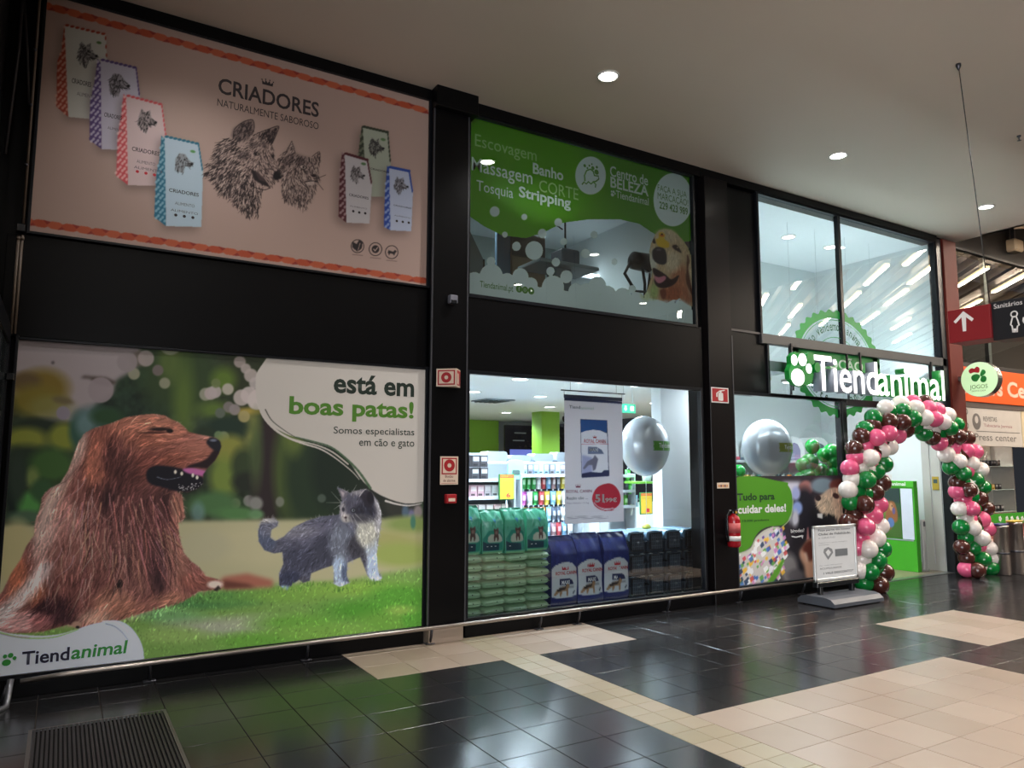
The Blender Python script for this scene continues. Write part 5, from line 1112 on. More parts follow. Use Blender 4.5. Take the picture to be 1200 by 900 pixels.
c.a = c.a * .86 + c.a.mean(axis=2, keepdims=True) * .14
PM = cmat('poster_print', .55, 1.75, .3)
print_mesh('printed_sheet', c, x0, z0, x1, z1, -.012, PM, t, 620, 450)
MB().box(x0, -.0115, z0, x1, 0, z1).build('backing_board', mat('board_white', (190, 186, 180), .6), t)
b = MB().box(x0 - .02, -.03, z0 - .03, x0, 0, z1 + .03, .003).box(x1, -.03, z0 - .03, x1 + .03, 0, z1 + .03, .003).box(x0, -.03, z1, x1, 0, z1 + .02, .003).box(x0, -.03, z0 - .03, x1, 0, z0, .003); b.build('frame', FRM, t)
PDK = mat('ink_dark_green', (26, 44, 34), .5); PGR = mat('ink_green', (80, 134, 36), .5); PNV = mat('ink_navy', (30, 30, 56), .5); PG2 = mat('ink_logo_green', (62, 160, 70), .5)
Y1 = -.0135
ptext('headline_lettering', 'está em', (390.8, 460.5), (485.6, 443.5), Y1, PDK, t, bold=.028); ptext('headline_lettering', 'boas patas!', (338.4, 491.5), (485, 471), Y1, PGR, t, bold=.03)
ptext('subline_lettering', 'Somos especialistas', (390.8, 510.5), (485.6, 502.5), Y1, PDK, t, bold=.004); ptext('subline_lettering', 'em cão e gato', (420.7, 525.5), (485.6, 515.2), Y1, PDK, t, bold=.004)
ptext('shop_name_lettering', 'Tiend', (25, 780), (82, 758), Y1, PNV, t, bold=.02); ptext('shop_name_lettering', 'animal', (83, 773), (150, 750), Y1, PG2, t, bold=.02, shear=.1)
def paw(parent, bl, tr, y, m, name='paw_emblem', depth=.001):
    a = W(*bl, y); b_ = W(*tr, y); w_, h_ = b_.x - a.x, b_.z - a.z; mb = MB()
    for u, v, ru, rv in ((.32, .27, .32, .27), (.18, .8, .15, .17), (.58, .84, .2, .2), (.88, .58, .14, .16)):
        P = [(a.x + w_ * (u + ru * math.cos(k * math.pi / 12)), a.z + h_ * (v + rv * math.sin(k * math.pi / 12))) for k in range(24)]; mb.prism(P, y, y - depth)
    return mb.build(name, m, parent)
paw(t, (2, 781), (19.5, 765), Y1, PG2)

# ---- dog food poster on the upper wall
BGC = (176, 150, 140)
c = Cv(26, -16, 508, 345, 2, BGC)
def band(p, q, n, flip):
    (xa, ya), (xb, yb) = p, q
    for k in range(n):
        t_ = (k + .5) / n; t2 = (k + 1) / n; x, y = xa + (xb - xa) * t_, ya + (yb - ya) * t_; sgn = 1 if (k % 2) else -1; h_ = 7.2 - 1.6 * t_; w_ = (xb - xa) / n
        sl_ = (yb - ya) / (xb - xa)
        c.poly([(x - w_ * .62, y - w_ * .62 * sl_ - sgn * h_ * .2), (x - w_ * .25, y - w_ * .25 * sl_ - h_ * .62), (x + w_ * .3, y + w_ * .3 * sl_ - h_ * .62), (x + w_ * .62, y + w_ * .62 * sl_ + sgn * h_ * .2), (x + w_ * .25, y + w_ * .25 * sl_ + h_ * .62), (x - w_ * .3, y - w_ * .3 * sl_ + h_ * .62)], (176, 78, 50) if k % 2 else (186, 92, 62))
        c.poly([(x + w_ * .15, y + w_ * .15 * sl_ - sgn * h_ * .66), (x + w_ * .75, y + w_ * .75 * sl_ - sgn * h_ * .5), (x + w_ * .5, y + w_ * .5 * sl_ + sgn * h_ * .12)], (140, 44, 34), 0, .9)
band((45, 4), (500, 130), 27, 0); band((22, 258), (501, 329.5), 28, 0)
def fbag(front, side, fc, sc_, lc, ck=True):
    c.poly([(x - 4, y + 4) for x, y in side[:1] + front[:2] + front[2:] + side[-2:]], (96, 80, 76), 5, .6)
    c.poly(side, sc_)
    m = c.mask_poly(side)
    x0, y0 = np.array(side).min(0); x1, y1 = np.array(side).max(0)
    if ck:
        k = 0; y = y0
        while y < y1 + 10:
            for j in range(5):
                x = x0 + j * 5 + (k % 2) * 2.5; u, v = int((x - c.x0) * 2), int((y + j * 1.8 - c.y0) * 2)
                if 0 <= u < c.w and 0 <= v < c.h and m[v, u] > .8: c.ell(x, y + j * 1.8, 1.5, 1.9, lc, 1.0, .75, .5)
            y += 4.2; k += 1
    c.poly(front, fc)
    e = front
    for k in range(8): t_ = (k + .5) / 8; c.ell(e[0][0] + (e[1][0] - e[0][0]) * t_, e[0][1] + (e[1][1] - e[0][1]) * t_ + .6, 2.6, 1.5, sc_, .8)
    for k in range(7): t_ = (k + .5) / 7; q0, q1 = e[1], e[-2] if len(e) > 4 else e[2]; c.ell(e[1][0] + (e[2][0] - e[1][0]) * t_ - .6, e[1][1] + (e[2][1] - e[1][1]) * t_, .9, 2.4, sc_, .8)
def head(cx, cy, s, dk=(40, 36, 38), n=110, ears=1, gray=(110, 104, 104), sag=0):
    P = [(cx - 8 * s, cy - 6 * s), (cx - 5 * s, cy - 14 * s), (cx - 1 * s, cy - 9 * s), (cx + 5 * s, cy - 12 * s), (cx + 6 * s, cy - 4 * s), (cx + 12 * s, cy + 2 * s), (cx + 9 * s, cy + 6 * s), (cx + 3 * s, cy + 6 * s), (cx, cy + 16 * s), (cx - 6 * s, cy + 9 * s), (cx - 10 * s, cy + 3 * s)]
    if sag: P = [(cx - 9 * s, cy + 8 * s), (cx - 9 * s, cy - 4 * s), (cx - 4 * s, cy - 11 * s), (cx + 3 * s, cy - 10 * s), (cx + 7 * s, cy - 4 * s), (cx + 13 * s, cy + 2 * s), (cx + 10 * s, cy + 6 * s), (cx + 3 * s, cy + 5 * s), (cx + 1 * s, cy + 14 * s), (cx - 5 * s, cy + 12 * s)]
    c.poly(P, gray, .4, .55)
    fur(c, P, [((cx, cy - 8 * s), (cx - 6 * s, cy)), ((cx - 4 * s, cy), (cx - 7 * s, cy + 8 * s)), ((cx, cy + 4 * s), (cx - 1 * s, cy + 14 * s)), ((cx + 3 * s, cy), (cx + 9 * s, cy + 3 * s))], n, 3.6 * s, .6 * s, op=.8, tint=dk)
    c.ell(cx + 11.4 * s, cy + 2.5 * s, 1.7 * s, 1.5 * s, (26, 24, 26), .8); c.ell(cx + 2.5 * s, cy - 3 * s, 1.2 * s, .9 * s, (24, 22, 24), .6); c.line((cx + 10 * s, cy + 5 * s), (cx + 3 * s, cy + 4.4 * s), .7 * s, (30, 26, 28))
WB = (196, 190, 194)
fbag([(75.6, 28.3), (124, 39.7), (128, 110), (122, 141), (80, 137)], [(75.6, 28), (80, 42), (80, 137), (66, 125), (67, 72), (72, 60)], (186, 184, 176), (150, 60, 44), (206, 160, 140)); head(101, 63, 1.05, n=160)
fbag([(118, 69), (160, 79), (164, 112), (163, 176), (119, 175)], [(114.5, 68.8), (119, 75.6), (119, 174.6), (104.7, 164), (105.5, 120), (111, 95)], (190, 184, 200), (86, 66, 116), (210, 204, 220)); head(138, 98, 1.1, n=130, sag=1)
fbag([(148, 111), (190, 122), (195, 160), (193, 218), (150, 217)], [(144.7, 110), (150, 117), (150, 217), (136, 206), (138, 160), (142, 135)], (208, 184, 184), (206, 84, 90), (236, 196, 190)); head(171, 141, 1.0, n=110)
fbag([(193, 159), (233, 168), (238, 200), (236, 266), (194.6, 265)], [(189, 158.7), (194.6, 164), (194.6, 265), (180.6, 254), (183, 206), (187, 186)], (176, 196, 210), (44, 108, 134), (150, 190, 206)); head(214, 190, .95, n=70, sag=1)
fbag([(425, 147.5), (455, 154.5), (458, 190), (455, 231), (430, 230)], [(424, 147), (428, 152), (430, 230), (421, 220), (420, 180)], (160, 166, 150), (52, 58, 46), (120, 124, 104)); head(440, 172, .8, (24, 22, 24), 150)
fbag([(404, 179), (431, 187), (436, 215), (433, 262), (406, 261)], [(400.8, 177.8), (405, 182), (406, 261), (396.7, 253.6), (398, 210)], (186, 180, 182), (78, 34, 40), (170, 150, 150)); head(418, 204, .75, n=90)
fbag([(456, 195), (480, 200), (484, 225), (482, 271), (457.7, 270)], [(453.6, 194), (457, 198), (457.7, 270), (449.8, 265.6), (451, 230)], (176, 184, 206), (44, 70, 150), (160, 176, 210)); head(469, 217, .75, n=90)
for q, cc in [((116, 50), (80, 110, 60)), ((226, 177.5), (90, 150, 90)), ((449, 163.5), (90, 120, 80)), ((426, 192), (90, 120, 80))]: c.ell(q[0], q[1], 3, 1.6, cc, .8, 1, .2)
def q6(ox, oy): return lambda L: [(ox + x / 6.925, oy + y / 6.925) for x, y in L]
z4 = q6(230, 130)
wolf = z4([(265, 215), (300, 140), (380, 85), (455, 70), (470, 110), (468, 165), (490, 180), (560, 150), (670, 122), (650, 190), (620, 262), (645, 340), (650, 430), (690, 500), (695, 540), (640, 565), (600, 600), (590, 630), (545, 625), (520, 700), (500, 860), (470, 800), (440, 870), (400, 800), (360, 790), (340, 760), (300, 740), (280, 690), (200, 660), (170, 590), (130, 540), (80, 500), (110, 470), (90, 430), (140, 400), (160, 300), (210, 230)])
c.poly(wolf, (160, 138, 130), 1.5, .55)
DK = (34, 25, 27)
blob2 = z4([(300, 140), (380, 85), (455, 70), (468, 120), (460, 180), (420, 240), (350, 250), (300, 230), (280, 200)])
c.poly(blob2, (96, 80, 78), 1, .6); c.poly(z4([(560, 160), (665, 128), (640, 200), (615, 262), (590, 220)]), (110, 92, 88), .8, .7)
for L in ([(330, 330), (420, 330), (440, 380), (360, 400), (330, 370)], [(500, 190), (560, 260), (580, 330), (545, 300)], [(430, 250), (520, 270), (480, 300), (420, 290)]): c.poly(z4(L), (70, 58, 58), 1.4, .75)
wg = [(z4([a, b])[0], z4([a, b])[1]) for a, b in [((420, 90), (320, 160)), ((300, 200), (180, 260)), ((250, 290), (130, 400)), ((240, 400), (110, 500)), ((270, 480), (170, 600)), ((330, 520), (260, 660)), ((400, 560), (360, 760)), ((470, 600), (460, 820)), ((480, 280), (400, 330)), ((560, 330), (640, 480)), ((450, 400), (380, 470)), ((520, 420), (640, 540)), ((620, 160), (600, 240))]]
face = z4([(330, 300), (400, 270), (470, 180), (560, 170), (620, 262), (650, 430), (695, 520), (600, 620), (500, 580), (400, 500), (350, 420)])
for a_ in range(0, 1): pass
mane = z4([(265, 215), (330, 240), (350, 300), (350, 420), (400, 500), (500, 590), (545, 625), (520, 700), (500, 860), (470, 800), (440, 870), (400, 800), (360, 790), (340, 760), (300, 740), (280, 690), (200, 660), (170, 590), (130, 540), (80, 500), (110, 470), (90, 430), (140, 400), (160, 300), (210, 230)])
fur(c, mane, wg, 1150, 7, .8, op=.85, tint=DK, jit=.22); fur(c, mane, wg, 360, 6, .7, op=.7, tint=(206, 182, 170), jit=.22)
fur(c, face, wg, 620, 3.4, .6, op=.75, tint=DK, jit=.15); fur(c, face, wg, 160, 3, .5, op=.6, tint=(206, 182, 170), jit=.15)
c.poly(z4([(440, 470), (500, 500), (560, 560), (600, 620), (540, 600), (470, 560)]), (34, 26, 28), .6); c.poly(z4([(470, 480), (540, 530), (570, 580), (510, 560)]), (90, 70, 70), .6, .6)
c.poly(z4([(630, 500), (670, 480), (700, 510), (690, 550), (640, 560), (620, 540)]), (22, 18, 20), .5); c.ell(*z4([(492, 350)])[0], 3.4, 1.9, (28, 22, 24), .8); c.ell(*z4([(498, 350)])[0], 1.1, .9, (150, 130, 120), .6); c.ell(*z4([(622, 370)])[0], 1.6, 2, (34, 28, 30), .7)
for L in ([(300, 230), (310, 150), (380, 90), (455, 72), (470, 120), (465, 170)], [(500, 180), (580, 150), (668, 124), (645, 200), (618, 262)], [(400, 520), (440, 600), (540, 640), (600, 625)], [(560, 340), (600, 440), (640, 500)], [(350, 240), (350, 170), (400, 120), (430, 200)]): c.path(z4(L), .9, (40, 30, 32), .85)
kit = z4([(670, 440), (665, 380), (700, 340), (775, 245), (800, 290), (810, 345), (880, 370), (940, 370), (1000, 332), (1005, 400), (990, 450), (1000, 560), (975, 610), (960, 640), (950, 720), (900, 780), (860, 800), (800, 770), (750, 760), (700, 700), (690, 620), (700, 520), (660, 480)])
c.poly(kit, (150, 130, 122), 1.5, .6); c.poly(z4([(700, 380), (790, 340), (900, 380), (930, 440), (860, 430), (780, 440), (700, 470)]), (96, 80, 78), 2, .7)
kg = [(z4([a, b])[0], z4([a, b])[1]) for a, b in [((780, 260), (720, 350)), ((850, 370), (780, 450)), ((740, 440), (690, 520)), ((730, 560), (720, 700)), ((800, 560), (830, 760)), ((880, 640), (880, 770)), ((950, 400), (960, 480)), ((900, 480), (960, 560)), ((980, 350), (985, 430)), ((840, 560), (900, 620))]]
for L in ([(300, 220), (315, 150), (380, 90), (455, 74), (468, 120), (460, 180), (400, 230), (340, 245)], [(510, 190), (580, 152), (666, 126), (643, 200), (616, 258), (580, 230)]):
    fur(c, z4(L), [(z4([(400, 90)])[0], z4([(330, 220)])[0]), (z4([(650, 130)])[0], z4([(610, 250)])[0])], 110, 5, .7, op=.75, tint=DK, jit=.2)
fur(c, kit, kg, 800, 4.6, .6, op=.8, tint=DK, jit=.2); fur(c, kit, kg, 200, 4, .5, op=.65, tint=(206, 184, 172), jit=.2)
c.ell(*z4([(865, 455)])[0], 4.6, 2.6, (44, 36, 38), .7, 1, .3); c.ell(*z4([(865, 455)])[0], 3.4, 1.9, (180, 160, 150), .6, 1, .3); c.ell(*z4([(870, 456)])[0], 1.2, 1.4, (30, 24, 26), .5)
c.ell(*z4([(955, 525)])[0], 2.6, 1.8, (40, 30, 32), .7); c.poly(z4([(890, 570), (950, 560), (965, 600), (900, 610)]), (196, 174, 164), .8, .8); c.path(z4([(880, 575), (950, 568), (990, 580)]), .9, (34, 26, 28)); c.ell(*z4([(975, 480)])[0], 1.4, 1.8, (170, 150, 140), .6)
for L in ([(775, 245), (735, 320), (700, 345)], [(775, 245), (805, 345)], [(940, 370), (1000, 332), (1004, 420)], [(1000, 540), (1050, 520)], [(990, 590), (1030, 640)]): c.path(z4(L), .7, (44, 34, 36), .8)
for cx, cy in ((419, 288.5), (440, 292), (459, 295.5)):
    for k in range(36): a = k * math.pi / 18; c.line((cx + 7.4 * math.cos(a), cy + 7.6 * math.sin(a)), (cx + 7.4 * math.cos(a + .18), cy + 7.6 * math.sin(a + .18)), .9, (56, 46, 46))
c.poly([(419, 295), (413, 290), (413, 283), (418, 286), (421, 281), (425, 284), (424, 291)], (44, 36, 38)); c.line((419, 295), (422, 285), .7, BGC); c.ell(440, 292, 4.4, 4.6, (44, 36, 38)); c.path([(438, 292), (439.5, 294), (442.6, 290)], 1.2, BGC, smooth=False)
c.poly([(455, 293), (461, 295), (463, 292.5), (465, 295), (463, 297), (462, 300), (460.6, 297.6), (457, 296.8), (456, 299.5), (454.6, 296)], (44, 36, 38))
for cx, cy in ((419, 298.8), (440, 302.4), (459, 305.6)): c.line((cx - 6, cy - .6), (cx + 6, cy + .6), .8, (120, 100, 96))
t = thing('dog_food_poster', 'wide beige poster with seven food bags and two drawn animal heads on the upper wall', 'poster')
x0, z0, x1, z1 = -.29, 3.196, 2.778, 4.986
print_mesh('printed_sheet', c, x0, z0, x1, z1, -.012, cmat('poster_print_upper', .55, 1.0, .3), t, 560, 400)
MB().box(x0, -.0115, z0, x1, 0, z1).build('backing_board', mat('board_white', (190, 186, 180), .6), t)
MB().box(x0 - .02, -.03, z0 - .02, x0, 0, z1 + .01, .003).box(x1, -.03, z0 - .02, x1 + .035, 0, z1 + .01, .003).box(x0, -.03, z1, x1, 0, z1 + .01, .003).box(x0, -.03, z0 - .02, x1, 0, z0, .003).build('frame', FRM, t)
INK = mat('ink_black', (44, 34, 38), .5)
ptext('headline_lettering', 'CRIADORES', (255.5, 109), (374, 120.5), Y1, INK, t, bold=.018); ptext('subline_lettering', 'NATURALMENTE SABOROSO', (254.5, 123.8), (373.5, 144), Y1, INK, t, bold=.0)
p_ = W(313.5, 100, Y1); crown(t, p_.x, p_.z, .085, INK, Y1)
for bl, tr in [((84, 97), (107, 96.5)), ((122, 136.5), (143, 136)), ((154.5, 176.5), (187, 178)), ((198, 224.5), (233, 226.5)), ((409, 229.5), (432, 231)), ((434, 198.5), (456, 201)), ((461, 241), (482, 243.5))]:
    ptext('bag_lettering', 'CRIADORES', bl, tr, Y1, INK, t, bold=.012)
for bl, tr in [((205, 239.5), (228, 240)), ((200, 247), (232, 249.5)), ((160, 190.5), (182, 191)), ((157, 197), (190, 200)), ((410, 242), (430, 244)), ((462, 253), (481, 255)), ((90, 111.5), (112, 112)), ((126, 151), (146, 152))]:
    ptext('bag_small_lettering', 'ALIMENTO', bl, tr, Y1, mat('ink_soft', (96, 86, 92), .5), t)
for q, cc in [((206, 252), INK), ((216, 253.5), INK), ((226, 255), INK), ((161, 201), RED), ((171, 203), RED), ((181, 205), RED), ((414, 247.5), INK), ((421, 249), INK), ((428, 250), INK), ((465, 259), INK), ((472, 260), INK), ((479, 261), INK)]:
    p_ = W(*q, Y1); MB().lathe([(.012, 0), (.012, .0008)], 8, (p_.x, Y1, p_.z), 'y').build('bag_pictogram', cc, t)

# ---- green film on the upper window
def z3(L): return [(530 + x / 3.46, 130 + y / 3.46) for x, y in L]
c = Cv(545, 128, 820, 390, 3, (92, 160, 18)); mk = Cv(545, 128, 820, 390, 3, (0, 0, 0))
WF = (222, 226, 222)
top = [(550 - 6, 128), (550 - 6, 252)] + z3([(72, 430), (130, 470), (200, 505), (300, 517), (380, 490), (450, 455), (560, 440), (680, 440), (760, 460), (820, 500), (870, 540), (960, 530), (975, 520)]) + [(822, 278), (822, 128)]
mk.poly(top, (1, 1, 1))
c.poly(z3([(500, 0), (1000, 0), (1000, 600), (700, 500)]), (62, 124, 24), 14, .7)
circ = [(172, 408, 20), (292, 430, 12), (430, 452, 16), (365, 497, 18), (213, 502, 12), (260, 549, 19), (332, 566, 37), (420, 613, 18), (575, 502, 15), (452, 530, 15), (540, 578, 19), (657, 612, 13), (157, 610, 19), (90, 690, 36), (158, 670, 48), (222, 690, 32), (276, 672, 34), (318, 706, 30), (398, 650, 18), (408, 715, 46), (463, 672, 26), (500, 730, 30), (540, 735, 34), (588, 708, 36), (632, 740, 30), (690, 752, 34), (730, 722, 16), (748, 765, 30), (800, 770, 26), (845, 790, 30), (880, 790, 26), (935, 800, 36)]
for x, y, r_ in circ:
    (X, Y), = z3([(x, y)]); c.ell(X, Y, r_ / 3.46, r_ / 3.46 * 1.06, WF, .6); mk.ell(X, Y, r_ / 3.46, r_ / 3.46 * 1.06, (1, 1, 1), .6)
fo = z3([(60, 690), (120, 680), (220, 700), (320, 710), (420, 720), (520, 740), (620, 745), (720, 765), (800, 780), (1000, 810), (1000, 900), (60, 900)]); c.poly(fo, WF); mk.poly(fo, (1, 1, 1))
for x, y, ra, rb in ((561, 262, 62, 77), (895, 360, 79, 108)): (X, Y), = z3([(x, y)]); c.ell(X, Y, ra / 3.46, rb / 3.46, WF, .6)
dg = q6(740, 250)
def z5(L): return [(740 + x / 7.5, 250 + y / 7.5) for x, y in L]
gd = z5([(205, 190), (240, 150), (290, 135), (350, 145), (400, 180), (450, 230), (500, 300), (545, 420), (550, 520), (555, 830), (530, 820), (480, 770), (420, 750), (380, 775), (320, 755), (280, 770), (100, 730), (130, 690), (160, 600), (180, 520), (160, 420), (155, 330), (170, 260)])
gm = c.a.copy(); c.poly(gd, (198, 164, 128), .4); mk.poly(gd, (1, 1, 1))
for e in [(z5([(300, 200)])[0], 12, 8, (206, 178, 144), 6), (z5([(420, 560)])[0], 10, 16, (176, 108, 78), 8), (z5([(360, 700)])[0], 14, 10, (158, 84, 58), 8), (z5([(500, 700)])[0], 7, 12, (170, 100, 74), 6), (z5([(190, 420)])[0], 5, 14, (206, 196, 180), 5), (z5([(360, 420)])[0], 9, 12, (214, 186, 156), 6), (z5([(130, 720)])[0], 6, 6, (200, 204, 160), 5), (z5([(200, 680)])[0], 5, 9, (170, 176, 110), 4), (z5([(520, 560)])[0], 4, 18, (206, 176, 144), 4)]: c.ell(*e[0], *e[1:])
fur(c, gd, [(z5([(300, 150)])[0], z5([(300, 220)])[0]), (z5([(450, 400)])[0], z5([(430, 520)])[0]), (z5([(520, 400)])[0], z5([(530, 600)])[0]), (z5([(380, 640)])[0], z5([(400, 740)])[0]), (z5([(180, 500)])[0], z5([(160, 640)])[0])], 700, 5, .7, .75, 1.25, .2, .6)
for L, cc in (([(490, 360), (510, 420), (500, 500), (540, 700), (550, 760), (520, 700), (480, 600), (485, 480)], (96, 54, 40)), ([(360, 285), (400, 280), (440, 345), (400, 330), (370, 310)], (52, 30, 28)), ([(185, 230), (200, 215), (212, 260), (190, 262)], (40, 26, 26)),
              ([(200, 310), (230, 295), (280, 305), (305, 350), (310, 420), (285, 450), (230, 440), (190, 400), (182, 340)], (44, 40, 46)), ([(190, 480), (240, 500), (300, 540), (350, 580), (410, 545), (415, 560), (380, 620), (300, 655), (230, 645), (200, 600), (205, 550), (190, 520)], (44, 24, 28)),
              ([(200, 550), (240, 560), (290, 550), (305, 570), (280, 600), (240, 615), (210, 590)], (206, 124, 140)), ([(215, 230), (240, 215), (240, 175), (270, 165), (295, 190), (290, 225), (330, 260), (325, 300), (270, 300), (230, 280)], (226, 176, 50)), ([(245, 195), (265, 185), (290, 195), (270, 205)], (216, 96, 40)), ([(250, 680), (300, 670), (300, 740), (270, 750)], (120, 60, 44))):
    c.poly(spline(z5(L)), cc, .5)
c.ell(*z5([(240, 320)])[0], 3, 1.4, (90, 84, 92), 1.4); c.ell(*z5([(405, 300)])[0], 1, .8, (150, 120, 100), .6); c.ell(*z5([(268, 184)])[0], 1.2, 1, (70, 40, 24), .6)
fo2 = z3([(830, 790), (845, 770), (870, 780), (895, 765), (930, 770), (960, 790), (1000, 830), (1000, 900), (700, 900), (700, 790)]); c.poly(fo2, WF)
t = thing('window_film', 'green and white grooming advert film on the upper middle window with golden dog', 'window film')
FM = cmat('film_print', .5, 1.2, .3, .45)
print_mesh('printed_film', c, 3.24, 3.19, 6.196, 4.968, .034, FM, t, 460, 330, keep=lambda px, py: mk.sample(px, py)[:, 0] > .5)
LG_ = mat('film_pale_ink', (206, 216, 204), .5); LG3 = mat('film_faint_ink', (160, 204, 120), .5); LGN = mat('film_green_ink', (86, 140, 40), .5)
def f3(s, bl, tr, m, **k): return ptext('advert_lettering', s, z3([bl])[0], z3([tr])[0], .0320, m, t, **k)
f3('Escovagem', (92, 157), (342, 158), LG3); f3('Massagem', (78, 258), (325, 246), LG_, bold=.004); f3('Banho', (327, 254), (450, 240), LG_, bold=.022); f3('Tosquia', (98, 336), (247, 313), LG_)
f3('Stripping', (270, 362), (480, 352), LG_, bold=.026); f3('CORTE', (352, 326), (511, 316), LG3); f3('Centro de', (640, 264), (793, 262), LG_, bold=.014); f3('BELEZA', (642, 309), (795, 305), LG_, bold=.02); f3('Tiendanimal', (664, 352), (796, 354), LG_, bold=.006)
f3('FAÇA A SUA', (833, 328), (950, 328), LGN); f3('MARCAÇÃO!', (833, 362), (956, 354), LGN); f3('229 423 989', (840, 396), (955, 394), LGN, bold=.02); f3('Tiendanimal.pt', (112, 722), (247, 708), LGN, bold=.008)
paw(t, z3([(643, 345)])[0], z3([(662, 326)])[0], .0320, LG_)
for x, y in ((271, 722), (295, 726), (320, 730)):
    p_ = W(*z3([(x, y)])[0], .0320); o = MB().lathe([(.037, 0), (.037, .0008)], 20, (p_.x, .0320, p_.z), 'y').build('social_icon', LGN, t)
p_ = W(*z3([(271, 722)])[0], .0305); text('social_icon', 'f', p_.x - .01, p_.z - .02, p_.x + .012, p_.z + .022, .0308, LG_, t, bold=.02)
p_ = W(*z3([(320, 730)])[0], .0305); MB().prism([(p_.x - .01, p_.z - .014), (p_.x + .016, p_.z), (p_.x - .01, p_.z + .014)], .0215, .0308).build('social_icon', LG_, t)
p_ = W(*z3([(295, 726)])[0], .0305); MB().tube([(p_.x + .014 * math.cos(k * .785), .0308, p_.z + .014 * math.sin(k * .785)) for k in range(9)], .0025, 5).build('social_icon', LG_, t)
b = MB()                                            # bathing dog emblem in the pale circle
def zp(x, y): q = W(*z3([(x, y)])[0], .0318); return (q.x, .0318, q.z)
b.tube([zp(*q) for q in [(538, 285), (536, 262), (545, 242), (560, 236), (572, 246), (576, 262), (592, 264), (594, 276), (582, 286), (570, 288)]], .008, 5).tube([zp(*q) for q in [(526, 298), (534, 288), (543, 296), (552, 287), (562, 296), (572, 288), (582, 298), (580, 310)]], .008, 5)
for x, y, r_ in ((537, 222, .018), (556, 222, .012), (570, 232, .022), (585, 248, .03), (548, 232, .012), (566, 216, .01), (586, 228, .016)): q = zp(x, y); b.lathe([(r_, 0), (r_, .0008)], 12, q, 'y')
b.build('dog_bath_emblem', LGN, t)

# ---- lower poster on the entrance glazing
def zb(L): return [(855 + x / 6.427, 555 + y / 6.427) for x, y in L]
c = Cv(858, 558, 1000, 692, 4, (46, 42, 48))
c.poly(zb([(400, 60), (540, 60), (480, 200), (470, 400), (430, 300)]), (190, 190, 204), 2)
blobs(c, [(*zb([(575, 110)])[0], 8, 9, (150, 100, 96), 3), (*zb([(700, 90)])[0], 14, 9, (110, 130, 140), 4), (*zb([(560, 300)])[0], 14, 30, (30, 30, 38), 5), (*zb([(500, 150)])[0], 5, 8, (150, 160, 200), 3), (*zb([(510, 260)])[0], 6, 8, (130, 150, 200), 3), (*zb([(495, 340)])[0], 4, 10, (176, 176, 186), 3), (*zb([(520, 600)])[0], 10, 30, (34, 32, 38), 5), (*zb([(450, 720)])[0], 10, 18, (120, 116, 116), 6), (*zb([(500, 770)])[0], 10, 8, (86, 82, 86), 5), (*zb([(830, 90)])[0], 12, 8, (96, 50, 44), 3), (*zb([(700, 320)])[0], 16, 14, (24, 24, 30), 4)])
c.poly(spline(zb([(650, 220), (645, 185), (690, 160), (740, 120), (800, 105), (850, 130), (890, 200), (900, 300), (880, 380), (820, 380), (800, 320), (740, 300), (690, 300), (665, 260)])), (190, 170, 146), 1)
fur(c, zb([(660, 220), (740, 120), (800, 105), (880, 180), (900, 300), (860, 380), (820, 370), (790, 300), (700, 290)]), [(zb([(780, 120)])[0], zb([(800, 300)])[0]), (zb([(860, 160)])[0], zb([(870, 360)])[0]), (zb([(720, 180)])[0], zb([(680, 240)])[0])], 300, 6, .9, .7, 1.25, .2, .6)
c.ell(*zb([(800, 168)])[0], 4, 3, (50, 34, 30), 1, 1, .6); c.ell(*zb([(667, 185)])[0], 3.4, 3.4, (40, 34, 36), 1); c.poly(zb([(660, 300), (700, 300), (700, 340), (662, 330)]), (206, 204, 200), .5)
c.poly(spline(zb([(560, 540), (590, 495), (630, 500), (650, 600), (650, 790), (580, 790), (560, 700), (530, 630), (530, 580)])), (196, 150, 124), 1.5); c.poly(spline(zb([(565, 530), (600, 500), (635, 520), (640, 620), (600, 660), (570, 600), (545, 575)])), (96, 50, 42), 1.5); c.poly(zb([(585, 410), (592, 400), (600, 490), (580, 500)]), (190, 130, 130), .6); c.poly(zb([(560, 600), (575, 590), (590, 640), (585, 680)]), (230, 200, 180), 1.4)
g_ = spline(zb([(20, 55), (400, 62), (440, 90), (465, 140), (472, 210), (465, 290), (440, 350), (400, 385), (350, 395), (290, 400), (230, 430), (190, 480), (165, 540), (120, 580), (60, 600), (20, 602)]))
pr = zb([(55, 600), (120, 580), (160, 560), (200, 480), (260, 430), (330, 400), (390, 410), (405, 470), (420, 560), (410, 650), (380, 760), (330, 810), (60, 850)])
c.poly(pr, (196, 190, 186), 1)
for k in range(230):
    x, y = zb([(rnd.uniform(55, 420), rnd.uniform(400, 850))])[0]; m_ = rnd.choice([(90, 60, 150), (70, 110, 180), (230, 180, 60), (200, 80, 80), (90, 160, 70), (230, 230, 236), (40, 60, 90), (210, 140, 190), (240, 240, 240)])
    c_in = c.mask_poly(pr) if k == 0 else c_in
    u, v = int((x - c.x0) * 4), int((y - c.y0) * 4)
    if 0 <= u < c.w and 0 <= v < c.h and c_in[v, u] > .6: s_ = rnd.uniform(1.4, 3.0); c.poly([(x, y), (x + s_ * 1.4, y - s_ * 1.2), (x + s_ * 2, y + s_ * .4), (x + s_ * .7, y + s_ * 1.8)], m_, 0, .85)
c.poly(zb([(280, 820), (400, 640), (415, 650), (370, 760), (330, 815)]), (92, 150, 50), .6)
c.path(zb([(75, 605), (130, 590), (170, 555), (200, 490), (250, 440), (310, 412), (370, 405)]), 1.6, (186, 190, 170), .9)
c.poly(g_, (74, 136, 34))
c.path(zb([(395, 400), (440, 360), (468, 300), (478, 200)]), 1.0, (150, 180, 120), .9)
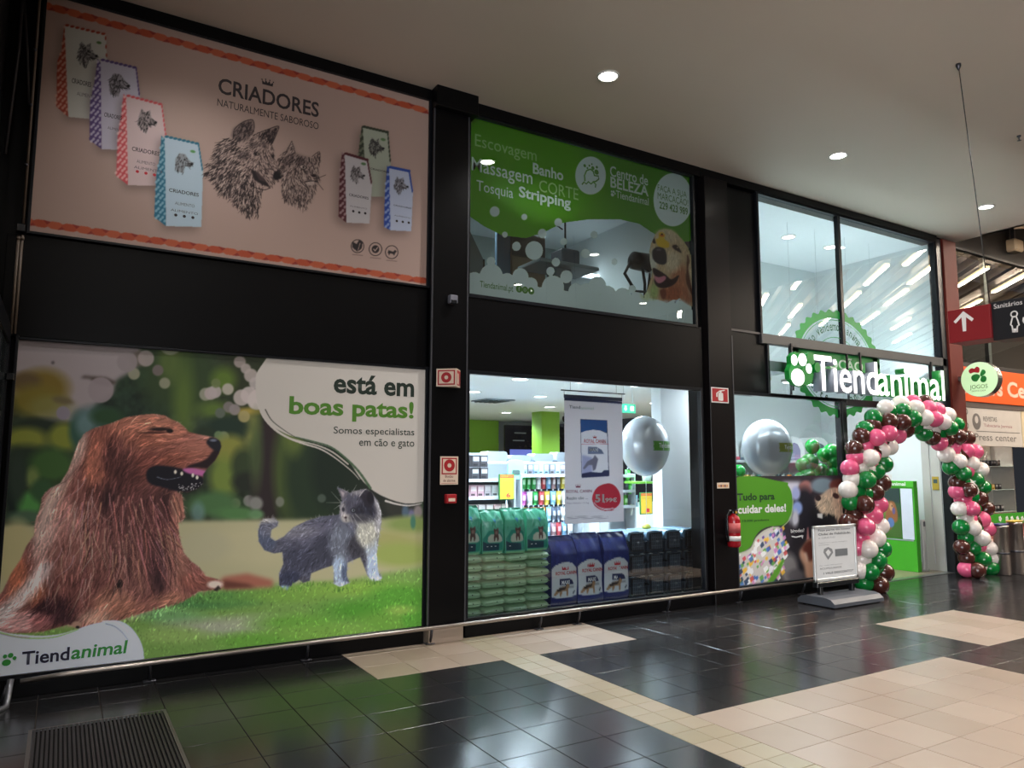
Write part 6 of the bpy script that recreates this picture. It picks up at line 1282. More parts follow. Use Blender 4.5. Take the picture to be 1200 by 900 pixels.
t = thing('entrance_poster', 'green and photo poster on the lower glass left of the entrance arch', 'poster')
a = W(863.5, 687, -.0); b_ = W(861, 564.5, 0)
print_mesh('printed_sheet', c, 6.77, .17, 8.80, 1.432, .018, cmat('poster_print_entrance', .5, 1.35, .3), t, 240, 150)
MB().box(6.77, .0185, .17, 8.80, .024, 1.432).build('backing', mat('board_white', (190, 186, 180), .6), t)
def fb(s, bl, tr, m, **k): return ptext('advert_lettering', s, zb([bl])[0], zb([tr])[0], .0165, m, t, **k)
fb('Tudo para', (60, 222), (338, 143), mat('ink_deep_green', (16, 52, 30), .5), bold=.03); fb('cuidar deles!', (62, 304), (424, 226), WHT, bold=.03); fb('+ 10.000 produtos', (66, 372), (296, 338), mat('ink_deep_green', (16, 52, 30), .5), bold=.012)
fb('bigodes?', (462, 455), (562, 412), WHT, bold=.02)
o = MB(); P = [W(*q, .0165) for q in zb([(466, 468), (500, 474), (545, 462), (556, 466), (550, 492), (540, 476), (500, 484), (468, 478)])]; o.prism([(q.x, q.z) for q in P], .0165, 0.0160).build('smile_stroke', WHT, t)

# ---- round seal on the glass over the entrance
def seal():
    t = thing('window_seal', 'large round green scalloped adoption seal stuck on the glass behind the lit sign', 'sticker')
    cx, cz, rx, rz = 8.84, 2.925, .93, .715; y = .0225; SEG = mat('seal_green', (40, 160, 74), .5); SD = mat('seal_dark_ink', (30, 96, 56), .5); SL = mat('seal_pale_ink', (200, 226, 208), .5)
    def zone(z): return not (3.055 < z < 3.19 or 2.40 < z < 2.45)
    n = 360; V = []; F = []
    for k in range(n):
        a = 2 * math.pi * k / n; s = 1 + .028 * math.sin(a * 34)
        V += [(cx + rx * s * math.cos(a), y, cz + rz * s * math.sin(a)), (cx + rx * .86 * math.cos(a), y, cz + rz * .86 * math.sin(a))]
    for k in range(n): F.append((2 * k, 2 * k + 1, (2 * k + 3) % (2 * n), (2 * k + 2) % (2 * n)))
    F = [f for f in F if V[f[0]][0] < 9.95]
    MB().add(V, F).build('scalloped_ring', SEG, t)
    for f_, w_ in ((.83, .006), (.5, .006)):
        V = []; F = []
        for k in range(120):
            a = 2 * math.pi * k / 120; V += [(cx + rx * f_ * math.cos(a), y, cz + rz * f_ * math.sin(a)), (cx + rx * (f_ - .012) * math.cos(a), y, cz + rz * (f_ - .012) * math.sin(a))]
        for k in range(120): F.append((2 * k, 2 * k + 1, (2 * k + 3) % 240, (2 * k + 2) % 240))
        MB().add(V, F).build('thin_ring', SEG, t)
    MB().box(cx - rx * 1.02, y, cz - .17, cx + rx * 1.02, y + .001, cz + .13).build('centre_band', SEG, t)
    MB().box(cx - rx * .9, y, cz - .235, cx + rx * .9, y + .001, cz - .2).box(cx - rx * .9, y, cz + .16, cx + rx * .9, y + .001, cz + .19).build('band_line', SEG, t)
    text('seal_lettering', 'ADOÇÃO', cx - rx * .6, cz - .11, cx + rx * .6, cz + .09, y - .001, SL, t, bold=.02)
    def arc(s, a0, a1, f_, h_, up=1):
        for i, ch in enumerate(s):
            if ch == ' ': continue
            a = math.radians(a0 + (a1 - a0) * (i + .5) / len(s)); X = cx + rx * f_ * math.cos(a); Z = cz + rz * f_ * math.sin(a)
            wd = h_ * (.35 if ch in 'il' else (.95 if ch in 'mN' else .62)); hh = h_ * (1.3 if ch in 'NdAlã' else 1.0)
            o = text('seal_lettering', ch, -wd / 2, 0, wd / 2, hh, 0, SD, t, bold=.01); th = (a - math.pi / 2) if up > 0 else (a + math.pi / 2)
            o.location = (X, y - .001, Z); o.rotation_euler = (0, -th, 0)
    arc('Não vendemos animais', 158, 22, .62, .085, 1); arc('Adote um amigo', 205, 335, .78, .085, -1)
    return t
seal()
# ------------------------------------------------------------------ foot rail
STL = mat('brushed_steel', (176, 166, 160), .28, metal=.9, vary=.05)
t = thing('foot_rail', 'long low steel bump rail running along the foot of the shop front', 'rail')
MB().tube([(-.15, -.13, .128), (.12, -.13, .142), (1.4, -.13, .150), (3.2, -.13, .150), (5.0, -.13, .155), (6.2, -.13, .160), (8.12, -.13, .160)], .017, 10).build('rail_tube', STL, t)
for x in (.62, 1.75, 2.83, 3.97, 4.42, 5.6, 6.70, 7.8):
    b = MB().tube([(x, -.13, .15), (x + .01, -.10, .08), (x + .015, -.06, .012)], .012, 8); b.box(x - .03, -.085, .001, x + .055, -.03, .01, .003); b.build('bracket', mat('dark_steel', (74, 74, 80), .35, metal=.7), t)
t = thing('corner_rail', 'short bent grey rail end at the far left of the shop front', 'rail')
P = [W(12.5, 796, -.16), W(9, 818, -.2), W(6.5, 829, -.24), W(0, 832, -.3), W(-25, 838, -.4)]
MB().tube(P, .02, 10).build('rail_tube', mat('grey_steel', (128, 130, 136), .35, metal=.7), t)
MB().tube([W(1, 822, -.1), W(8, 803, -.06)], .010, 6).build('brace', mat('dark_steel', (74, 74, 80), .35, metal=.7), t)

# ------------------------------------------------------------------ left edge: conduits and the glazed leaf
CND = mat('conduit_beige', (112, 98, 86), .45)
t = thing('conduit', 'thin pale conduit running up the dark wall at the far left', 'pipe'); 
MB().tube([W(50, -20, -.05), W(46.5, 0, -.05), W(27, 262, -.05)], .009, 8).build('tube', CND, t)
for q in ((41, 60), (36, 125), (31, 195)): MB().lathe([(.013, 0), (.013, .02)], 8, tuple(W(*q, -.05))).build('clip', mat('dark_steel', (74, 74, 80), .35, metal=.7), t)
p_ = W(25.5, 268, -.05); MB().box(p_.x - .03, -.08, p_.z - .025, p_.x + .02, -.03, p_.z + .03, .004).build('junction_box', mat('camera_black', (22, 24, 28), .25), t)
for k, (xa, xb) in enumerate([(22, 12.6), (26.2, 17)]):
    t = thing('conduit', 'short pale twin conduit under the junction box at the far left, %s one' % ['left', 'right'][k], 'pipe', group='twin conduits at the far left'); MB().tube([W(xa, 276, -.05), W(xb, 391, -.05)], .010, 8).build('tube', CND, t)
    MB().lathe([(.014, 0), (.014, .02)], 8, tuple(W(xa * .95 + xb * .05, 281, -.05))).build('clip', CND, t)
t = thing('side_glass_leaf', 'narrow dark-framed glass leaf at the very left reflecting the poster', 'glass door')
b = MB().box(-.372, -1.2, .05, -.352, -.05, .11).box(-.372, -1.2, 2.38, -.352, -.05, 2.5).box(-.374, -.1, .05, -.350, -.05, 2.5); b.build('frame', FRM, t)
MB().add([(-.362, -1.2, .11), (-.362, -.1, .11), (-.362, -.1, 2.38), (-.362, -1.2, 2.38)], [(0, 1, 2, 3)]).build('pane', mat('mirror_glass', (60, 66, 68), .03, spec=.9, vary=0), t)
MB().box(-.36, -.12, 2.12, -.31, -.06, 2.17, .006).build('latch', mat('camera_black', (22, 24, 28), .25), t)
t = thing('steel_lattice', 'dark steel frame strut leaning at the top left corner', 'frame')
MB().tube([W(27, -10, -.03), W(22, 60, -.03), W(6, 180, -.03)], .012, 6).build('strut', mat('strut_grey', (62, 58, 60), .4, metal=.4), t); MB().tube([W(28, -10, -.03), W(32, 60, -.03), W(34, 120, -.03)], .010, 6).build('strut', mat('strut_grey', (62, 58, 60), .4, metal=.4), t)

# ------------------------------------------------------------------ safety signs and devices
PHO = mat('photolum_cream', (226, 206, 186), .45); SRED = mat('safety_red', (170, 28, 36), .45)
def ring(parent, cx, cz, r0, r1, y, m, name='ring'):
    V = []; F = []; n = 28
    for k in range(n): a = 2 * math.pi * k / n; V += [(cx + r0 * math.cos(a), y, cz + r0 * math.sin(a)), (cx + r1 * math.cos(a), y, cz + r1 * math.sin(a))]
    for k in range(n): F.append((2 * k, 2 * k + 1, (2 * k + 3) % (2 * n), (2 * k + 2) % (2 * n)))
    return MB().add(V, F).build(name, m, parent)
t = thing('fire_alarm_sign', 'angled V-shaped red and cream fire sign on the black column', 'sign')
pts = [(2.862, -.083), (3.005, -.205), (3.105, -.083)]
b = MB(); z0, z1 = 2.262, 2.425; b.prism(pts, z0, z1, 'z'); b.build('sign_body', PHO, t)
def on_face(p, q, parent, build):                   # a flat child laid on a slanting face
    d = Vector((q[0] - p[0], q[1] - p[1], 0)); L = d.length; a = math.atan2(d.y, d.x)
    o = build(L); o.location = (p[0] + math.sin(a) * .0015, p[1] - math.cos(a) * .0015, z0); o.rotation_euler = (0, 0, a); return o
h_ = z1 - z0
def fr_(L):
    m_ = .014; return MB().box(m_, -.001, m_, L - m_, 0, h_ - m_).build('red_field', SRED, t)
on_face(pts[0], pts[1], t, fr_); on_face(pts[1], pts[2], t, fr_)
o = on_face(pts[0], pts[1], t, lambda L: MB().box(.026, -.002, .026, L - .026, -.001, h_ - .026).build('cream_field', PHO, t))
on_face(pts[0], pts[1], t, lambda L: ring(t, L / 2, h_ / 2, .018, .048, -.003, SRED)); on_face(pts[1], pts[2], t, lambda L: MB().box(.03, -.002, .024, L * .5, -.001, h_ * .75).build('pictogram', PHO, t))
t = thing('push_alarm_sign', 'flat red and cream fire alarm plate below the V-shaped sign', 'sign'); a = W(515.5, 568, -.082); b_ = W(537, 535, -.082); y = -.081
MB().box(a.x, y - .003, a.z, b_.x, y, b_.z, .001).build('plate', PHO, t); zz = a.z + (b_.z - a.z) * .36
MB().box(a.x + .014, y - .004, zz, b_.x - .014, y - .003, b_.z - .012).build('red_field', SRED, t); MB().box(a.x + .026, y - .005, zz + .012, b_.x - .026, y - .004, b_.z - .024).build('cream_field', PHO, t)
ring(t, (a.x + b_.x) / 2, (zz + b_.z) / 2, .02, .055, y - .006, SRED)
text('sign_lettering', 'Botão', a.x + .05, a.z + .062, b_.x - .05, a.z + .085, y - .0045, mat('ink_brown', (120, 60, 50), .5), t, bold=.01); text('sign_lettering', 'de alarme', a.x + .03, a.z + .025, b_.x - .03, a.z + .048, y - .0045, mat('ink_brown', (120, 60, 50), .5), t, bold=.01)
MB().box(a.x + .012, y - .004, a.z + .01, b_.x - .012, y - .003, a.z + .013).build('border_line', SRED, t)
t = thing('alarm_call_point', 'small red manual alarm button box low on the black column', 'alarm'); a = W(521.5, 590, -.1); b_ = W(534, 579, -.1)
MB().box(a.x, -.125, a.z, b_.x, -.081, b_.z, .006).build('box', SRED, t); MB().box(a.x + .022, -.128, a.z + .018, b_.x - .018, -.124, b_.z - .035, .001).build('press_plate', PHO, t)
t = thing('motion_detector', 'small grey detector box high on the black column', 'sensor'); a = W(525.5, 355.5, -.1); b_ = W(534.5, 347, -.1)
MB().box(a.x, -.14, a.z, b_.x, -.081, b_.z, .006).build('housing', mat('detector_grey', (120, 120, 130), .4), t); MB().box(a.x + .01, -.143, a.z - .004, b_.x - .012, -.13, a.z + .03, .002).build('lens', mat('camera_black', (22, 24, 28), .25), t)
t = thing('extinguisher_sign', 'red square plate with white extinguisher picture on the brown-black column', 'sign'); a = W(833.8, 471.5, -.055); b_ = W(853.5, 455, -.055); y = -.0515
MB().box(a.x, y - .004, a.z, b_.x, y, b_.z, .001).build('plate', mat('sign_white', (226, 224, 220), .5), t); MB().box(a.x + .014, y - .005, a.z + .014, b_.x - .016, y - .004, b_.z - .012).build('red_field', SRED, t)
w_, h_ = b_.x - a.x, b_.z - a.z; cx = a.x + w_ * .52
b = MB().prism(rrect(cx - w_ * .13, a.z + h_ * .14, cx + w_ * .15, a.z + h_ * .66, .015), y - .007, y - .005); b.prism([(cx - w_ * .03, a.z + h_ * .64), (cx + w_ * .06, a.z + h_ * .64), (cx + w_ * .06, a.z + h_ * .76), (cx + w_ * .26, a.z + h_ * .82), (cx + w_ * .24, a.z + h_ * .88), (cx - w_ * .06, a.z + h_ * .8), (cx - w_ * .24, a.z + h_ * .62), (cx - w_ * .24, a.z + h_ * .38), (cx - w_ * .18, a.z + h_ * .38), (cx - w_ * .18, a.z + h_ * .6), (cx - w_ * .04, a.z + h_ * .74)], y - .007, y - .005)
b.build('pictogram', mat('sign_white', (226, 224, 220), .5), t)
t = thing('column_label', 'tiny pale strip label above the fire extinguisher', 'label'); a = W(840.5, 572.5, -.055); b_ = W(854.5, 565.5, -.055)
MB().box(a.x, y - .004, a.z, b_.x, y, b_.z, .001).build('plate', PHO, t)
for k in range(5): MB().box(a.x + .02 + k * .032, y - .005, a.z + .016, a.x + .042 + k * .032, y - .004, a.z + .042).build('symbol', mat('ink_brown', (120, 60, 50), .5) if k % 2 else mat('symbol_orange', (210, 140, 60), .5), t)
t = thing('fire_extinguisher', 'red wall fire extinguisher with white label on the column left of the green poster', 'extinguisher', (6.585, -.135, .64))
MB().lathe([(.02, 0), (.065, .0), (.075, .015), (.076, .30), (.066, .335), (.03, .36), (.022, .375)], 20).build('cylinder', mat('extinguisher_red', (168, 22, 34), .22, coat=.4), t)
MB().lathe([(.0775, .07), (.0775, .125)], 20).build('label', mat('sign_white', (226, 224, 220), .5), t); MB().lathe([(.0772, .16), (.0772, .27)], 20).build('instruction_band', mat('label_rose', (196, 90, 90), .5), t)
MB().box(-.018, -.018, .375, .018, .018, .41, .004).box(-.02, -.06, .405, .02, .01, .418, .003).build('valve', mat('camera_black', (22, 24, 28), .25), t); MB().lathe([(.016, 0), (.016, .01)], 12, (.02, -.02, .39), 'y').build('gauge', mat('gauge_yellow', (200, 160, 60), .4), t)
MB().tube([(-.02, 0, .40), (-.07, -.01, .41), (-.1, 0, .34), (-.1, 0, .2), (-.09, 0, .06)], .011, 8).build('hose', mat('camera_black', (22, 24, 28), .25), t); MB().box(-.04, .07, .1, .04, .088, .32).build('wall_bracket', mat('dark_steel', (74, 74, 80), .35, metal=.7), t)

# ------------------------------------------------------------------ lit shop sign
t = thing('shop_sign', 'large lit white box letters with green returns and a paw over the entrance', 'sign')
YS = -.27; LIT = mat('lit_white', (255, 255, 255), .4, emit=(255, 255, 252), estr=.9); LITG = mat('lit_white_green', (255, 255, 255), .4, emit=(222, 255, 222), estr=.85)
SGN = mat('return_green', (20, 120, 44), .35, emit=(20, 130, 50), estr=.12); SGR = mat('return_grey', (150, 158, 172), .35)
def boxletters(s, bl, tr, lit, side, bold, nm):
    a = W(*bl, YS); b_ = W(*tr, YS)
    o = text('return_' + nm, s, a.x, a.z, b_.x, b_.z, YS + .13, side, t, bold=bold, depth=.13)
    o = text('face_' + nm, s, a.x, a.z, b_.x, b_.z, YS - .002, lit, t, bold=bold)
boxletters('Tiend', (955.5, 457.5), (1027.5, 424.5), LIT, SGR, .010, 'lettering'); boxletters('animal', (1029, 463.5), (1105.5, 434.5), LITG, SGN, .010, 'lettering')
paw(t, (927.5, 451.5), (950, 416.8), YS + .0, LIT, 'lit_paw', .003); paw(t, (927.5, 451.5), (950, 416.8), YS + .13, SGN, 'paw_return', .128)
a = W(924, 452, YS + .13); MB().prism([(7.56, 2.62), (7.55, 2.72), (7.6, 2.8), (7.6, 2.9), (7.68, 2.96), (7.86, 2.93), (8.0, 2.82), (8.02, 2.68), (7.9, 2.56), (7.8, 2.53), (7.66, 2.55)], YS + .13, YS + .06).build('paw_backing', SGN, t)
for z in (2.63, 2.80): MB().box(7.7, YS + .14, z - .008, 11.05, YS + .155, z + .008).build('cross_rail', mat('rail_black', (24, 26, 30), .4), t)
for x in (7.83, 9.25, 10.98): MB().box(x - .012, -.03, 2.61, x + .012, YS + .14, 2.64).box(x - .014, -.05, 2.5, x + .014, -.03, 3.1).build('mounting_arm', mat('rail_black', (24, 26, 30), .4), t)

# round lottery sign
t = thing('round_sign', 'round projecting sign with red and green clover on the red pillar', 'sign'); X = 11.62; c0 = WX(1147.5, 444.5, X); R_ = .262
def disc(r, x0_, x1_, m, name, n=40):
    V = [(x0_, c0.y + r * math.cos(2 * math.pi * k / n), c0.z + r * math.sin(2 * math.pi * k / n)) for k in range(n)] + [(x1_, c0.y + r * math.cos(2 * math.pi * k / n), c0.z + r * math.sin(2 * math.pi * k / n)) for k in range(n)]
    MB().add(V, [tuple(range(n)), tuple(range(n, 2 * n))[::-1]] + [(k, (k + 1) % n, n + (k + 1) % n, n + k) for k in range(n)]).build(name, m, t)
disc(R_, X, X + .13, mat('sign_rim', (150, 150, 144), .25, metal=.8), 'rim'); disc(R_ * .985, X - .006, X, mat('sign_face_green', (196, 222, 180), .4, emit=(190, 225, 170), estr=.28), 'face')
def xf(px, py): q = WX(px, py, X - .009); return (q.y, q.z)
def xpoly(L, m, name, sm=True, off=0):
    P = spline(L) if sm else L; P = [xf(*q) for q in P]; n = len(P)
    MB().add([(X - .009 - off, a_, b_) for a_, b_ in P], [tuple(range(n))]).build(name, m, t)
def zj(L): return [(1100 + x / 6.43, 340 + y / 6.43) for x, y in L]
xpoly(zj([(230, 600), (250, 588), (268, 592), (285, 577), (305, 585), (308, 605), (300, 622), (265, 620), (240, 628), (227, 615)]), SRED, 'red_leaf')
JG = mat('clover_green', (20, 120, 40), .5); xpoly(zj([(318, 615), (330, 598), (348, 604), (354, 622), (340, 638), (322, 650), (312, 640)]), JG, 'green_leaf')
xpoly(zj([(312, 645), (285, 632), (255, 642), (245, 662), (258, 684), (285, 688), (300, 672)]), JG, 'green_leaf'); xpoly(zj([(322, 652), (345, 645), (360, 660), (355, 685), (335, 694), (315, 682)]), JG, 'green_leaf')
def xtext(s, Xp, bl, tr, m, parent, name='sign_lettering', **k):
    a_ = WX(*bl, Xp); b_ = WX(*tr, Xp); o = text(name, s, 0, a_.z, a_.y - b_.y, b_.z, 0, m, parent, **k)
    for v in o.data.vertices: v.co = (Xp, a_.y - v.co.x, v.co.z)
    o.data.update(); return o
xtext('JOGOS', X - .009, *zj([(236, 756), (368, 706)]), mat('ink_leaf', (90, 130, 50), .5), t); xtext('SANTA CASA', X - .009, *zj([(250, 768), (355, 748)]), mat('ink_leaf', (90, 130, 50), .5), t)
q = WX(1127, 444, X + .06); MB().box(X + .02, c0.y + R_ - .01, q.z - .035, X + .1, -.06, q.z + .035, .004).build('wall_arm', mat('sign_rim', (150, 150, 144), .25, metal=.8), t)

# hanging direction sign with its cable
XS = 6.6; t = thing('direction_sign', 'hanging direction sign with red arrow block and black washroom panel', 'sign')
a = WX(1112.6, 402.5, XS); b_ = WX(1159, 356, XS); MB().box(XS, b_.y, a.z, XS + .26, a.y, b_.z, .002).build('red_block', mat('sign_dark_red', (132, 24, 30), .45), t)
e_ = WX(1200, 398, XS); zt = WX(1164, 354.2, XS + .03).z; zb_ = WX(1164, 399.5, XS + .03).z
MB().box(XS + .03, e_.y - .75, zb_, XS + .23, b_.y, zt, .002).build('black_panel', mat('sign_black', (26, 26, 30), .4), t)
WSG = mat('sign_print_white', (232, 226, 222), .5)
def za(L): return [(1100 + x / 6.43, 340 + y / 6.43) for x, y in L]
def sp(L, m, name, Xp):
    P = [WX(*q, Xp) for q in L]; n = len(P); MB().add([tuple(p) for p in P], [tuple(range(n))]).build(name, m, t)
sp(za([(185, 158), (265, 215), (250, 235), (206, 203), (208, 308), (182, 312), (172, 205), (128, 252), (112, 238)]), WSG, 'arrow', XS - .002)
xtext('Sanitários', XS + .028, *za([(416, 142), (628, 70)]), WSG, t)
L = [WX(*q, XS + .026) for q in za([(568, 198), (556, 204), (548, 235), (542, 262), (552, 268), (556, 285), (558, 318), (568, 318), (570, 290), (578, 290), (580, 318), (592, 316), (592, 284), (596, 268), (607, 264), (596, 228), (584, 200), (568, 198)])]
MB().tube(L, .006, 5).build('woman_pictogram', WSG, t); c1_ = WX(*za([(568, 181)])[0], XS + .026)
MB().tube([(c1_.x, c1_.y + .024 * math.cos(k * .5236), c1_.z + .024 * math.sin(k * .5236)) for k in range(13)], .006, 5).build('woman_pictogram', WSG, t)
L = [WX(*q, XS + .026) for q in za([(640, 205), (636, 235), (642, 250), (652, 190), (680, 190), (700, 250)])]; MB().tube(L, .006, 5).build('man_pictogram', WSG, t)
ct = FL(1123, 75, 5.1)
t2 = thing('sign_cable', 'thin dark steel cable dropping from the ceiling to the direction sign', 'cable'); top_z = b_.z
MB().tube([(ct.x, ct.y, 5.1), (XS + .13, (b_.y + a.y) / 2 - .12, top_z)], .0045, 6).build('wire', mat('wire_grey', (84, 82, 80), .4, metal=.6), t2)
MB().lathe([(.022, 0), (.022, -.02), (.01, -.05), (.004, -.06)], 12, (ct.x, ct.y, 5.1)).build('ceiling_anchor', mat('dark_steel', (74, 74, 80), .35, metal=.7), t2)
MB().tube([(XS + .13, e_.y - .6, zt), (XS + .13, e_.y - .6, 5.1)], .0045, 6).build('wire', mat('wire_grey', (84, 82, 80), .4, metal=.6), t2)
t = thing('sprinkler_head', 'tiny dark sprinkler on the ceiling right of the cable', 'sprinkler', tuple(FL(1194, 159, 5.1))); MB().lathe([(.02, 0), (.02, -.012), (.008, -.02), (.006, -.05), (.022, -.055), (.002, -.06)], 12).build('body', mat('dark_steel', (74, 74, 80), .35, metal=.7), t)
for q in [(1163, 288), (1178, 281)][:1]:
    p_ = FL(1188, 288, 5.35); t = thing('track_spotlight', 'beige box spotlight beside the slatted ceiling at the right edge', 'spotlight', tuple(p_)); MB().box(-.14, -.1, -.12, .14, .1, .1, .03).build('lamp_body', mat('spot_beige', (176, 156, 130), .5), t); MB().box(-.03, -.03, .1, .03, .03, .3).build('arm', mat('dark_steel', (74, 74, 80), .35, metal=.7), t)

# ------------------------------------------------------------------ balloon arch
def z1_(L, ox, oy, s): return [(c_, ox + x / s, oy + y / s) for c_, x, y in L]
BL = z1_([('W', 470, 125), ('W', 590, 95), ('G', 487, 150), ('G', 610, 150), ('P', 690, 84), ('B', 790, 82), ('W', 712, 130), ('P', 815, 130), ('P', 885, 145), ('G', 690, 210), ('G', 705, 275), ('W', 785, 205), ('P', 865, 215), ('W', 970, 185), ('W', 935, 240), ('W', 780, 275), ('W', 850, 295), ('G', 1045, 260), ('G', 990, 290),
             ('G', 370, 205), ('B', 495, 235), ('B', 605, 240), ('B', 365, 270), ('B', 630, 300), ('G', 300, 300), ('B', 275, 355), ('P', 495, 330), ('P', 565, 345), ('P', 395, 365), ('W', 500, 440), ('P', 300, 430), ('W', 435, 470), ('B', 215, 455), ('G', 455, 580), ('W', 345, 530), ('P', 225, 525), ('P', 180, 615), ('G', 390, 640), ('W', 260, 610), ('W', 195, 700), ('G', 315, 710), ('B', 440, 735), ('B', 380, 810), ('G', 237, 800), ('W', 165, 790),
             ('G', 900, 330), ('G', 780, 330), ('B', 845, 362), ('B', 965, 380), ('B', 1060, 360), ('B', 1130, 370)], 970, 460, 6.924)
BL += z1_([('P', 525, 235), ('P', 585, 245), ('P', 620, 250), ('P', 470, 212), ('W', 500, 262), ('W', 553, 290), ('W', 607, 300), ('W', 645, 325), ('G', 520, 315), ('G', 572, 342), ('G', 622, 370), ('G', 655, 400), ('B', 545, 380), ('B', 595, 412), ('B', 640, 448), ('B', 670, 490), ('P', 545, 418), ('P', 570, 450), ('P', 607, 490), ('P', 650, 535), ('P', 675, 575), ('W', 555, 490), ('W', 580, 530), ('W', 612, 572), ('W', 650, 615), ('W', 680, 657), ('W', 697, 700), ('G', 562, 568), ('G', 583, 612), ('G', 612, 657), ('G', 655, 703), ('G', 690, 750), ('B', 565, 652), ('B', 585, 697), ('B', 630, 750), ('P', 585, 745)], 970, 460, 3.6)
BL += z1_([('G', 200, 65), ('B', 325, 85), ('P', 445, 85), ('B', 235, 170), ('P', 400, 180), ('B', 185, 240), ('P', 335, 280), ('W', 460, 275), ('P', 285, 370), ('W', 425, 380), ('W', 355, 475), ('G', 480, 475), ('P', 265, 460), ('W', 300, 560), ('G', 440, 575), ('G', 372, 675), ('B', 500, 680), ('W', 275, 660), ('G', 320, 775), ('B', 455, 795)], 970, 580, 7.5)
cl = spline([(1026, 686), (1025, 665), (1022, 640), (1016, 615), (1012, 590), (1013, 565), (1018, 540), (1027, 519), (1041, 503), (1058, 492), (1079, 487), (1100, 493), (1115, 508), (1125, 530), (1133, 555), (1139, 585), (1144, 612), (1147, 640), (1147, 664)], closed=False, k=4)
BC = {'W': mat('balloon_white', (232, 222, 216), .16, vary=.02, coat=.2), 'G': mat('balloon_green', (8, 118, 50), .12, vary=.05, coat=.3), 'P': mat('balloon_pink', (222, 92, 132), .14, vary=.04, coat=.25), 'B': mat('balloon_brown', (74, 38, 32), .12, vary=.08, coat=.3)}
BM = {k: balloon_mesh(k, 'balloon', m) for k, m in BC.items()}
YA = -.36
arch = thing('balloon_arch', 'spiral arch of green, white, pink and brown balloons around the shop entrance', 'balloon arch', tuple(FL(1085, 681)))
arch.location.y = YA; A0 = arch.location.copy()
P = [W(*q, YA) for q in cl]; P = [Vector((P[0].x, YA, .05))] + P + [Vector((P[-1].x, YA, .05))]
MB().tube([tuple(p - A0) for p in P], .012, 8).build('pole', mat('pole_white', (220, 220, 220), .4), arch)
RR = .112; NX = {'W': 'G', 'G': 'B', 'B': 'P', 'P': 'W'}
ks = list(NX)
for c_, px, py in BL:
    w0 = W(px, py, YA); d, ctr = min(((w0 - p).length, i) for i, p in enumerate(P)); pc = P[ctr]
    off = math.sqrt(max(0, .135 ** 2 - min(d, .135) ** 2)); yf = YA - off
    p_ = W(px, py, yf); ax = (p_ - pc); 
    s = RR * rnd.uniform(.97, 1.06)
    o = link('balloon', BM[c_], arch, p_ - A0); o.scale = (s, s, s * 1.03); o.rotation_mode = 'QUATERNION'; o.rotation_quaternion = (ax if ax.length > .02 else Vector((0, -1, .1))).to_track_quat('Z', 'Y')
    if o.location.z + A0.z < .09: o.location.z = .09 - A0.z
    # the balloon behind it, the other side of the pole
    lat = Vector((ax.x, 0, ax.z)); lat = lat * min(1, .085 / max(lat.length, 1e-4)); p2 = pc - lat; p2.y = YA + max(.05, off)
    if p2.z > .09:
        o = link('balloon', BM[NX[c_]], arch, p2 - A0); o.scale = (s, s, s); o.rotation_mode = 'QUATERNION'; o.rotation_quaternion = (-ax if ax.length > .02 else Vector((0, 1, 0))).to_track_quat('Z', 'Y')

# ------------------------------------------------------------------ poster stand in front
b0 = FL(983, 701); YP = b0.y - .16
t = thing('poster_stand', 'white framed club poster on a dark water-base stand before the balloon arch', 'poster stand')
fr4 = [W(953, 614, YP), W(1002.5, 616.5, YP), W(1007, 682.5, YP), W(955.5, 677, YP)]
x0, x1, z0, z1 = (fr4[0].x + fr4[3].x) / 2, (fr4[1].x + fr4[2].x) / 2, (fr4[2].z + fr4[3].z) / 2, (fr4[0].z + fr4[1].z) / 2
MB().box(x0, YP, z0, x0 + .035, YP + .03, z1, .005).box(x1 - .035, YP, z0, x1, YP + .03, z1, .005).box(x0, YP, z1 - .035, x1, YP + .03, z1, .005).box(x0, YP, z0, x1, YP + .03, z0 + .035, .005).build('frame', mat('frame_silver', (212, 214, 214), .3, metal=.3), t)
MB().box(x0 + .03, YP + .01, z0 + .03, x1 - .03, YP + .028, z1 - .03).build('paper', mat('paper_white', (222, 224, 226), .5), t)
w_, h_ = x1 - x0, z1 - z0
def st(s, u0, v0, u1, v1, m, **k): text('advert_lettering', s, x0 + w_ * u0, z0 + h_ * v0, x0 + w_ * u1, z0 + h_ * v1, YP + .0085, m, t, **k)
ID = mat('ink_grey_dark', (70, 74, 80), .5); IM = mat('ink_grey_mid', (150, 154, 160), .5)
st('Faça parte do nosso', .12, .895, .86, .935, ID, bold=.012); st('Clube de Fidelidade,', .12, .82, .88, .865, ID, bold=.012); st('é GRÁTIS!', .12, .765, .5, .80, IM)
st('Regista-te e recebe vantagens', .12, .68, .78, .70, IM); st('exclusivas', .12, .645, .35, .665, IM)
st('Por cada 100 pontos', .12, .27, .64, .295, IM); st('ACUMULADOS', .12, .215, .62, .245, ID); st('1 VALE DESCONTO*', .2, .125, .9, .165, ID, bold=.012)
MB().prism([(x0 + w_ * .22, z0 + h_ * .52), (x0 + w_ * .32, z0 + h_ * .38), (x0 + w_ * .44, z0 + h_ * .5), (x0 + w_ * .42, z0 + h_ * .57), (x0 + w_ * .33, z0 + h_ * .61), (x0 + w_ * .24, z0 + h_ * .58)], YP + .0095, YP + .008).build('tag_picture', mat('tag_grey', (140, 142, 146), .5), t)
MB().prism([(x0 + w_ * .27, z0 + h_ * .52), (x0 + w_ * .32, z0 + h_ * .44), (x0 + w_ * .39, z0 + h_ * .51), (x0 + w_ * .33, z0 + h_ * .57)], YP + .0078, YP + .007).build('tag_picture', mat('paper_white', (222, 224, 226), .5), t)
MB().box(x0 + w_ * .49, YP + .007, z0 + h_ * .43, x0 + w_ * .78, YP + .0095, z0 + h_ * .56).build('card_picture', mat('card_grey', (120, 124, 128), .45), t)
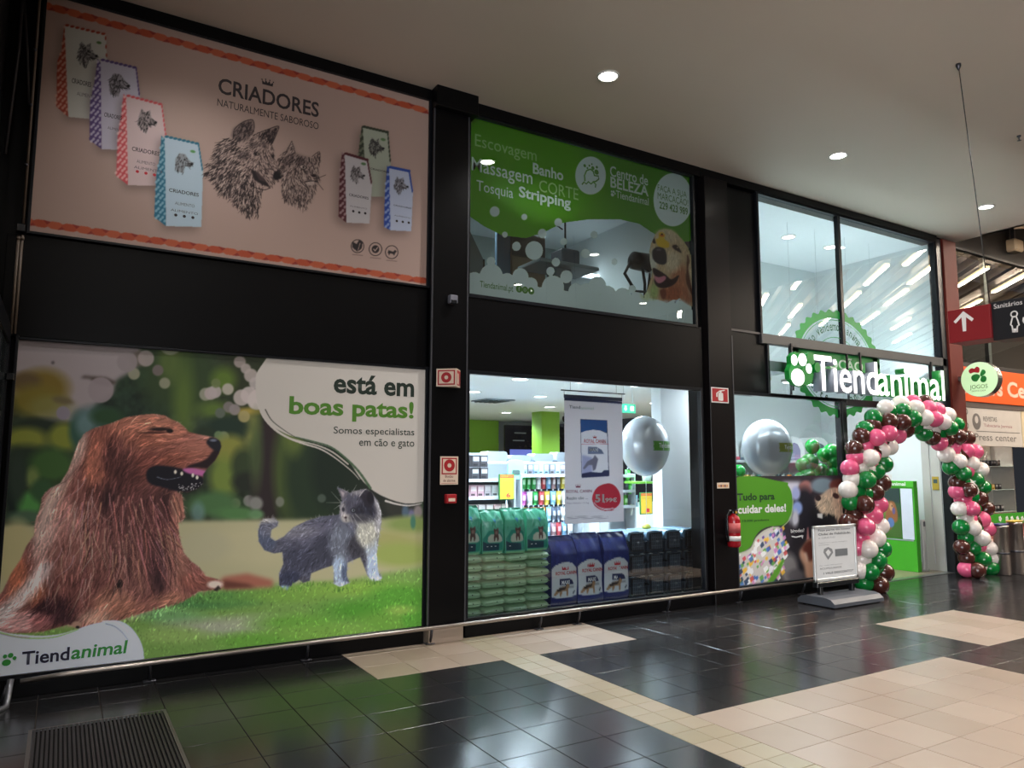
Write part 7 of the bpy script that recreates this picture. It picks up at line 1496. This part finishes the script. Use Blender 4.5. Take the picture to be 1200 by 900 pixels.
MB().box(x0 + .02, YP - .01, z0 - .06, x1 + .0, YP + .06, z0 - .003, .006).box(x0 + .08, YP + .0, .06, x0 + .13, YP + .05, z0 - .04, .004).box(x1 - .13, YP, .06, x1 - .08, YP + .05, z0 - .04, .004).build('neck', mat('camera_black', (22, 24, 28), .25), t)
b = MB(); prof = [(-.24, .012), (-.24, .05), (-.19, .09), (-.13, .105), (.13, .105), (.19, .09), (.24, .05), (.24, .012)]
b.prism([(p[0], p[1]) for p in prof], x0 - .04, x1 + .07, 'x'); o = b.build('water_base', mat('base_grey', (84, 88, 96), .4), t)
for v in o.data.vertices: v.co.y += YP - .02
for x in (x0, x1 + .04):
    for y in (-.19, .18): MB().lathe([(.02, 0), (.02, .014)], 10, (x, YP - .02 + y, 0)).build('foot', mat('camera_black', (22, 24, 28), .25), t)

# ------------------------------------------------------------------ grille mat in the floor
t = thing('entrance_grating', 'black ribbed floor grating with metal edge at the bottom left', 'floor grating')
gx0, gx1, gy0, gy1 = -.055, .64, -1.98, -.80
MB().box(gx0 - .02, gy0, -.011, gx0, gy1, .003).box(gx1, gy0, -.011, gx1 + .02, gy1, .003).box(gx0 - .02, gy1, -.011, gx1 + .02, gy1 + .012, .002).build('edge_frame', mat('edge_metal', (120, 116, 114), .4, metal=.7), t)
MB().box(gx0, gy0, -.0118, gx1, gy1, -.0095).build('pit', mat('pit_black', (10, 10, 11), .9), t)
sm_ = MB().box(-.0065, gy0, -.009, .0065, gy1 - .002, .001, .001).mesh('slat', mat('grating_slat', (44, 42, 44), .45))
n = 32
for k in range(n): link('slat', sm_, t, (gx0 + (k + .5) * (gx1 - gx0) / n, 0, 0))

# ------------------------------------------------------------------ neighbouring shop
frame('window_6', 11.90, 3.17, 15.4, 4.99, mull=(), pane=GL2)
struct('trim_6_post', MB().box(12.86, .06, 3.15, 12.95, .12, 5.0), mat('post_white', (214, 206, 200), .5)).name = 'trim_9'
struct('wall_next_upper', MB().box(11.5, 1.2, 3.1, 17.5, 1.3, 5.1), mat('next_brown_wall', (66, 54, 48), .8)).name = 'wall_neighbour'
struct('ceiling_6', MB().box(11.46, .1, 3.0, 17.5, 4.2, 3.08), WHC)
wb = struct('wall_front_2', MB().box(11.83, .06, 2.44, 15.4, .12, 2.56).box(11.83, .06, 3.1, 15.4, .14, 3.17).box(11.83, .06, 5.0, 15.4, .2, 5.1).box(11.83, .08, 5.1, 22, .3, 5.95), BLK)
MB().box(11.83, -.01, 2.47, 15.4, .06, 2.56, .003).build('lower_bead', mat('bead_brown', (96, 84, 78), .45), wb); MB().box(11.83, -.02, 3.1, 15.4, .06, 3.17, .003).build('upper_bead', mat('bead_dark', (46, 40, 38), .45), wb)
t = thing('neighbour_fascia', 'orange fascia of the neighbouring news shop with pale lettering', 'sign'); MB().box(11.84, -.03, 2.56, 15.3, .05, 3.10, .004).build('panel', mat('fascia_orange', (226, 88, 34), .4, emit=(226, 88, 34), estr=.10), t)
a = W(1131, 468, -.032); b_ = W(1230, 455, -.032); text('fascia_lettering', 'News Center', a.x, W(1176, 465, -.032).z, b_.x, W(1186, 447.5, -.032).z, -.032, mat('fascia_letter', (240, 190, 170), .5), t, bold=.03)
t = thing('press_sign', 'pale grey sign panel with oval emblem reading Press center under the orange fascia', 'sign'); a = W(1134, 474, -.0); b_ = W(1191.5, 518, -.0)
MB().box(11.86, .0, W(1160, 523).z, 13.62, .05, 2.47, .003).build('panel', mat('press_panel', (196, 188, 180), .5), t); MB().box(13.64, .0, W(1160, 523).z, 15.3, .05, 2.47, .003).build('panel', mat('press_panel_cream', (206, 190, 160), .5), t)
PI = mat('press_ink', (110, 104, 100), .5); ptext('sign_lettering', 'Press center', (1142.5, 516), (1191, 510), -.0015, PI, t, bold=.004)
ptext('sign_lettering', 'REVISTAS', (1152.5, 493.5), (1168, 489), -.0015, PI, t, bold=.01); ptext('sign_lettering', 'Tabacaria Jornais', (1153, 501), (1186, 498.5), -.0015, mat('press_ink_red', (150, 90, 96), .5), t)
p_ = W(1144.5, 494, -.001); V = [(p_.x + .125 * math.cos(k * .2618), .13 * math.sin(k * .2618) + p_.z) for k in range(24)]; MB().prism([(a_ , b__) for a_, b__ in V], -.001, 0).build('oval_emblem', PI, t); MB().prism([(p_.x + .05 * math.cos(k * .5236), p_.z + .03 + .06 * math.sin(k * .5236)) for k in range(12)], -.002, -.001).build('oval_emblem_inner', mat('press_panel', (196, 188, 180), .5), t)
MB().box(12.2, -.0012, W(1160, 506).z - .006, 13.55, 0, W(1160, 506).z + .006).build('rule_line', PI, t)
for z in (2.4, 2.18): ring(t, 11.93, z, .03, .05, -.0015, PI)
WARM = mat('next_cream', (216, 204, 192), .6)
struct('wall_neighbour_back', MB().box(11.46, 4.0, 0, 19.5, 4.1, 3.0), WARM).name = 'wall_back_2'; struct('floor_4', MB().box(11.46, .05, -.015, 19.5, 4.0, .001), mat('next_floor', (176, 120, 112), .35))
for x, y in ((12.8, 1.2), (14.4, 1.2), (13.6, 2.8), (15.8, 2.8)):
    downlight(x, y, 3.0, 36, 'warm downlight in the neighbouring news shop', 'downlights of the news shop', r=.08, colr=(1, .9, .8), estr=12, size=2.7)
t = thing('glass_cabinet', 'glass display cabinet of gadgets in the neighbouring shop', 'display cabinet', (13.35, .55, 0))
for z in (.78, 1.16, 1.56): MB().box(-.75, 0, z - .01, 1.1, .35, z, .002).build('glass_shelf', mat('shelf_glass', (190, 210, 206), .1), t)
MB().box(-.75, .36, .7, 1.1, .4, 2.05).build('back_panel', mat('cabinet_back', (206, 198, 188), .5), t)
for x in (-.75, 1.08): MB().box(x, 0, .605, x + .02, .36, 2.05).build('upright', mat('cabinet_post', (180, 176, 170), .3, metal=.5), t)
MB().box(-.7, .358, 1.6, -.25, .362, 2.0).build('photo_print', mat('photo_grey', (120, 116, 108), .5), t)
GD = [(40, 38, 40), (60, 56, 56), (90, 84, 80), (30, 28, 34)]
for z, cc, h_ in ((1.56, GD, .10), (1.16, GD + [(200, 160, 60)], .09), (.78, GD[:2], .11)):
    goods('accessory', 'gadget', 'gadget on the %s glass shelf' % {1.56: 'top', 1.16: 'middle'}.get(z, 'lowest'), 'gadgets in the glass cabinet', 12.8, 14.1, .58, z, .09, h_, .08, cc, .03)
for k in range(9):
    x = 12.9 + k * .1; t = thing('pen_display', 'thin silvery pen on the top glass shelf, %s from the left' % ['first', 'second', 'third', 'fourth', 'fifth', 'sixth', 'seventh', 'eighth', 'ninth'][k], 'pen', (x, .62, 1.56), 0, 'pens on the top glass shelf'); MB().tube([(0, 0, .0), (rnd.uniform(-.06, .06), 0, rnd.uniform(.17, .26))], .006, 6).build('pen', mat('pen_silver', (170, 166, 164), .3, metal=.6), t); MB().lathe([(.02, 0), (.02, .03), (.008, .05)], 8).build('holder', mat('camera_black', (22, 24, 28), .25), t)
t = thing('green_counter_banner', 'green strip with white flowers on the neighbouring shop counter', 'banner', (0, 0, 0)); a = W(1163, 615, .4); b_ = W(1210, 601, .4)
MB().box(a.x - .5, .4, W(1180, 614, .4).z, b_.x + 1, .42, W(1180, 601.5, .4).z, .003).build('strip', mat('strip_green', (60, 150, 40), .5), t)
for px in (1172, 1180, 1186, 1192.5, 1198):
    p_ = W(px, 608, .398)
    b = MB()
    for k in range(5): b.lathe([(.022, 0), (.022, .002)], 8, (p_.x + .028 * math.cos(k * 1.257), .398, p_.z + .028 * math.sin(k * 1.257)), 'y')
    b.build('flower', WHT, t)
t = thing('shop_counter', 'rosy counter below the green strip in the neighbouring shop', 'counter', (13.6, .5, 0)); MB().box(-1.3, 0, 0, 2.2, .5, .6, .01).build('body', mat('counter_rose', (190, 120, 112), .5), t); MB().box(-1.3, -.02, .28, 2.2, 0, .34).box(-1.3, -.02, .05, 2.2, 0, .1).build('ledge', mat('ledge_pale', (216, 200, 190), .5), t)
for k, (px, py, h_) in enumerate([(1172, 674, .70), (1189, 673, .74)]):
    p_ = FL(px, py); t = thing('steel_bin', 'brushed steel cylinder bin beside the right balloon column, %s of the two' % ('left' if k == 0 else 'right'), 'bin', (p_.x + .1, p_.y, 0))
    MB().lathe([(.09, 0), (.1, .01), (.1, h_ - .03), (.104, h_ - .03), (.104, h_), (.09, h_ + .005)], 24).build('body', STL, t); MB().lathe([(.1015, h_ * .42), (.1015, h_ * .46)], 24).build('band', mat('dark_steel', (74, 74, 80), .35, metal=.7), t)
    MB().box(-.14, -.06, h_ + .005, .14, .06, h_ + .03, .01).build('lid', mat(['lid_navy', 'lid_gold'][k], [(40, 50, 100), (190, 160, 60)][k], .4), t)
